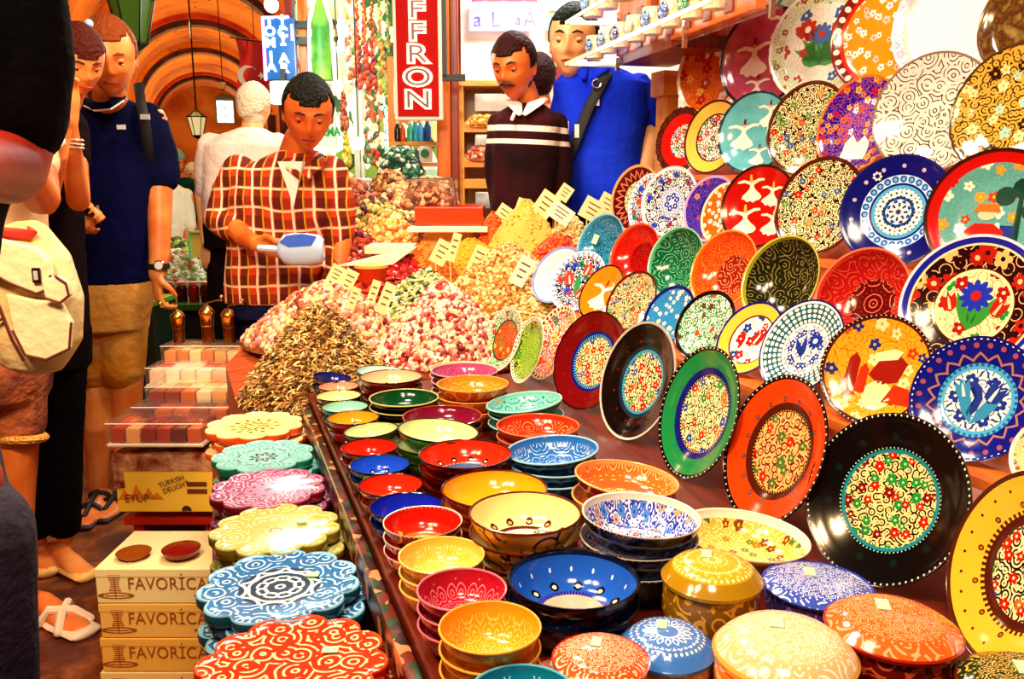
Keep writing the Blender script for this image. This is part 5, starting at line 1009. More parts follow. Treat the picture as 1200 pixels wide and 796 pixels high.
class Person:
    """joints are given as seen, at a distance d ahead; everything is built round the standing point"""
    def __init__(s, name, words, d, footx, skin, vox=.006):
        s.d = d; p = PT(footx, 400, d); s.o = Vector((p.x, p.y, 0)); s.root = empty(name, s.o, VR); tag(s.root, words, 'person')
        s.body = MB(); s.skin = skin; s.vox = vox; s.IM = (Matrix.Translation(s.o) @ rotz(VR)).inverted()
    def J(s, px, py, dy=0): return s.IM @ PT(px, py, s.d+dy)
    def k(s, dy=0): return (s.d+dy)/1000
    def loft(s, m, rings, n=28, mi=0):
        """rings: (px, py, half width px, depth half m, dy)"""
        pts = []; rad = []
        for r_ in rings:
            px, py, hw, dp = r_[:4]; dy = r_[4] if len(r_) > 4 else 0
            pts.append(s.J(px, py, dy)); rad.append((hw*s.k(dy), dp))
        vs = []
        for p, (a, b) in zip(pts, rad): vs += [(p.x+a*math.copysign(abs(math.cos(t))**.85, math.cos(t)), p.y+b*math.copysign(abs(math.sin(t))**.85, math.sin(t)), p.z) for t in [2*PI*i/n for i in range(n)]]
        L = len(pts); fs = [(j*n+i, j*n+(i+1) % n, (j+1)*n+(i+1) % n, (j+1)*n+i) for j in range(L-1) for i in range(n)] + [tuple(reversed(range(n))), tuple((L-1)*n+i for i in range(n))]
        m.add(vs, fs, mi)
    def limb(s, m, joints, n=14, mi=0):
        """joints: (px, py, radius px, dy)"""
        pts = [s.J(a, b, e) for a, b, r_, e in joints]; rad = [r_*s.k(e) for a, b, r_, e in joints]
        P2 = []; R2 = []
        for i in range(len(pts)-1):
            for q in (0, .33, .66): P2.append(pts[i].lerp(pts[i+1], q)); R2.append(rad[i]+(rad[i+1]-rad[i])*q)
        P2.append(pts[-1]); R2.append(rad[-1]); m.tube(P2, R2, n, mi)
    def head(s, px, py, size, yaw=0, pitch=0, roll=0, dy=0, hair='#1a0c06', style='short', brow='#1a0c06', female=False, lips='#8a2c1c', mustache=None):
        """size = head height in pixels"""
        sc = size*s.k(dy)/.244; M = Matrix.Translation(s.J(px, py, dy)) @ rotz(yaw) @ Matrix.Rotation(pitch, 4, 'X') @ Matrix.Rotation(roll, 4, 'Y') @ Matrix.Scale(sc, 4); s.HM = M
        h = head_pts(female=female); s.body.add(h.v, h.f, 0, M)
        neck = s.J(px, py, dy)
        # hair
        hm = MB(); n, k = 48, 28; vs = []
        for j in range(k+1):
            t = PI*j/k
            for i in range(n):
                a = 2*PI*i/n; x = math.sin(t)*math.cos(a); y = math.sin(t)*math.sin(a); z = -math.cos(t)
                X, Y, Z = x*.081, y*.102+.003, z*.126+.002; q_ = 1+.09*math.sin(max(0, z)*PI); X *= q_; Y *= q_
                front = -y; line = {'short': .50, 'grey': .5, 'bun': .40, 'crop': .58}.get(style, .5)
                lim = (line+.10*math.cos(a*2)) if front > .25 else (-.05 if front > -.1 else -.62)
                if abs(x) > .55 and front < .35: lim = -.02 if front > -.25 else -.4
                if style == 'bald': lim = .0 if front < .1 else 2
                if z < lim:                                         # tuck under the skin
                    X *= .86; Y *= .86; Z *= .86
                vs.append((X, Y, Z))
        hm.add(vs, [(j*n+i, j*n+(i+1) % n, (j+1)*n+(i+1) % n, (j+1)*n+i) for j in range(k) for i in range(n)], 0, M)
        if style == 'bun': hm.ball((0, .10, .05), (.045, .04, .045), 0, M, 16, 10)
        ho = hm.build('hair', mat('hair_'+hair.strip('#'), hair, .6, spec=.12, bump=(90, .8)), s.root)
        t = bpy.data.textures.new('strands', 'CLOUDS'); t.noise_scale = .009; dm = ho.modifiers.new('strands', 'DISPLACE'); dm.texture = t; dm.strength = .0035; dm.texture_coords = 'LOCAL'
        if style == 'back': return
        for q in (-1, 1):
            MB().ball((q*.031, -.080, .003), (.0105, .009, .0055), 0, M, 12, 8).ball((q*.031, -.0872, .0005), (.0052, .0028, .0045), 1, M, 10, 6).build('eye', [mat('eye_white', '#8a5a40', .3), mat('eye_dark', '#140804', .2)], s.root)
            MB().ball((q*.031, -.0805, .0085), (.0125, .0105, .0075), 0, M, 14, 8).ball((q*.031, -.079, -.0045), (.0115, .0085, .004), 0, M, 12, 8).build('eyelid', s.skin, s.root)
            MB().tube([M @ Vector(p) for p in ((q*.014, -.098, .026), (q*.028, -.097, .032), (q*.044, -.086, .028))], [.0035*sc, .0042*sc, .002*sc], 6).build('eyebrow', mat('hair_'+brow.strip('#'), brow, .6), s.root)
        MB().tube([M @ Vector(p) for p in ((-.021, -.088, -.058), (-.008, -.0985, -.056), (.008, -.0985, -.056), (.021, -.088, -.058))], [.002*sc, .0042*sc, .0042*sc, .002*sc], 6).build('lips', mat('lips_'+lips.strip('#'), lips, .4), s.root)
        if mustache: MB().tube([M @ Vector(p) for p in ((-.030, -.086, -.052), (-.014, -.100, -.043), (0, -.104, -.041), (.014, -.100, -.043), (.030, -.086, -.052))], [.003*sc, .006*sc, .0065*sc, .006*sc, .003*sc], 8).build('mustache', mat('hair_'+mustache.strip('#'), mustache, .6), s.root)
    def finish(s, sm=2): o = s.body.build('body', s.skin, s.root); remesh(o, s.vox, sm); return o
    def garment(s, m, name, mt, vox=.008, sm=4, fold=.008, size=.10, label=None):
        o = m.build(name, mt, s.root); remesh(o, vox, sm)
        if fold: wrinkle(o, fold, size)
        if label: o['label'] = label
        return o
def plaid():
    g = NT('plaid_flannel', .85, .2); o = g.obj(); sp = g.n('ShaderNodeSeparateXYZ'); g.put(sp.inputs[0], g.vm('ADD', o, g.vm('SCALE', g.noise(o, 4, 2, out=1), scale=.05)))
    def st(ax, f, w, ph=0): return g.gt(g.ma('SINE', g.ma('MULTIPLY_ADD', sp.outputs[ax], f*2*PI, ph)), w)
    F = 15
    c = g.mix(g.ma('MULTIPLY', st(0, F, .1), .75), H('#d23c14'), H('#2a1408')); c = g.mix(g.ma('MULTIPLY', st(2, F, .1), .6), c, H('#3a0c08'))
    c = g.mix(g.ma('MULTIPLY', st(0, F, .93, 2.2), .85), c, H('#f8e4c0')); c = g.mix(g.ma('MULTIPLY', st(2, F, .93, 2.2), .75), c, H('#f8dcb0')); c = g.mix(g.ma('MULTIPLY', st(0, F, .96, 5.2), .7), c, H('#e8a020'))
    g.bump(g.noise(o, 60, 2), .2); return g.col(c)
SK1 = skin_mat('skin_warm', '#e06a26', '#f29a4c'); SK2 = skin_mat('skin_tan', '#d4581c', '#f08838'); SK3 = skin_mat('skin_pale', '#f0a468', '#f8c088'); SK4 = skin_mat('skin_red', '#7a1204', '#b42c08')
def legs(P, m, hipx, hipy, kneey, footx, footy, r, gap, mi=0, dy=0): 
    for q in (-1, 1): P.limb(m, [(hipx+q*gap, hipy, r, dy), (hipx+q*gap*1.05, kneey, r*.72, dy-.02*q), (footx+q*gap, footy, r*.5, dy)], mi=mi)
def foot(P, m, x, y, L=.24, yaw=0, w=.045, dy=0, h=.05, mi=0):
    p = P.J(x, y, dy); p.z = 0; T = Matrix.Translation(p) @ rotz(yaw)
    m.tube([T @ Vector(q) for q in ((0, .06, h*.75), (0, .0, h*.85), (0, -.08, h*.62), (0, -.15, h*.42), (0, -L+.05, h*.38))], [(w*.72, h*.72), (w*.8, h*.8), (w, h*.6), (w*1.05, h*.42), (w*.8, h*.35)], 14, mi, flat=T.to_3x3() @ Vector((1, 0, 0)))
# --- man in navy polo
P = Person('person', 'man in navy polo shirt and khaki shorts looking down, watch on hanging arm', 3.32, 130, SK1)
P.head(128, 66, 88, -.35+.75, .35, 0, -.25, hair='#8a3c14', style='crop', brow='#8a3c10')
P.limb(P.body, [(126, 96, 17, -.18), (130, 125, 19, -.06), (135, 150, 22, 0)])
P.loft(P.body, [(138, 140, 46, .10), (138, 230, 42, .10), (135, 320, 42, .11), (132, 350, 40, .10)])
for hx, q in ((112, -1), (146, 1)): P.limb(P.body, [(hx, 340, 26, 0), (hx+2, 440, 20, 0), (hx+2, 500, 17, .02*q), (hx+3, 590, 10, .03)])
P.limb(P.body, [(178, 140, 17, 0), (187, 215, 15, -.02), (187, 300, 12, -.08), (184, 322, 10, -.10)])
M = Matrix.Translation(P.J(183, 322, -.10)) @ Matrix.Rotation(PI, 4, 'X') @ rotz(.9); hand(P.body, M, 1.08, .65, 1)
P.limb(P.body, [(96, 140, 17, -.02), (84, 225, 14, -.08), (92, 262, 12, -.22), (100, 262, 11, -.3)])
M = Matrix.Translation(P.J(88, 264, -.28)) @ Matrix.Rotation(1.0, 4, 'Y') @ rotz(.3); hand(P.body, M, 1.0, .9, 1)
foot(P, P.body, 116, 580, .25, .1, .045, -.02); foot(P, P.body, 148, 578, .25, -.1, .045, .05); P.finish()
m = MB(); P.loft(m, [(130, 116, 18, .08, -.06), (134, 126, 32, .10, -.02), (138, 140, 52, .125), (140, 170, 54, .14), (140, 230, 48, .145), (137, 290, 46, .145), (132, 330, 47, .14)])
P.limb(m, [(172, 140, 22, 0), (184, 180, 23, 0), (188, 208, 22, -.01)]); P.limb(m, [(102, 140, 22, -.02), (92, 180, 22, -.05), (88, 205, 21, -.08)])
P.garment(m, 'polo_shirt', cloth('navy_cotton', '#050824', '#0a0c40'))
P.garment(MB().tube([P.J(100, 118, -.13), P.J(112, 125, -.20), P.J(128, 124, -.22), P.J(144, 112, -.12)], [.012, .018, .018, .012], 8), 'collar', cloth('navy_cotton', '#050824'), .005, 1, 0)
MB().tube([P.J(98, 124, -.15), P.J(112, 130, -.215), P.J(130, 128, -.235), P.J(145, 118, -.15)], .0035, 6).build('collar_piping', mat('piping_white', '#f0d8c8'), P.root)
MB().box(tuple(P.J(142, 149, -.16)), (.03, .006, .016)).build('chest_badge', mat('badge_white', '#f6f0e8'), P.root)
MB().tube([P.J(162, 98, -.02), P.J(166, 125, -.13), P.J(171, 150, -.14), P.J(176, 200, -.06)], [(.018, .005)]*4, 8, flat=(1, 0, 0)).build('backpack_strap', mat('strap_black', '#0a0608', .7), P.root)
MB().box(tuple(P.J(170, 137, -.155)), (.032, .01, .018)).build('strap_buckle', mat('buckle_grey', '#b8b8b0', .3), P.root)
MB().lathe([(.034, -.012), (.040, -.01), (.040, .01), (.034, .012)], 24, M=Matrix.Translation(P.J(186, 312, -.09))).build('watch_strap', mat('strap_black', '#0a0608'), P.root)
w_ = MB().lathe([(1e-4, 0), (.019, 0), (.021, .004), (.019, .009), (1e-4, .009)], 24, M=Matrix.Translation(P.J(187, 311, -.135)) @ Matrix.Rotation(PI/2, 4, 'X')).build('watch', mat('chrome', '#d8dce0', .2, 1), P.root)
MB().lathe([(1e-4, .0095), (.015, .0095), (.015, .011), (1e-4, .011)], 20, M=Matrix.Translation(P.J(187, 311, -.135)) @ Matrix.Rotation(PI/2, 4, 'X')).build('watch_dial', mat('dial_white', '#f8f4e8', .3), w_)
m = MB(); P.loft(m, [(133, 315, 46, .135), (132, 350, 45, .14), (130, 385, 42, .13)])
for hx in (113, 144): P.limb(m, [(hx, 360, 29, 0), (hx-1, 400, 28, 0), (hx-1, 436, 27, 0)])
P.garment(m, 'shorts', cloth('khaki_cotton', '#c8761c', '#e8a850'), fold=.012)
for x, y, dy, a in ((116, 580, -.02, .1), (148, 578, .05, -.1)):
    p = P.J(x, y, dy); p.z = 0; T = Matrix.Translation(p) @ rotz(a)
    s_ = MB(); s_.tube([T @ Vector(q) for q in ((0, .06, .012), (0, 0, .012), (0, -.1, .012), (0, -.21, .012))], [(.036, .014), (.036, .014), (.048, .014), (.044, .014)], 14, flat=(1, 0, 0))
    s_.tube([T @ Vector(q) for q in ((-.05, -.10, .02), (-.03, -.10, .055), (0, -.09, .068), (.03, -.10, .055), (.05, -.10, .02))], .011, 8)
    s_.tube([T @ Vector(q) for q in ((-.048, .02, .02), (-.03, -.0, .07), (0, -.02, .088), (.03, 0, .07), (.048, .02, .02))], .012, 8).tube([T @ Vector(q) for q in ((0, -.02, .088), (0, -.09, .068), (0, -.16, .04))], .010, 8)
    s_.build('sandal', mat('sandal_black', '#140a08', .6), P.root)
t = empty('compact_camera', PT(107, 246, 3.02), VR); tag(t, 'small silver compact camera held in the navy polo man\'s hand', 'camera')
MB().box((0, 0, -.0), (.05, .022, .032), bev=.004).build('camera_body', mat('chrome', '#d8dce0'), t); MB().lathe([(1e-4, 0), (.010, 0), (.010, .01), (1e-4, .01)], 16, M=Matrix.Translation((.0, -.011, 0)) @ Matrix.Rotation(PI/2, 4, 'X')).build('camera_lens', mat('eye_dark', '#1a0a04'), t)
# --- woman with raised hands
P = Person('person', 'woman with brown hair, bracelets and black trousers, hands raised to her chin', 2.82, 62, SK1)
P.head(92, 70, 80, .75, .5, 0, -.15, hair='#4a1408', style='bun', brow='#3a1006', lips='#b02c18')
P.limb(P.body, [(86, 100, 14, -.08), (78, 122, 15, -.02), (66, 142, 17, 0)])
P.loft(P.body, [(52, 140, 38, .08), (52, 220, 34, .08), (55, 300, 36, .09), (58, 400, 40, .10)])
P.limb(P.body, [(84, 150, 15, 0), (92, 236, 13, -.15), (84, 175, 11, -.30), (80, 140, 9, -.34)]); hand(P.body, Matrix.Translation(P.J(80, 138, -.34)) @ rotz(.6), .95, .7, -1)
P.limb(P.body, [(22, 150, 15, 0), (52, 240, 14, -.25), (68, 180, 11, -.42), (74, 150, 9, -.42)]); hand(P.body, Matrix.Translation(P.J(74, 148, -.42)) @ rotz(-.6), .95, .7, 1)
for hx in (45, 76): P.limb(P.body, [(hx, 400, 24, 0), (hx, 520, 18, 0), (hx, 640, 9, 0)])
foot(P, P.body, 70, 650, .25, .9, .04, -.02); foot(P, P.body, 48, 650, .25, .6, .04, .05); P.finish()
m = MB(); P.loft(m, [(72, 128, 16, .06), (60, 142, 38, .09), (52, 165, 42, .11), (54, 230, 38, .11), (56, 300, 38, .12), (58, 400, 44, .13)])
P.limb(m, [(84, 150, 19, 0), (88, 190, 17, -.06)]); P.limb(m, [(22, 150, 19, 0), (34, 190, 18, -.08)])
P.garment(m, 'top', cloth('black_jersey', '#0c0406', '#180808'))
m = MB(); P.loft(m, [(58, 385, 44, .13), (58, 430, 44, .14)]); 
for hx in (44, 73): P.limb(m, [(hx, 420, 28, 0), (hx, 520, 24, 0), (hx+1, 615, 21, 0)])
P.garment(m, 'trousers', cloth('black_trouser', '#060304', '#100606'))
for y, r_ in ((172, .034), (168, .034), (163, .033)):
    MB().lathe([(r_-.004, -.004), (r_, 0), (r_-.004, .004)], 20, M=Matrix.Translation(P.J(84, y, -.31)) @ Matrix.Rotation(.15, 4, 'Y')).build('bracelet', mat('bracelet_brown', '#7a2410', .4, var=('#e8c8a0', 80)), P.root)
MB().lathe([(1e-4, 0), (.016, 0), (.016, .01), (1e-4, .01)], 16, M=Matrix.Translation(P.J(70, 166, -.46)) @ Matrix.Rotation(PI/2, 4, 'X')).build('watch', mat('badge_white', '#f6f0e8'), P.root)
MB().ball(tuple(P.J(104, 28, -.16)), (.014, .01, .014), 0, None, 10, 6).build('hair_clip', mat('clip_blue', '#a8c8e8', .2), P.root)
for x, y, a, dy in ((70, 650, .9, -.02), (48, 650, .6, .05)):
    p = P.J(x, y, dy); p.z = 0; T = Matrix.Translation(p) @ rotz(a)
    MB().tube([T @ Vector(q) for q in ((0, .07, .022), (0, 0, .02), (0, -.1, .02), (0, -.2, .018))], [(.036, .022), (.038, .02), (.048, .02), (.04, .018)], 14, flat=T.to_3x3() @ Vector((1, 0, 0))).build('shoe', mat('shoe_cream', '#f0b860', .5), P.root)
# --- person in denim shorts carrying the bag
P = Person('person', 'person in frayed denim shorts and white sandals, mostly hidden at the left edge', 2.38, 12, SK2)
P.head(-10, 70, 95, .5, .3, 0, 0, hair='#2a0c06', style='bun', brow='#2a0c06')
P.limb(P.body, [(-12, 105, 17, 0), (-14, 150, 20, 0)]); P.loft(P.body, [(-14, 150, 60, .09), (-8, 300, 46, .09), (-4, 420, 50, .10)])
P.limb(P.body, [(38, 165, 22, -.02), (48, 232, 21, -.12), (34, 200, 17, -.3), (20, 180, 13, -.34)]); hand(P.body, Matrix.Translation(P.J(18, 178, -.34)) @ Matrix.Rotation(-.9, 4, 'Y'), 1, .6, 1)
P.limb(P.body, [(-66, 165, 20, 0), (-72, 260, 17, 0), (-60, 340, 13, -.1)])
for hx in (-24, 20): P.limb(P.body, [(hx, 440, 30, 0), (hx+2, 560, 20, .0), (hx+4, 690, 11, .0)])
foot(P, P.body, 50, 690, .25, 1.0, .042, .06); foot(P, P.body, -20, 700, .25, .3, .042, 0); P.finish()
m = MB(); P.loft(m, [(-14, 132, 26, .06), (-14, 150, 62, .10), (-12, 220, 58, .13), (-6, 300, 54, .13), (-4, 400, 56, .14)]); P.limb(m, [(36, 165, 26, -.02), (42, 192, 26, -.06)])
P.garment(m, 'top', cloth('cream_jersey', '#f0d8b0', '#d8a878'))
m = MB(); P.loft(m, [(-4, 390, 56, .14), (-2, 440, 56, .15), (0, 465, 52, .14)])
for hx in (-24, 18): P.limb(m, [(hx, 450, 34, 0), (hx+2, 500, 33, 0)])
P.garment(m, 'denim_shorts', mat('denim_rust', '#5a1c10', .8, var=('#b86030', 8), bump=(50, .5)), fold=.012)
MB().tube([P.J(20+33*math.cos(a), 512+4*math.sin(a), .0-.075*math.sin(a)) for a in [2*PI*i/20 for i in range(21)]], .012, 6).build('frayed_hem', mat('fray', '#e8a848', .8, bump=(90, .9)), P.root)
for x, y, a, dy in ((50, 690, 1.0, .06), (-20, 700, .3, 0)):
    p = P.J(x, y, dy); p.z = 0; T = Matrix.Translation(p) @ rotz(a)
    MB().tube([T @ Vector(q) for q in ((0, .07, .014), (0, 0, .014), (0, -.1, .014), (0, -.22, .014))], [(.040, .016), (.042, .016), (.054, .016), (.048, .016)], 16, flat=T.to_3x3() @ Vector((1, 0, 0))).tube([T @ Vector(q) for q in ((-.05, -.06, .02), (-.03, -.08, .06), (.02, -.13, .055), (.05, -.16, .02))], .014, 8).tube([T @ Vector(q) for q in ((.05, -.06, .02), (.03, -.08, .06), (-.02, -.13, .055), (-.05, -.16, .02))], .014, 8).build('sandal', mat('sandal_white', '#f4dcc0', .5), P.root)
# bag
B = empty('shoulder_bag', PT(45, 428, 1.75), VR + .12); tag(B, 'beige canvas shoulder bag with red strap and brown piping at the left edge', 'bag')
bp_ = lambda pts: [((x-45)*.00178, (428-y)*.00178) for x, y in pts]
bg = mat('canvas_beige', '#e0b878', .85, spec=.1, var=('#f0d8a8', 5), bump=(30, .3)); cl = mat('canvas_light', '#f2dcb2', .85, spec=.1, bump=(30, .3)); pip = mat('piping_brown', '#5a1408', .6)
m = MB().tube([(-.01, 0, .02), (-.005, 0, .06), (0, 0, .14), (-.01, 0, .21), (-.03, 0, .265)], [(.075, .045), (.098, .055), (.104, .058), (.098, .048), (.08, .032)], 24, flat=(1, 0, 0)); remesh(m.build('bag_body', bg, B), .006, 3)
def slab(name, pts, y0, y1, mt, pw=.0028, closed=False, lo=0, hi=None):
    q = bp_(pts); o = MB().prism(q, 'y', y0, y1).build(name, mt, B, smooth=False); bv = o.modifiers.new('round', 'BEVEL'); bv.width = .004; bv.segments = 3
    e = q[lo:hi]; MB().tube([(x, y0-.001, z) for x, z in e], pw, 6).build('piping', pip, o)
slab('flap', [(-20, 268), (30, 276), (72, 288), (82, 300), (85, 318), (78, 334), (68, 338), (42, 326), (20, 312), (2, 290), (-12, 276)], -.072, -.045, cl, lo=4)
slab('front_pocket', [(34, 338), (60, 344), (92, 350), (101, 372), (96, 402), (70, 414), (48, 408), (38, 380)], -.068, -.05, cl, lo=3)
slab('side_flap', [(76, 322), (92, 318), (102, 326), (104, 340), (94, 348), (78, 342)], -.080, -.055, cl, lo=1)
MB().tube([(x, -.062, z) for x, z in bp_([(-6, 300), (10, 322), (24, 350), (34, 390), (44, 414)])], .003, 6).tube([(x, -.061, z) for x, z in bp_([(-14, 384), (4, 376), (28, 366)])], .003, 6).build('body_piping', pip, B)
bx_, bz_ = bp_([(71, 317)])[0]; MB().box((bx_, -.076, bz_), (.016, .006, .03), bev=.003).build('buckle', mat('buckle_dark', '#3a1410', .3, .6), B); MB().box((bx_, -.0795, bz_), (.008, .003, .018), bev=.001).build('buckle_pin', mat('buckle_grey', '#b8b8b0'), B)
MB().tube([(x, -.035, z) for x, z in bp_([(-40, 252), (-5, 262), (30, 271), (58, 274), (62, 268)])], [(.004, .012)]*5, 8, flat=(0, 1, 0)).build('strap', mat('strap_red', '#a81c0c', .5), B)
# --- near person in black T-shirt
P = Person('person', 'nearest person in black T-shirt and dark jeans, cut by the left edge', 1.02, -100, SK4)
P.head(-110, -190, 235, .6, .2, 0, 0, hair='#0c0604', style='short'); P.limb(P.body, [(-110, -90, 55, 0), (-112, -20, 62, 0)])
P.loft(P.body, [(-115, -10, 130, .08), (-126, 180, 110, .09), (-152, 300, 100, .10), (-156, 420, 100, .10), (-150, 560, 100, .11)])
P.limb(P.body, [(14, 30, 36, 0), (18, 160, 42, -.01), (8, 196, 44, -.03), (-70, 190, 34, -.22), (-110, 168, 27, -.30)]); hand(P.body, Matrix.Translation(P.J(-112, 168, -.30)) @ Matrix.Rotation(-1.3, 4, 'Y'), 1, .5, 1)
P.limb(P.body, [(-260, 20, 44, 0), (-270, 220, 40, 0), (-240, 330, 30, -.05)])
for hx in (-160, -60): P.limb(P.body, [(hx, 560, 60, 0), (hx, 1000, 44, 0), (hx, 1640, 26, 0)])
P.finish()
m = MB(); P.loft(m, [(-112, -60, 70, .07), (-114, -20, 160, .11), (-116, 80, 165, .13), (-132, 180, 140, .13), (-150, 260, 128, .13), (-158, 400, 125, .13), (-150, 560, 130, .14)])
P.limb(m, [(-20, -40, 60, 0), (12, 0, 60, 0), (20, 70, 60, 0), (16, 142, 58, -.01)]); P.limb(m, [(-250, 10, 62, 0), (-262, 120, 60, 0)])
P.garment(m, 't_shirt', cloth('black_cotton', '#030202', '#080405'), .012)
m = MB(); P.loft(m, [(-150, 540, 130, .14), (-130, 640, 130, .15)])
for hx, fx in ((-175, -175), (-32, -22)): P.limb(m, [(hx, 620, 74, 0), (fx+10, 1000, 62, 0), (fx, 1600, 44, 0)])
P.garment(m, 'jeans', mat('dark_jeans', '#0c0408', .8, var=('#2c1c3c', 4), bump=(60, .3)), .014)
# --- white-haired man from behind
P = Person('person', 'white-haired man in a pale pink shirt seen from behind, walking away', 3.9, 282, SK3, .007)
P.head(298, 124, 52, PI-.35, .1, 0, .02, hair='#f0e4c8', style='grey', brow='#d8c8a8')
P.limb(P.body, [(296, 145, 12, .02), (294, 165, 13, 0)]); P.loft(P.body, [(288, 165, 40, .10), (282, 240, 34, .10), (278, 280, 32, .10)])
P.limb(P.body, [(246, 170, 11, 0), (238, 230, 10, 0), (244, 285, 8, -.05)]); hand(P.body, Matrix.Translation(P.J(244, 285, -.05)) @ Matrix.Rotation(PI, 4, 'X'), 1, .5, 1)
P.limb(P.body, [(326, 170, 11, 0), (332, 230, 10, 0), (328, 285, 8, -.05)])
for hx in (264, 294): P.limb(P.body, [(hx, 270, 18, 0), (hx, 370, 14, 0), (hx, 490, 8, 0)])
P.finish()
m = MB(); P.loft(m, [(295, 150, 13, .06), (291, 157, 30, .09), (286, 170, 45, .12), (282, 220, 42, .13), (279, 262, 40, .13)])
P.limb(m, [(248, 170, 16, 0), (243, 205, 15, 0), (243, 226, 14, 0)]); P.limb(m, [(324, 170, 16, 0), (332, 205, 15, 0), (334, 228, 14, 0)])
P.garment(m, 'shirt', cloth('pale_pink_cotton', '#f4d8cc', '#fbe8e0'), fold=.014)
m = MB(); P.loft(m, [(279, 255, 39, .13), (278, 290, 38, .13)]); 
for hx in (262, 294): P.limb(m, [(hx, 285, 20, 0), (hx, 370, 17, 0), (hx, 480, 14, 0)])
P.garment(m, 'trousers', cloth('black_trouser', '#060304')); foot(P, m, 262, 490)
m = MB(); foot(P, m, 262, 490, .26, PI); foot(P, m, 294, 490, .26, PI); m.build('shoes', mat('sandal_black', '#140a08'), P.root)
# --- plaid shirt man
P = Person('person', 'young man in a red plaid shirt looking down at the blue scoop in his hand', 3.06, 330, SK2, .005)
P.head(361, 132, 86, .25, .42, .05, -.12, hair='#0c0a06', style='short', brow='#1a0a04', lips='#8a1c10')
P.limb(P.body, [(352, 160, 17, -.06), (346, 182, 19, 0), (342, 200, 22, 0)]); P.loft(P.body, [(335, 195, 55, .09), (328, 270, 50, .09), (322, 345, 48, .10)])
P.limb(P.body, [(280, 200, 17, 0), (270, 258, 14, -.02), (285, 278, 11, -.2), (306, 288, 9, -.3)])
M = Matrix.Translation(P.J(304, 287, -.3)) @ Matrix.Rotation(1.75, 4, 'Y') @ rotz(.4); hand(P.body, M, .95, .55, -1)
P.limb(P.body, [(392, 205, 17, 0), (402, 270, 14, 0), (396, 330, 10, -.05)]); hand(P.body, Matrix.Translation(P.J(396, 332, -.05)) @ Matrix.Rotation(PI, 4, 'X'), 1, .5, -1)
for hx in (302, 340): P.limb(P.body, [(hx, 340, 22, 0), (hx, 470, 16, 0), (hx, 620, 9, 0)])
foot(P, P.body, 302, 622); foot(P, P.body, 340, 622); P.finish()
m = MB(); P.loft(m, [(350, 176, 20, .07), (344, 186, 38, .09), (338, 198, 60, .12), (332, 230, 66, .14), (328, 280, 60, .14), (322, 320, 56, .145), (318, 352, 54, .14)])
P.limb(m, [(282, 202, 22, 0), (268, 232, 21, 0), (258, 258, 19, -.02), (274, 268, 17, -.10)]); P.limb(m, [(388, 200, 20, 0), (398, 240, 19, 0), (399, 290, 17, 0), (396, 315, 15, -.03)])
PLD = plaid(); P.garment(m, 'plaid_shirt', PLD, fold=.012)
m = MB().prism([(P.J(338, 190).x, P.J(338, 190).z), (P.J(366, 190).x, P.J(366, 190).z), (P.J(356, 240).x, P.J(356, 240).z)], 'y', P.J(340, 200).y-.142, P.J(340, 200).y-.10); m.build('undershirt', mat('undershirt_white', '#f8ece0', .7), P.root)
for x0, x1 in ((334, 352), (374, 360)): MB().tube([P.J(x0, 182, -.02), P.J(x0, 190, -.12), P.J(x1, 208, -.155)], [(.016, .008), (.026, .009), (.008, .007)], 10, flat=(1, 0, 0)).build('collar', PLD, P.root)
m = MB(); P.loft(m, [(320, 345, 50, .13), (320, 370, 48, .13)])
for hx in (302, 340): P.limb(m, [(hx, 365, 26, 0), (hx, 470, 21, 0), (hx, 612, 16, 0)])
P.garment(m, 'jeans', cloth('navy_jeans', '#0c0c2c', '#161640'))
# scoop
SC = empty('plastic_scoop', PT(325, 293, 2.68), VR); tag(SC, 'pale blue plastic scoop held over the herbs by the plaid shirt man', 'scoop')
sb = mat('scoop_blue', '#3c68e0', .3); si = mat('scoop_pale', '#b8d0f4', .35); k = .00268
m = MB(); n = 14; prof = [(0, 9), (6, 17), (16, 19), (34, 19), (48, 17), (54, 12)]; vs = []
for layer in (0, 1):
    for x, hw in prof:
        for i in range(n+1):
            a = PI*i/n; o_ = layer*1.2; vs.append((x*k, -(hw-o_)*k*math.cos(a)*.95 if 0 else -(6-.2*layer)*k*math.sin(a)*1.6 + .02, (hw-o_)*k*math.cos(a)))
L = n+1; Pn = len(prof); fs = []
for ly in (0, 1):
    b = ly*Pn*L; fs += [(b+j*L+i, b+j*L+i+1, b+(j+1)*L+i+1, b+(j+1)*L+i) for j in range(Pn-1) for i in range(n)]
m.add(vs, fs, 0); m.tube([(-22*k, .01, 2*k), (-6*k, .012, 1*k), (10*k, .004, -1*k)], [.010, .011, .006], 8, 0)
o = m.build('scoop_bowl', si, SC); sm_ = o.modifiers.new('t', 'SOLIDIFY'); sm_.thickness = .002
m = MB().prism([(3*k, 9*k), (12*k, 17*k), (30*k, 19*k), (47*k, 16*k), (40*k, 5*k), (14*k, 3*k)], 'y', -.006, -.003); m.build('scoop_mouth', sb, SC, smooth=False)
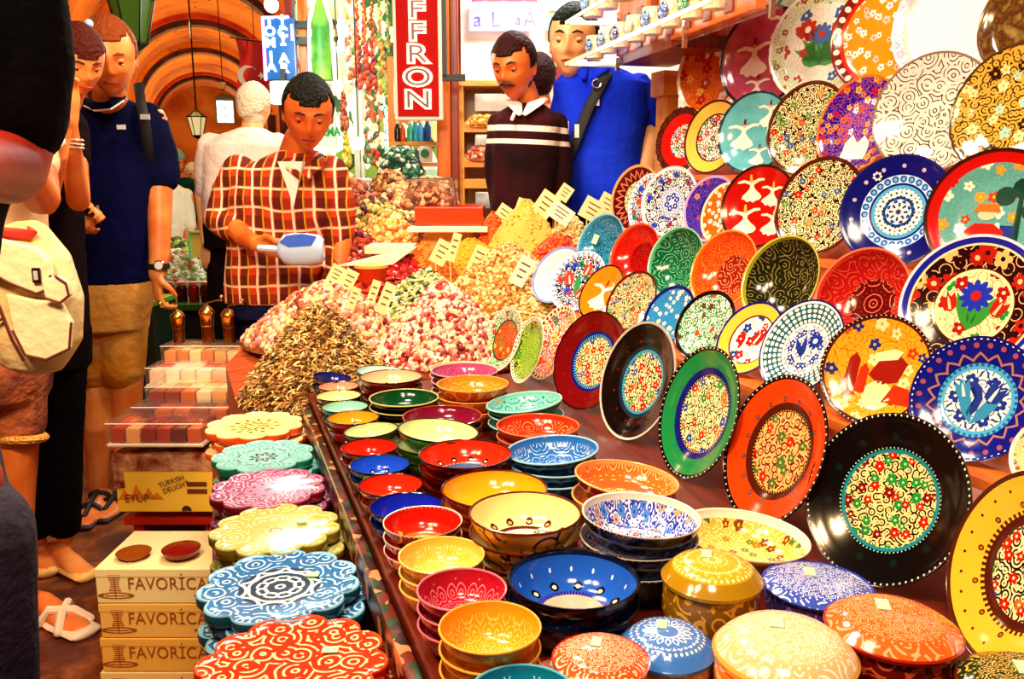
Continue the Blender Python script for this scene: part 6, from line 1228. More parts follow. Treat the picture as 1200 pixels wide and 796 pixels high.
# --- dark sweater man
P = Person('person', 'man with moustache in dark sweater with two white chest stripes and white collar', 3.42, 618, SK2, .005)
P.head(603, 78, 74, -.42, .3, 0, -.08, hair='#2a0a08', style='short', brow='#1c0a06', mustache='#2c0e06')
P.limb(P.body, [(612, 100, 14, -.03), (618, 122, 16, 0), (619, 140, 18, 0)]); P.loft(P.body, [(617, 140, 34, .09), (614, 200, 32, .09), (612, 245, 32, .10)])
for sx, ex, hx in ((585, 580, 588), (652, 658, 654)): P.limb(P.body, [(sx, 145, 12, 0), (ex, 200, 11, 0), (hx, 255, 9, -.02)]); hand(P.body, Matrix.Translation(P.J(hx, 255, -.02)) @ Matrix.Rotation(PI, 4, 'X'), 1, .5, 1 if sx < 600 else -1)
for hx in (598, 630): P.limb(P.body, [(hx, 240, 18, 0), (hx, 400, 14, 0), (hx, 545, 8, 0)])
foot(P, P.body, 598, 545); foot(P, P.body, 630, 545); P.finish()
g = NT('sweater_knit', .9, .15); o_ = g.obj(); sp = g.n('ShaderNodeSeparateXYZ'); g.put(sp.inputs[0], o_)
zA = P.J(610, 150, -.14).z; zB = P.J(610, 166, -.14).z; zz = g.ma('ADD', sp.outputs[2], g.ma('MULTIPLY', sp.outputs[0], .04))
inb = lambda z, h: g.lt(g.ma('ABSOLUTE', g.ma('SUBTRACT', zz, z)), h)
c = g.mix(g.ma('MAXIMUM', inb(zA, .011), inb(zB, .009)), g.ramp(g.noise(o_, 3, 3), ['#14040a', '#3c0a10'], False, [.4, .65]), H('#f6e8e0')); g.bump(g.noise(o_, 120, 2), .3); g.col(c)
m = MB(); P.loft(m, [(618, 122, 18, .07), (618, 130, 30, .10), (618, 142, 39, .125), (616, 170, 40, .135), (613, 220, 38, .135), (612, 255, 37, .135)])
for sx, ex, hx in ((586, 581, 587), (651, 657, 655)): P.limb(m, [(sx, 145, 15, 0), (ex, 200, 14, 0), (hx, 246, 12, -.01)])
P.garment(m, 'sweater', g.m, .007, 4, .009)
for x0, x1, xt in ((596, 603, 606), (638, 626, 612)): MB().tube([P.J(x0, 116, -.01), P.J(x1, 122, -.10), P.J(xt+3, 134, -.14)], [(.016, .006), (.030, .008), (.010, .006)], 10, flat=(1, 0, 0)).build('collar', mat('collar_white', '#f6eee8', .6), P.root)
MB().tube([P.J(605, 128, -.135), P.J(600, 140, -.145)], .007, 8).build('placket', mat('collar_white', '#f6eee8'), P.root)
m = MB(); P.loft(m, [(613, 250, 35, .12), (613, 290, 34, .12)])
for hx in (598, 630): P.limb(m, [(hx, 285, 20, 0), (hx, 400, 16, 0), (hx, 535, 13, 0)])
P.garment(m, 'trousers', cloth('black_trouser', '#060304'))
# --- blue polo man
P = Person('person', 'man in bright blue polo shirt with black bag strap, face half hidden by glass shelf', 3.68, 702, SK3, .006)
P.head(672, 50, 84, -.25, .1, .05, -.05, hair='#0c1a08', style='short', brow='#2a1408')
P.limb(P.body, [(690, 80, 16, -.02), (700, 96, 19, 0)]); P.loft(P.body, [(702, 105, 46, .10), (700, 180, 42, .10), (696, 245, 42, .11)])
P.limb(P.body, [(752, 110, 15, 0), (762, 160, 13, -.01), (756, 205, 11, -.06), (750, 240, 9, -.12)]); hand(P.body, Matrix.Translation(P.J(750, 240, -.12)) @ Matrix.Rotation(PI, 4, 'X'), 1, .5, -1)
P.limb(P.body, [(662, 115, 14, 0), (650, 170, 12, .03), (652, 225, 10, .0)])
for hx in (682, 718): P.limb(P.body, [(hx, 245, 20, 0), (hx, 400, 15, 0), (hx, 525, 9, 0)])
foot(P, P.body, 682, 525); foot(P, P.body, 718, 525); P.finish()
BL = cloth('blue_pique', '#0c24d0', '#1c3cf0', 90)
m = MB(); P.loft(m, [(692, 76, 20, .08), (698, 84, 36, .10), (704, 98, 54, .13), (706, 130, 54, .145), (702, 180, 49, .15), (698, 225, 49, .15), (696, 250, 48, .14)])
P.limb(m, [(746, 104, 20, 0), (756, 130, 20, 0), (761, 143, 18, 0)]); P.limb(m, [(668, 108, 18, 0), (660, 140, 18, .01)])
P.garment(m, 'polo_shirt', BL, .007, 4, .014)
for x0, x1, xt in ((676, 682, 684), (716, 706, 694)): MB().tube([P.J(x0, 72, 0), P.J(x1, 80, -.10), P.J(xt, 92, -.14)], [(.014, .007), (.028, .009), (.012, .007)], 10, flat=(1, 0, 0)).build('collar', BL, P.root)
MB().tube([P.J(722, 74, -.03), P.J(708, 92, -.14), P.J(690, 125, -.165), P.J(672, 170, -.165), P.J(654, 215, -.16), P.J(645, 245, -.14)], [(.022, .005)]*6, 8, flat=(1, 0, 0)).build('bag_strap', mat('strap_black', '#0a0608'), P.root)
MB().tube([P.J(699+5*math.cos(a), 98+5*math.sin(a), -.165) for a in [2*PI*i/16 for i in range(17)]], .0035, 6).build('strap_ring', mat('chrome', '#d8dce0'), P.root)
for x in (664, 676): MB().box(tuple(P.J(x, 150+(x-664)*.3, -.175)), (.018, .004, .052)).build('strap_tab', mat('badge_white', '#f6f0e8'), P.root)
MB().box(tuple(P.J(700, 120, -.16)), (.016, .006, .026), bev=.002).build('chest_badge', mat('badge_white', '#f6f0e8'), P.root)
m = MB(); P.loft(m, [(697, 245, 46, .14), (697, 280, 45, .13)])
for hx in (682, 718): P.limb(m, [(hx, 275, 22, 0), (hx, 400, 18, 0), (hx, 515, 14, 0)])
P.garment(m, 'trousers', cloth('black_trouser', '#060304'))
# --- background people
def extra(words, d, fx, hx, hy, hs, hair, shirt, trou, yaw, sk=SK2, style='short'):
    P = Person('person', words, d, fx, sk, .009); s_ = hs/74
    P.head(hx, hy, hs, yaw, .2, 0, 0, hair=hair, style=style); by = hy+hs*.45
    P.limb(P.body, [(hx, hy+hs*.3, hs*.2, 0), (fx, by+hs*.2, hs*.24, 0)]); P.loft(P.body, [(fx, by+hs*.3, hs*.5, .09), (fx, by+hs*1.9, hs*.45, .1)])
    for q in (-1, 1): P.limb(P.body, [(fx+q*hs*.62, by+hs*.45, hs*.19, 0), (fx+q*hs*.72, by+hs*1.5, hs*.16, 0), (fx+q*hs*.55, by+hs*2.3, hs*.12, -.12)]); hand(P.body, Matrix.Translation(P.J(fx+q*hs*.55, by+hs*2.3, -.12)) @ Matrix.Rotation(PI, 4, 'X'), 1, .5, q)
    g0 = PT(fx, 400, d); fy = 398 - 1000*math.tan(math.atan2(-CAMZ, d)+PITCH)
    for q in (-1, 1): P.limb(P.body, [(fx+q*hs*.27, by+hs*1.8, hs*.26, 0), (fx+q*hs*.27, (by+hs*1.8+fy)/2, hs*.2, 0), (fx+q*hs*.27, fy-3, hs*.11, 0)]); foot(P, P.body, fx+q*hs*.27, fy)
    P.finish()
    m = MB(); P.loft(m, [(fx, by+hs*.08, hs*.25, .06), (fx, by+hs*.25, hs*.55, .11), (fx, by+hs*1.0, hs*.58, .13), (fx, by+hs*2.0, hs*.52, .13)])
    for q in (-1, 1): P.limb(m, [(fx+q*hs*.58, by+hs*.42, hs*.22, 0), (fx+q*hs*.7, by+hs*1.4, hs*.2, 0)])
    P.garment(m, 'shirt', shirt, .01, 4, .01)
    m = MB(); P.loft(m, [(fx, by+hs*1.9, hs*.5, .12), (fx, by+hs*2.3, hs*.48, .12)])
    for q in (-1, 1): P.limb(m, [(fx+q*hs*.27, by+hs*2.2, hs*.3, 0), (fx+q*hs*.27, fy-8, hs*.2, 0)])
    P.garment(m, 'trousers', trou, .01, 3, 0); return P
extra('person with dark red hair standing behind the moustached man\'s shoulder', 4.3, 634, 632, 92, 56, '#2c0608', cloth('pink_knit', '#c86a50', '#e8a080'), cloth('black_trouser', '#060304'), PI)
extra('distant person in dark green jacket left of the white-haired man', 7.2, 214, 206, 191, 32, '#7ab090', cloth('green_jacket', '#06241c', '#0c3c2c'), cloth('denim_blue', '#1c4a8a', '#2c6ab0'), .9)
extra('distant person in white shirt half hidden behind the green jacket', 8.4, 232, 226, 205, 28, '#e8e0d0', cloth('white_cotton', '#e8ece4', '#f8f8f0'), cloth('denim_blue', '#1c4a8a'), .4, SK3)
extra('distant person in pale top visible beside the navy man\'s bare arm', 6.2, 196, 192, 195, 38, '#2c1a0c', cloth('pale_top', '#e8d0a8', '#f4e8cc'), cloth('black_trouser', '#060304'), .2, SK1)
# ---------------------------------------------------------------- shop fronts, signs and hangings behind the stall
def at(px, py, d): return PT(px, py, d)
def panel(px0, px1, py0, py1, d, thick=.02):
    a = PT((px0+px1)/2, (py0+py1)/2, d); k = depth(a)/1000; return a, (px1-px0)*k, (py1-py0)*k
orw = wood('post_wood', '#b83008', '#f07818', .3, 1.2, 2); drw = wood('dark_post_wood', '#3a0a06', '#8a2008', .35, 1.2, 2); ylw = wood('shelf_wood', '#e07818', '#f8b040', .35, 1.5, 0)
def post(px0, px1, d, z1, words, m, cat='post', z0=0):
    a = PT((px0+px1)/2, 398, d); k = d/1000; w = (px1-px0)*k
    o = MB().box((0, 0, (z0+z1)/2), (w, w*.8, z1-z0), bev=.008).box((0, 0, z0+.06), (w*1.15, w*.95, .12), bev=.006).build('wooden_post', m, smooth=False, loc=(a.x, a.y, 0), rot=(0, 0, VR)); tag(o, words, cat); return o
post(517, 531, 4.45, 3.3, 'reddish wooden post right of the red letter sign', orw); post(531, 541, 4.5, 3.3, 'dark narrow post between the reddish post and the yellow cabinet frame', drw)
# lit shop wall behind the two men
a, W, Hh = panel(541, 960, -140, 330, 5.35)
tag(MB().box((0, 0, 0), (W, .08, 4.2)).build('wall_back', mat('shop_wall_pink', '#f8dccb', .6, var=('#fbeee6', 1.0)), smooth=False, loc=(a.x, a.y, 2.1), rot=(0, 0, VR)), kind='structure')
# display cabinet
cb = empty('display_cabinet', at(582, 398, 4.75), VR); cb.location.z = 0; tag(cb, 'yellow wooden display cabinet with dried goods behind the moustached man', 'cabinet'); k = .00475
x0, x1 = -40*k, 40*k; Ztop = PT(582, 101, 4.75).z
MB().box((x0, 0, Ztop/2), (.05, .3, Ztop), bev=.004).build('side_frame', ylw, cb, smooth=False); MB().box((x1, 0, Ztop/2), (.05, .3, Ztop), bev=.004).build('side_frame', ylw, cb, smooth=False)
MB().box((0, 0, Ztop), (x1-x0+.07, .32, .03), bev=.004).build('top_board', ylw, cb, smooth=False); MB().box((0, .14, Ztop/2), (x1-x0, .02, Ztop)).build('back_panel', mat('cabinet_back', '#f8e8d0', .5), cb, smooth=False)
for py in (151, 191, 215, 262): MB().box((0, 0, PT(582, py, 4.75).z), (x1-x0, .28, .05), bev=.003).build('shelf', ylw, cb, smooth=False)
for py, c1, c2 in ((122, '#e8eef0', '#c8d8e0'), (168, '#e8f0f4', '#5aa0b0'), (234, '#e8f0f4', '#2c7a8c')): MB().box((.02, -.03, PT(582, py, 4.75).z), (x1-x0-.12, .16, .09), bev=.01).build('tin', mat('tin_'+c2.strip('#'), c1, .2, var=(c2, 6)), cb)
def pile(name, words, cat, px, py, w, h, d, cols, n, bit=3, grp=None, kind='ball', seed=3): return heap(name, words, cat, px, py, w, h, d, cols, bit, n, cols[0], kind, .6, group=grp, seed=seed, sharp=2.2)
pile('pistachio_heap', 'pinkish nuts piled on the cabinet shelf left of the striped sweater', 'nuts', 566, 189, 44, 15, 4.65, ['#c86040', '#f0b890', '#e88a68', '#a03820'], 220)
pile('walnut_heap', 'golden dried goods on the upper cabinet shelf by the moustached man', 'dried fruit', 566, 150, 44, 12, 4.65, ['#e8a83c', '#f5cc70', '#c87820'], 160)
# lit signs on the shop wall
a, W, Hh = panel(550, 624, 12, 36, 5.25); s_ = empty('shop_sign', a, VR); tag(s_, 'pale lilac lettered sign on the pink shop wall', 'sign')
MB().box((0, 0, 0), (W, .03, Hh), bev=.01).build('sign_panel', mat('lilac_glow', '#cfc8f8', .5, emit=.55), s_, smooth=False)
li = mat('lilac_ink', '#4a48a8', .6, var=('#8a80d8', 8))
for tx, px, sz in (('a', 561, .13), ('L', 581, .13), ('ı', 594, .06), ('a', 606, .09), ('A', 619, .13)): text_mesh(tx, sz*.9, .002, 'letter', li, s_, Matrix.Translation(((px-587)*.00525, -.02, .0)) @ FACE)
a, W, Hh = panel(639, 672, 18, 36, 5.25); s_ = empty('shop_sign', a, VR); tag(s_, 'small green glowing sign with letters IM beside the polo man\'s head', 'sign')
MB().box((0, 0, 0), (W, .03, Hh), bev=.01).build('sign_panel', mat('green_glow', '#8af0c0', .5, emit=.6), s_, smooth=False); text_mesh('IMI', .085, .002, 'letters', mat('green_ink', '#0c6a58', .6), s_, Matrix.Translation((0, -.02, 0)) @ FACE)
a, W, Hh = panel(556, 626, 0, 7, 5.2); s_ = empty('strip_lamp', a, VR); tag(s_, 'white strip lamp above the lilac sign', 'lamp')
MB().tube([(-W/2, 0, -.01), (W/2, 0, -.01)], .016, 10).build('lamp_tube', mat('tube_white', '#f4f4ff', .3, emit=3), s_); MB().box((0, .02, .025), (W*1.1, .05, .03), bev=.004).build('lamp_housing', mat('housing_maroon', '#a05060', .4), s_, smooth=False)
for px in (570, 590, 613): MB().lathe([(1e-4, -.03), (.02, -.03), (.02, .01), (1e-4, .01)], 12, M=Matrix.Translation(((px-591)*.0052, -.02, -.01))).build('lamp_clip', mat('tube_white', '#f4f4ff'), s_)
a, W, Hh = panel(646, 672, -16, 10, 5.28); tag(MB().box((0, 0, 0), (W, .02, Hh)).box((0, .005, 0), (W*1.25, .02, Hh*1.1)).build('picture_frame', mat('frame_white', '#e4f6f4', .4), smooth=False, loc=a, rot=(0, 0, VR)), 'pale framed picture high on the shop wall above the IM sign', 'picture')
for px, py, c1, w1 in ((650, 72, '#8a1c20', 'dark red hanging cloth with yellow stripe on the shop wall'), (664, 70, '#b83018', 'rust hanging strip on the shop wall beside the polo man\'s face')):
    a = at(px, py, 5.2); o = empty('wall_hanging', a, VR); tag(o, w1, 'hanging', 'hangings on the pink shop wall')
    MB().prism([(-.03, .12), (.02, .13), (.09, -.13), (.03, -.15), (-.0, -.1)], 'y', -.015, .01).build('cloth_strip', mat('hang_'+c1.strip('#'), c1, .8), o, smooth=False)
    MB().prism([(-.01, .10), (.02, .11), (.035, -.0), (.0, -.04)], 'y', -.025, -.014).build('stripe', mat('stripe_y', '#f0c860' if px < 660 else '#c86040', .8), o, smooth=False); MB().ball((0, .0, .135), .014).build('hook', mat('chrome', '#d8dce0'), o)
# wooden canopy beam and glass shelf with mugs above the rack
SR = R(-6.1); SO = Vector((1.21, 2.94, 1.737))
cn = empty('canopy_beam', SO, SR); tag(cn, 'orange wooden canopy beam above the plates at upper right', 'beam')
MB().box((.30, -.24, .02), (.2, .48, .04), bev=.004).build('soffit_board', drw, cn, smooth=False)
MB().box((.215, -.5, .17), (.03, 1.0, .30), bev=.004).build('fascia_board', orw, cn, smooth=False)
for i in range(7): MB().box((.197, -.08-.13*i, .10), (.006, .05, .13)).build('fascia_block', drw, cn, smooth=False)
MB().box((.41, -.24, .10), (.03, .48, .18), bev=.004).build('side_board', orw, cn, smooth=False)
cp = MB().box((0, 0, .86), (.05, .08, 1.72), bev=.004).box((0, 0, 1.68), (.09, .1, .09), bev=.004).build('support_post', ylw, smooth=False, loc=(1.62, 2.93, 0)); tag(cp, 'yellow-orange wooden post carrying the canopy beam beside the blue polo sleeve', 'post')
gs_ = empty('glass_shelf', SO, SR); tag(gs_, 'two-tier glass shelf of mugs at the top right before the polo man', 'shelf')
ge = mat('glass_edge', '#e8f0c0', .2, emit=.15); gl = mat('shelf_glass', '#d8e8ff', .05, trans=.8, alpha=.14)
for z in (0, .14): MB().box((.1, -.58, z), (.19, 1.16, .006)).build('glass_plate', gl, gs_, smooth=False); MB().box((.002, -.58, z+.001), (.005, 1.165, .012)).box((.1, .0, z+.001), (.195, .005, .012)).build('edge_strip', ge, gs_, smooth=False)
for y in (-1.1, -.6, -.02): MB().box((.19, y, .08), (.012, .012, .2)).build('bracket', mat('chrome', '#d8dce0'), gs_, smooth=False)
mugw = glz('#f6ecc8', '#e8c860', 30)
def mug(x, y, z, words, col, s=1.0):
    t = empty('pottery_mug', (x, y, z)); tag(t, words, 'mug', 'mugs on the glass shelf'); r = .034*s
    MB().lathe([(1e-4, .001), (r*.85, .001), (r*.95, .02), (r, .075*s), (r*.97, .078*s), (r*.9, .074*s), (r*.85, .01), (1e-4, .008)], 28).build('mug_body', mugw, t)
    MB().tube([(0, r*.9, .06*s), (0, r*1.5, .06*s), (0, r*1.65, .04*s), (0, r*1.4, .02*s), (0, r*.9, .018*s)], .006, 8).build('handle', mugw, t)
    cm = glz(col, '#f4f4f0', 90); M = Matrix.Translation((-r*1.0, -.006, .042*s)) @ Matrix.Rotation(-PI/2, 4, 'Y'); MB().lathe([(1e-4, .004), (.021*s, .004), (.026*s, .0), (.026*s, -.004)], 24, M=M).build('medallion', cm, t)
cols = ['#1c5a9c', '#3a6ab0', '#12307a', '#a8a890', '#2c6aa8', '#1c4aa0', '#2a8a50', '#1c5a9c']
wd = ['mug with steel blue medallion at the far end of the lower glass shelf', 'second mug from the far end of the lower glass shelf', 'mug with dark blue medallion, third along the lower glass shelf', 'mug with faded medallion, fourth along the lower glass shelf', 'mug with blue medallion above the canopy beam', 'mug with cobalt medallion right of the one above the beam', 'mug with green medallion on the lower glass shelf', 'nearest mug on the lower glass shelf']
def sp_(x, y): q = rotz(SR) @ Vector((x, y, 0)); return SO.x+q.x, SO.y+q.y
for i in range(8): mug(*sp_(.07, -.13-.13*i), 1.741, wd[i], cols[i], .95)
for i in range(4): mug(*sp_(.07, -.10-.15*i), 1.881, ['blue medallion mug at the far end of the upper glass shelf', 'cream mug second along the upper glass shelf', 'mug third along the upper glass shelf', 'mug fourth along the upper glass shelf'][i], ['#3c90c8', '#e8c860', '#2c6aa8', '#1c4aa0'][i], 1.15)
# big red letter sign
a, W, Hh = panel(460, 517, -110, 137, 4.25); sg = empty('letter_sign', a, VR); tag(sg, 'tall red sign with white-edged outlined letters reading FFRON, hanging by the post', 'sign')
MB().box((0, .02, 0), (W, .06, Hh), bev=.006).build('sign_frame', mat('frame_cream', '#fbe8d0', .5, emit=.1), sg, smooth=False); MB().box((0, -.006, 0), (W*.86, .03, Hh*.965), bev=.002).build('sign_face', mat('sign_red', '#b80a06', .6, emit=.12, spec=.08), sg, smooth=False)
for ch, py in (('F', 13), ('F', 39), ('R', 65), ('O', 92), ('N', 118), ('A', -13), ('S', -39)):
    z = (-py+13.5)*-0 + (PT(488, py, 4.25).z - a.z); x = (2 - (py-10)*.02)*-.0
    text_mesh(ch, .115, .003, 'letter', mat('letter_cream', '#fff0d0', .4, emit=.7), sg, Matrix.Translation((.0, -.026, z)) @ FACE, 1.45, 1, .008)
    text_mesh(ch, .115, .003, 'letter_core', mat('letter_core', '#8a1810', .4), sg, Matrix.Translation((.0, -.030, z)) @ FACE, 1.45, 1, -.0015)
MB().box((W/2+.04, .02, Hh*.2), (.14, .03, .03)).box((W/2+.04, .02, -Hh*.3), (.14, .03, .03)).box((W/2+.012, .02, -Hh*.05), (.02, .03, Hh*.5)).build('bracket', mat('iron_black', '#140c0a', .5), sg, smooth=False)
# blue neon sign, lit white box, flag, lanterns
a, W, Hh = panel(310, 346, 22, 92, 5.75); ns = empty('neon_sign', a, VR); tag(ns, 'blue sign with pink neon edge and white letters hanging beside the flag', 'sign')
MB().box((0, .03, 0), (W, .05, Hh), bev=.006).build('sign_panel', mat('neon_blue', '#0c4a8a', .3, emit=.5), ns, smooth=False)
pk = mat('neon_pink', '#ff7ab8', .3, emit=3.2); MB().tube([(-W/2, -.01, -Hh/2), (-W/2, -.01, Hh/2), (W*.32, -.01, Hh/2)], .011, 8).build('neon_tube', pk, ns)
lw = mat('neon_white', '#d8f0ff', .3, emit=2.4)
for tx, x, y in (('T', -.3, .42), ('O', -.3, .27), ('M', -.3, .09), ('I', -.3, -.13), ('A', -.3, -.30), ('İ', .12, .40), ('Ç', .12, .25), ('İ', .12, .12), ('A', .12, -.16), ('R', .12, -.32)): text_mesh(tx, .082, .003, 'letter', lw, ns, Matrix.Translation((x*W, -.002, y*Hh)) @ FACE, 1.1, 1, .003)
MB().box((W*.42, .0, Hh*.26), (.015, .01, .1)).build('neon_tube', pk, ns); MB().box((W*.95, .05, Hh*.38), (W*1.2, .03, .03)).box((W*.95, .05, Hh*.12), (W*1.2, .03, .03)).box((W*1.5, .05, Hh*.25), (.03, .03, Hh*.3)).build('bracket', mat('iron_black', '#140c0a'), ns, smooth=False)
a, W, Hh = panel(318, 346, 96, 122, 5.7); lb = empty('light_box', a, VR); tag(lb, 'glowing white light box under the blue neon sign', 'lamp'); MB().box((0, 0, 0), (W, .08, Hh), bev=.02).build('diffuser', mat('box_glow', '#e8fff8', .4, emit=4), lb); MB().box((0, .03, Hh*.5), (W*1.08, .06, .02)).box((0, .08, Hh*.5+.03), (.03, .16, .10)).build('housing', mat('iron_black', '#140c0a'), lb, smooth=False)
fl = empty('flag', at(284, 45, 7.6), VR); tag(fl, 'red flag with white crescent and star hanging in the arcade', 'flag'); m = MB(); kk = .0076
vs = []; 
for j in range(13):
    for i in range(11):
        x = (-8 + i*3.9)*kk; z = -j*6.0*kk; vs.append((x + .02*math.sin(j*.5), .03*math.sin(i*.9 + j*.25), z + .10*(-i*.06)))
for sd in (0, 1): m.add([(v[0], v[1]+.004*sd, v[2]) for v in vs], [(j*11+i, j*11+i+1, (j+1)*11+i+1, (j+1)*11+i) for j in range(12) for i in range(10)])
m.build('flag_cloth', mat('flag_red', '#b80c0c', .7, emit=.05), fl)
cr = [(.085*math.cos(q), .085*math.sin(q)) for q in [R(40)+R(280)*i/24 for i in range(25)]] + [(.03+.068*math.cos(q), .068*math.sin(q)) for q in [R(318)-R(276)*i/24 for i in range(25)]]
fm = MB(); n_ = len(cr); cxx, czz = .04, -.31
for i in range(24): p, q = cr[i], cr[i+1]; r_, s2 = cr[n_-1-i], cr[n_-2-i]; fm.add([(cxx+x, -.045, czz+z) for x, z in (p, q, s2, r_)], [(0, 1, 2, 3)])
fm.build('crescent', mat('flag_white', '#fbeef0', .7), fl, smooth=False); MB().prism([(cxx+.12+(.035 if i % 2 else .015)*math.cos(PI*i/5), czz+(.035 if i % 2 else .015)*math.sin(PI*i/5)) for i in range(10)], 'y', -.046, -.044).build('star', mat('flag_white', '#fbeef0'), fl, smooth=False)
MB().tube([(-.1, 0, .01), (.3, 0, -.05)], .008, 6).tube([(.1, 0, 0), (.1, 0, 1.2)], .004, 5).build('flag_rod', mat('iron_black', '#140c0a'), fl)
def lantern(px, py, h, d, words, green, chain):
    a = PT(px, py, d); k = depth(a)/1000; H_ = h*k; o = empty('lantern', a, VR+.3); tag(o, words, 'lantern'); r = H_*.34
    MB().lathe([(1e-4, H_*.62), (r*.25, H_*.58), (r*.45, H_*.5), (r*1.15, H_*.34), (r*1.1, H_*.30)], 6).lathe([(r*.5, -H_*.36), (r*.62, -H_*.4), (r*.2, -H_*.5), (1e-4, -H_*.52)], 6).build('lantern_cap', mat('lantern_iron', '#101408', .5, .4), o, smooth=False)
    fr = MB()
    for i in range(6):
        q = 2*PI*i/6; fr.tube([(r*1.05*math.cos(q), r*1.05*math.sin(q), H_*.32), (r*.6*math.cos(q), r*.6*math.sin(q), -H_*.38)], r*.05, 5)
    fr.build('lantern_bars', mat('lantern_iron', '#101408'), o); MB().lathe([(r*.98, H_*.3), (r*.55, -H_*.37)], 6, cap=False).build('lantern_glass', mat('lantern_glow_'+green.strip('#'), green, .2, emit=.25 if d < 8 else .6), o, smooth=False)
    MB().tube([(0, 0, H_*.6), (0, 0, H_*.6+chain)], .012 if d > 8 else .01, 6).build('chain', mat('iron_black', '#140c0a'), o)
lantern(155, 22, 72, 4.3, 'large dark green glass lantern above the navy polo man', '#3c5c14', 1.5); lantern(231, 147, 30, 12, 'small pale lantern on a long chain in the arcade', '#e8e0a0', 3.2); lantern(261, 100, 12, 21, 'tiny far lantern hanging near the arcade window', '#a87830', 1.95)
# spice shop front between the flag and the red sign
sf = empty('herb_shop', at(438, 398, 6.0), VR); sf.location.z = 0; tag(sf, 'lit glass shop front of the herb seller between flag and red letter sign', 'shop front'); k = .006
g = NT('shop_display', .3); o_ = g.obj(); v = g.vor(o_, 9, 1, dim='3D'); n = g.noise(o_, 3, 4); s3 = g.n('ShaderNodeSeparateColor'); g.put(s3.inputs[0], v.outputs['Color'])
c = g.mix(g.gt(n, .52), g.ramp(s3.outputs[0], ['#d8ecc0', '#7a9a30', '#f4f4d0', '#2c5c28', '#b8602c', '#e8e8a0', '#143418']), g.ramp(s3.outputs[1], ['#f4fbe8', '#c8e8c0', '#e8d890', '#fbfbe8']))
g.put(g.b.inputs['Emission Color'], c); g.b.inputs['Emission Strength'].default_value = .55; g.col(c)
MB().box((.05, .06, 2.0), (1.1, .04, 4.0)).build('lit_display', g.m, sf, smooth=False)
for x in (-78, -64): MB().box((x*k, -.1, 2.0), (.05, .08, 4.0), bev=.004).build('door_post', drw if x < -70 else orw, sf, smooth=False)
for x, w_ in ((-9, .035), (-3, .02), (52, .03)): MB().box((x*k, -.1, 1.0), (w_, .04, 2.0)).build('frame_bar', mat('frame_pale', '#f0ecd8', .3), sf, smooth=False)
MB().box((0, -.1, PT(425, 103, 6).z), (.62, .04, .03)).build('frame_bar', mat('frame_pale', '#f0ecd8'), sf, smooth=False); MB().box((-.3, -.14, PT(370, 32, 6).z), (.34, .03, .03)).box((-.3, -.14, PT(370, 50, 6).z), (.34, .03, .03)).build('cross_bar', mat('bar_green', '#0c2c14', .4), sf, smooth=False)
a, W, Hh = panel(374, 393, 126, 172, 5.6); gg = empty('shop_sign', a, VR); tag(gg, 'green-lettered sign partly hidden behind the plaid shirt man\'s head', 'sign')
MB().box((0, .02, 0), (W, .03, Hh)).box((0, .2, Hh*.4), (.03, .4, .02)).build('sign_panel', mat('pale_green_sign', '#b8f0b0', .5, emit=.4), gg, smooth=False); text_mesh('ARMA', .075, .002, 'letters', mat('letter_green', '#0c8a3c', .5), gg, Matrix.Translation((0, 0, -.03)) @ FACE, .8, 1, .003); text_mesh('AN', .05, .002, 'letters', mat('letter_green', '#0c8a3c'), gg, Matrix.Translation((.01, 0, .06)) @ FACE)
gt = empty('green_display_bag', at(379, 94, 5.7), VR); tag(gt, 'tall round-topped green bag standing behind dark bars of the shop front', 'bag'); k = .0057
MB().lathe([(1e-4, 0), (11*k, 0), (12*k, 20*k), (10*k, 60*k), (8*k, 80*k), (4*k, 88*k), (1e-4, 90*k)], 20).build('bag_body', mat('leaf_green', '#2c7a14', .5, var=('#8ab83c', 5)), gt); MB().tube([(-14*k, -.03, 0), (-12*k, -.03, 60*k), (-3*k, -.03, 94*k)], 2.2*k, 6).tube([(14*k, -.03, 0), (12*k, -.03, 60*k), (3*k, -.03, 94*k)], 2.2*k, 6).build('bag_glow', mat('glow_white', '#f0fbe0', .4, emit=.3), gt)  # white glow around the green bag, put in as pale self-lit side tubes
rnd = random.Random(5)
def garland(px, py0, py1, d, cols, words, r=3.2, nb=26, kind='ball'):
    a = PT(px, py0, d); k = depth(a)/1000; o = empty('hanging_garland', a, VR); tag(o, words, 'garland', 'strings of dried goods hanging in the shop front'); L = (py1-py0)*k
    MB().tube([(0, 0, .0), (.01, 0, -L)], .004, 5).tube([(0, 0, 0), (0, 0, .25)], .004, 5).build('string', mat('string_tan', '#c8a868', .8), o)
    m = MB()
    for i in range(nb):
        q = i/nb; z = -L*q; s = r*k*rnd.uniform(.8, 1.3)*(.6+.7*q); T = Matrix.Translation((rnd.uniform(-1, 1)*s*.9, rnd.uniform(-1, 1)*s*.5, z)) @ Matrix.Rotation(rnd.uniform(-.6, .6), 4, 'Y')
        m.ball((0, 0, 0), (s*.75, s*.75, s*1.3), rnd.randrange(len(cols)), T, 7, 5)
    m.build('dried_pieces', bitmats('garland', cols, .4), o)['kind'] = 'stuff'
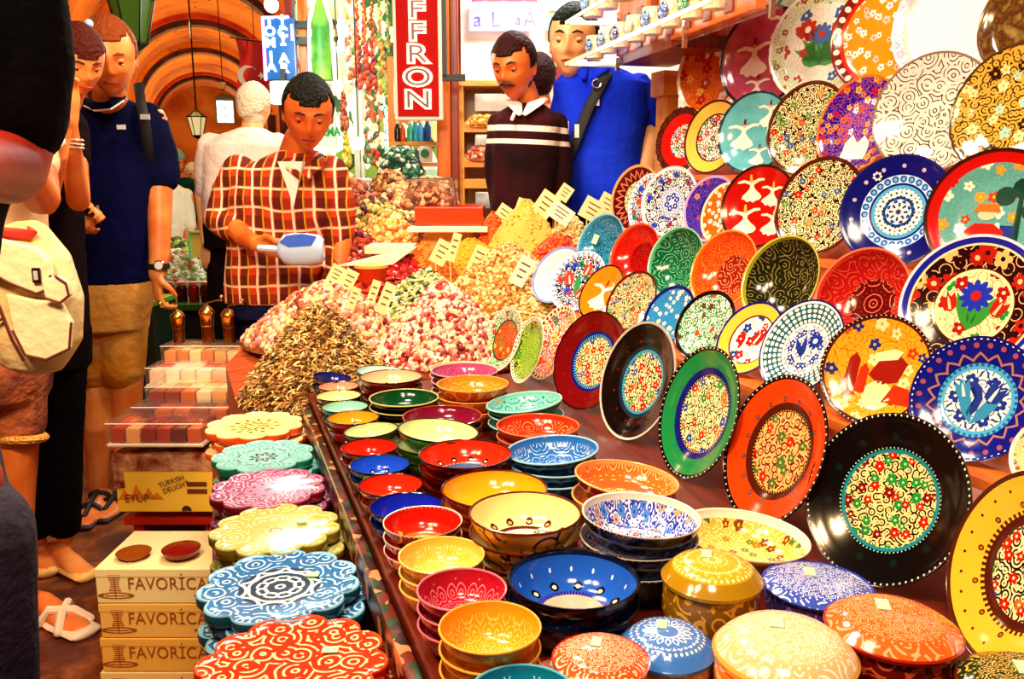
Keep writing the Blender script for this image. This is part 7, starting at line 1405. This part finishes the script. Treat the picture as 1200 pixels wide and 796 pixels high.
GR = [(399, 2, 60, ['#c8d8c0', '#e8f0e0'], 'pale garland nearest the green bag'), (408, -4, 92, ['#d8e0c8', '#a8602c'], 'pale and rust garland left of the pepper strings'), (417, -6, 99, ['#c83c10', '#8a1c08'], 'red pepper string, first of the dense cluster'),
 (426, -6, 101, ['#a82408', '#e0501c'], 'rust pepper string in the middle of the dense cluster'), (435, -8, 100, ['#c83c10', '#7a1808'], 'dark tipped pepper string right of the middle one'), (444, -8, 104, ['#5a7a1c', '#a8c050', '#c87830'], 'green bean string beside the pepper cluster'),
 (453, -8, 118, ['#3c5c14', '#8a9a3c', '#a85020'], 'dark green string touching the red letter sign'), (402, 108, 150, ['#8a1c10', '#a8602c'], 'short dark red string in the lower shop window'), (405, 148, 192, ['#d8c040', '#a8a020'], 'yellow-green string in the lower shop window'),
 (430, 108, 190, ['#e8e8d0', '#5a7a3c', '#c84020'], 'mixed pale string beside the white frame bar'), (440, 106, 200, ['#2c5c30', '#c83020', '#f0d8a0'], 'mixed green and red string right of the white bar'), (452, 116, 190, ['#e8fff8', '#a8d8d0'], 'icy white string left of the bottles')]
for px, y0, y1, cs, w_ in GR: garland(px, y0, y1, 5.3, cs, w_, 2.9, 44)
def bottle(px, pyb, h, d, col, words, r=.32):
    a = PT(px, pyb, d); k = depth(a)/1000; H_ = h*k; R_ = H_*r*.5; t = empty('small_bottle', a, VR); tag(t, words, 'bottle', 'bottles on the shelves by the red sign')
    MB().lathe([(1e-4, 0), (R_, 0), (R_, H_*.6), (R_*.5, H_*.76), (R_*.4, H_*.86), (1e-4, H_*.87)], 14).build('bottle_body', mat('bottle_'+col.strip('#'), col, .12, spec=.5), t); MB().lathe([(R_*.5, H_*.85), (R_*.55, H_), (1e-4, H_)], 12).build('bottle_cap', mat('cap_gold', '#e8c890', .3), t)
bs = empty('bottle_shelves', at(492, 398, 4.9), VR); bs.location.z = 0; tag(bs, 'curved orange wooden shelves of bottles below the red letter sign', 'shelf'); k = .0049
for py, x0, x1 in ((167, -30, 26), (191, -24, 26), (212, -32, 24)):
    z = PT(492, py, 4.9).z; MB().prism([(x0*k, -.02), (x0*k+.1, -.10), (x1*k, -.13), (x1*k, .16), (x0*k, .16)], 'z', z-.018, z).build('shelf_board', ylw, bs, smooth=False)
for x in (-30, 26): MB().box((x*k, .1, 1.0), (.03, .05, 2.0), bev=.003).build('upright', orw, bs, smooth=False)
names = {'#0c4a8a': 'dark blue', '#1c8a9c': 'teal', '#3a90d0': 'sky blue', '#2ca080': 'sea green', '#143c1c': 'bottle green', '#1c0c08': 'near black', '#a83c14': 'amber', '#f0e8d0': 'white'}
for i, (px, pb, h, c) in enumerate([(481, 166, 24, '#2ca080'), (487, 166, 26, '#1c8a9c'), (493, 166, 25, '#3a90d0'), (501, 166, 27, '#0c4a8a'), (472, 166, 22, '#a83c14'), (466, 166, 24, '#1c0c08'), (474, 190, 20, '#143c1c'), (481, 190, 18, '#3a90d0'), (487, 190, 16, '#1c8a9c')]):
    bottle(px, pb, h, 4.86, c, '%s bottle on the %s shelf below the red letter sign' % (names[c], 'upper' if pb < 180 else 'middle') + (' at its left end' if px in (466, 474) else ''))
t = empty('label_jar', at(499, 190, 4.8), VR); tag(t, 'white jar with round green label on the middle shelf', 'jar'); MB().lathe([(1e-4, 0), (.035, 0), (.038, .07), (.03, .085), (1e-4, .087)], 20).build('jar_body', mat('enamel_white', '#f0f0e8', .2), t); MB().lathe([(1e-4, .004), (.024, .004), (.024, 0)], 18, M=Matrix.Translation((0, -.037, .045)) @ Matrix.Rotation(PI/2, 4, 'X')).build('round_label', mat('label_green', '#0c7a3c', .5), t)
BG = 'goods heaped in front of the herb seller'
pile('bean_heap', 'green and white beans heaped below the bottle shelves', 'beans', 470, 214, 52, 38, 4.4, ['#0c3c24', '#e8f4e0', '#2c7a50', '#1c1c10'], 240, 4, BG, seed=31)
pile('mixed_nut_heap', 'brown mixed nuts heaped left of the hazelnut bin', 'nuts', 458, 246, 56, 42, 4.0, ['#8a4018', '#e8b870', '#c87838', '#4a1c08'], 300, 4, BG, seed=32)
pile('dried_root_heap', 'orange dried roots heaped behind the plaid shirt shoulder', 'dried roots', 425, 250, 56, 26, 4.3, ['#a83414', '#d86830', '#7a200c'], 220, 4, BG, seed=33)
for i, (x0, x1, y0, y1, c, w_) in enumerate([(402, 414, 208, 236, '#f0f4f0', 'white tin beside the plaid shoulder'), (414, 436, 212, 240, '#b8dce0', 'pale blue tin beside the white tin'), (436, 446, 214, 240, '#0c3c28', 'dark green tin right of the pale blue tin')]):
    a = PT((x0+x1)/2, y1, 4.2); kk = depth(a)/1000; t = empty('tea_tin', a, VR); tag(t, w_, 'tin', BG); MB().box((0, .05, (y1-y0)*kk/2), ((x1-x0)*kk, .1, (y1-y0)*kk), bev=.008).build('tin_body', mat('tin_%s' % c.strip('#'), c, .25), t); MB().box((0, .05, (y1-y0)*kk), ((x1-x0)*kk*1.04, .105, .02), bev=.004).build('tin_lid', mat('tin_lid', '#e8ece8', .2, .5), t)
bt = MB().box((0, 0, .5), (.56, .55, 1.0), bev=.01).build('goods_counter', cw, smooth=False, loc=(at(457, 398, 4.3).x, at(457, 398, 4.3).y, 0), rot=(0, 0, VR)); bt.scale.z = PT(455, 248, 4.1).z; tag(bt, 'wooden counter in front of the herb seller carrying nuts and beans', 'counter')
# stalls on the far left beyond the navy man
ft = empty('market_table', at(214, 398, 5.3), VR); ft.location.z = 0; tag(ft, 'far stall table with pale goods and red jars beyond the navy polo man', 'table'); zt_ = PT(214, 330, 5.3).z
MB().box((0, 0, zt_-.02), (.62, .7, .04)).build('tabletop', mat('table_green', '#3c5a18', .5), ft, smooth=False); MB().box((0, .02, zt_/2-.02), (.56, .6, zt_-.05)).build('table_body', mat('cloth_dark', '#1c0c0a', .8), ft, smooth=False)
pile('soap_heap', 'white and pale green goods heaped on the far table', 'soaps', 210, 330, 60, 34, 5.3, ['#e8ecc8', '#f4f4e0', '#a8b870', '#c86040'], 240, 4, None, seed=41)
pile('herb_sack_heap', 'green herbs heaped behind the white goods on the far table', 'herbs', 205, 312, 56, 30, 5.55, ['#6a7a1c', '#a8b850', '#2c4410'], 220, 4, None, seed=42)
a, W, Hh = panel(223, 243, 272, 302, 5.2); t = empty('price_board', a, VR); tag(t, 'yellow price board with green edge on the far table', 'sign'); MB().box((0, .01, 0), (W, .015, Hh)).build('board', mat('board_yellow', '#f0c858', .6), t, smooth=False); MB().box((-W/2, 0, .0), (.012, .03, Hh*1.1)).box((0, 0, Hh/2), (W, .03, .012)).build('board_edge', mat('edge_green', '#8ad078', .5), t, smooth=False); MB().tube([(0, .01, -Hh/2), (0, .01, -Hh*.9)], .008, 6).build('stick', STICK, t)
fl2 = empty('jar_shelf', at(208, 398, 4.3), VR); fl2.location.z = 0; tag(fl2, 'low shelf of red preserve jars in front of the far table', 'shelf'); z2 = PT(208, 352, 4.3).z
MB().box((0, .0, z2-.015), (.5, .3, .03)).build('shelf_board', mat('table_green', '#3c5a18'), fl2, smooth=False); MB().box((0, .03, z2/2-.02), (.44, .22, z2-.05)).build('shelf_body', mat('cloth_dark', '#1c0c0a'), fl2, smooth=False)
for i in range(6):
    px = 172+i*14; p = PT(px, 352, 4.25); p.z = z2+.001; t = empty('preserve_jar', p, VR); tag(t, ['preserve jar at the left end of the low shelf', 'second preserve jar from the left on the low shelf', 'third preserve jar from the left on the low shelf', 'fourth preserve jar from the left on the low shelf', 'fifth preserve jar from the left on the low shelf', 'preserve jar at the right end of the low shelf'][i], 'jar', 'red preserve jars on the low shelf')
    MB().lathe([(1e-4, 0), (.026, 0), (.028, .07), (.02, .085), (1e-4, .086)], 16).build('jar_body', mat('jam_%d' % (i % 2), ['#8a0c0a', '#3a0808'][i % 2], .1), t); MB().lathe([(.022, .084), (.022, .1), (1e-4, .1)], 14).build('jar_lid', mat('lid_pink', '#d86058', .3), t)
c2_ = empty('plastic_crate', at(166, 398, 4.0), VR); c2_.location.z = 0; tag(c2_, 'dark green plastic crate standing between the navy man and the mills', 'crate'); zc = PT(166, 352, 4.0).z
MB().box((0, 0, zc/2), (.22, .24, zc), bev=.01).build('crate_body', mat('crate_green', '#062414', .4), c2_, smooth=False); MB().box((0, 0, zc), (.25, .27, .025), bev=.005).build('crate_rim', mat('crate_rim', '#5a9a28', .4), c2_, smooth=False)
sc2 = PT(318, 6, 6.3); t = empty('hanging_bulb', sc2, VR); tag(t, 'bare white bulb hanging above the blue neon sign', 'lamp'); MB().ball((0, 0, 0), .05, 0, None, 16, 10).build('bulb', mat('bulb_glow', '#f0ffff', .3, emit=14), t); MB().tube([(0, 0, .05), (0, 0, 1.2)], .006, 6).build('cord', mat('iron_black', '#140c0a'), t)
sc2 = PT(420, 168, 5.0); t = empty('hanging_bulb', sc2, VR); tag(t, 'bare white bulb glowing in front of the lower shop window', 'lamp'); MB().ball((0, 0, 0), .035, 0, None, 16, 10).build('bulb', mat('bulb_glow', '#f0ffff', .3, emit=14), t); MB().tube([(0, 0, .03), (0, 0, 1.6)], .004, 6).build('cord', mat('iron_black', '#140c0a'), t)
sc2 = PT(396, 101, 5.5); t = empty('hanging_bulb', sc2, VR); tag(t, 'bare white bulb between the green bag and the pepper strings', 'lamp'); MB().ball((0, 0, 0), .035, 0, None, 16, 10).build('bulb', mat('bulb_glow', '#f0ffff', .3, emit=14), t); MB().tube([(0, 0, .03), (0, 0, 1.6)], .004, 6).build('cord', mat('iron_black', '#140c0a'), t)
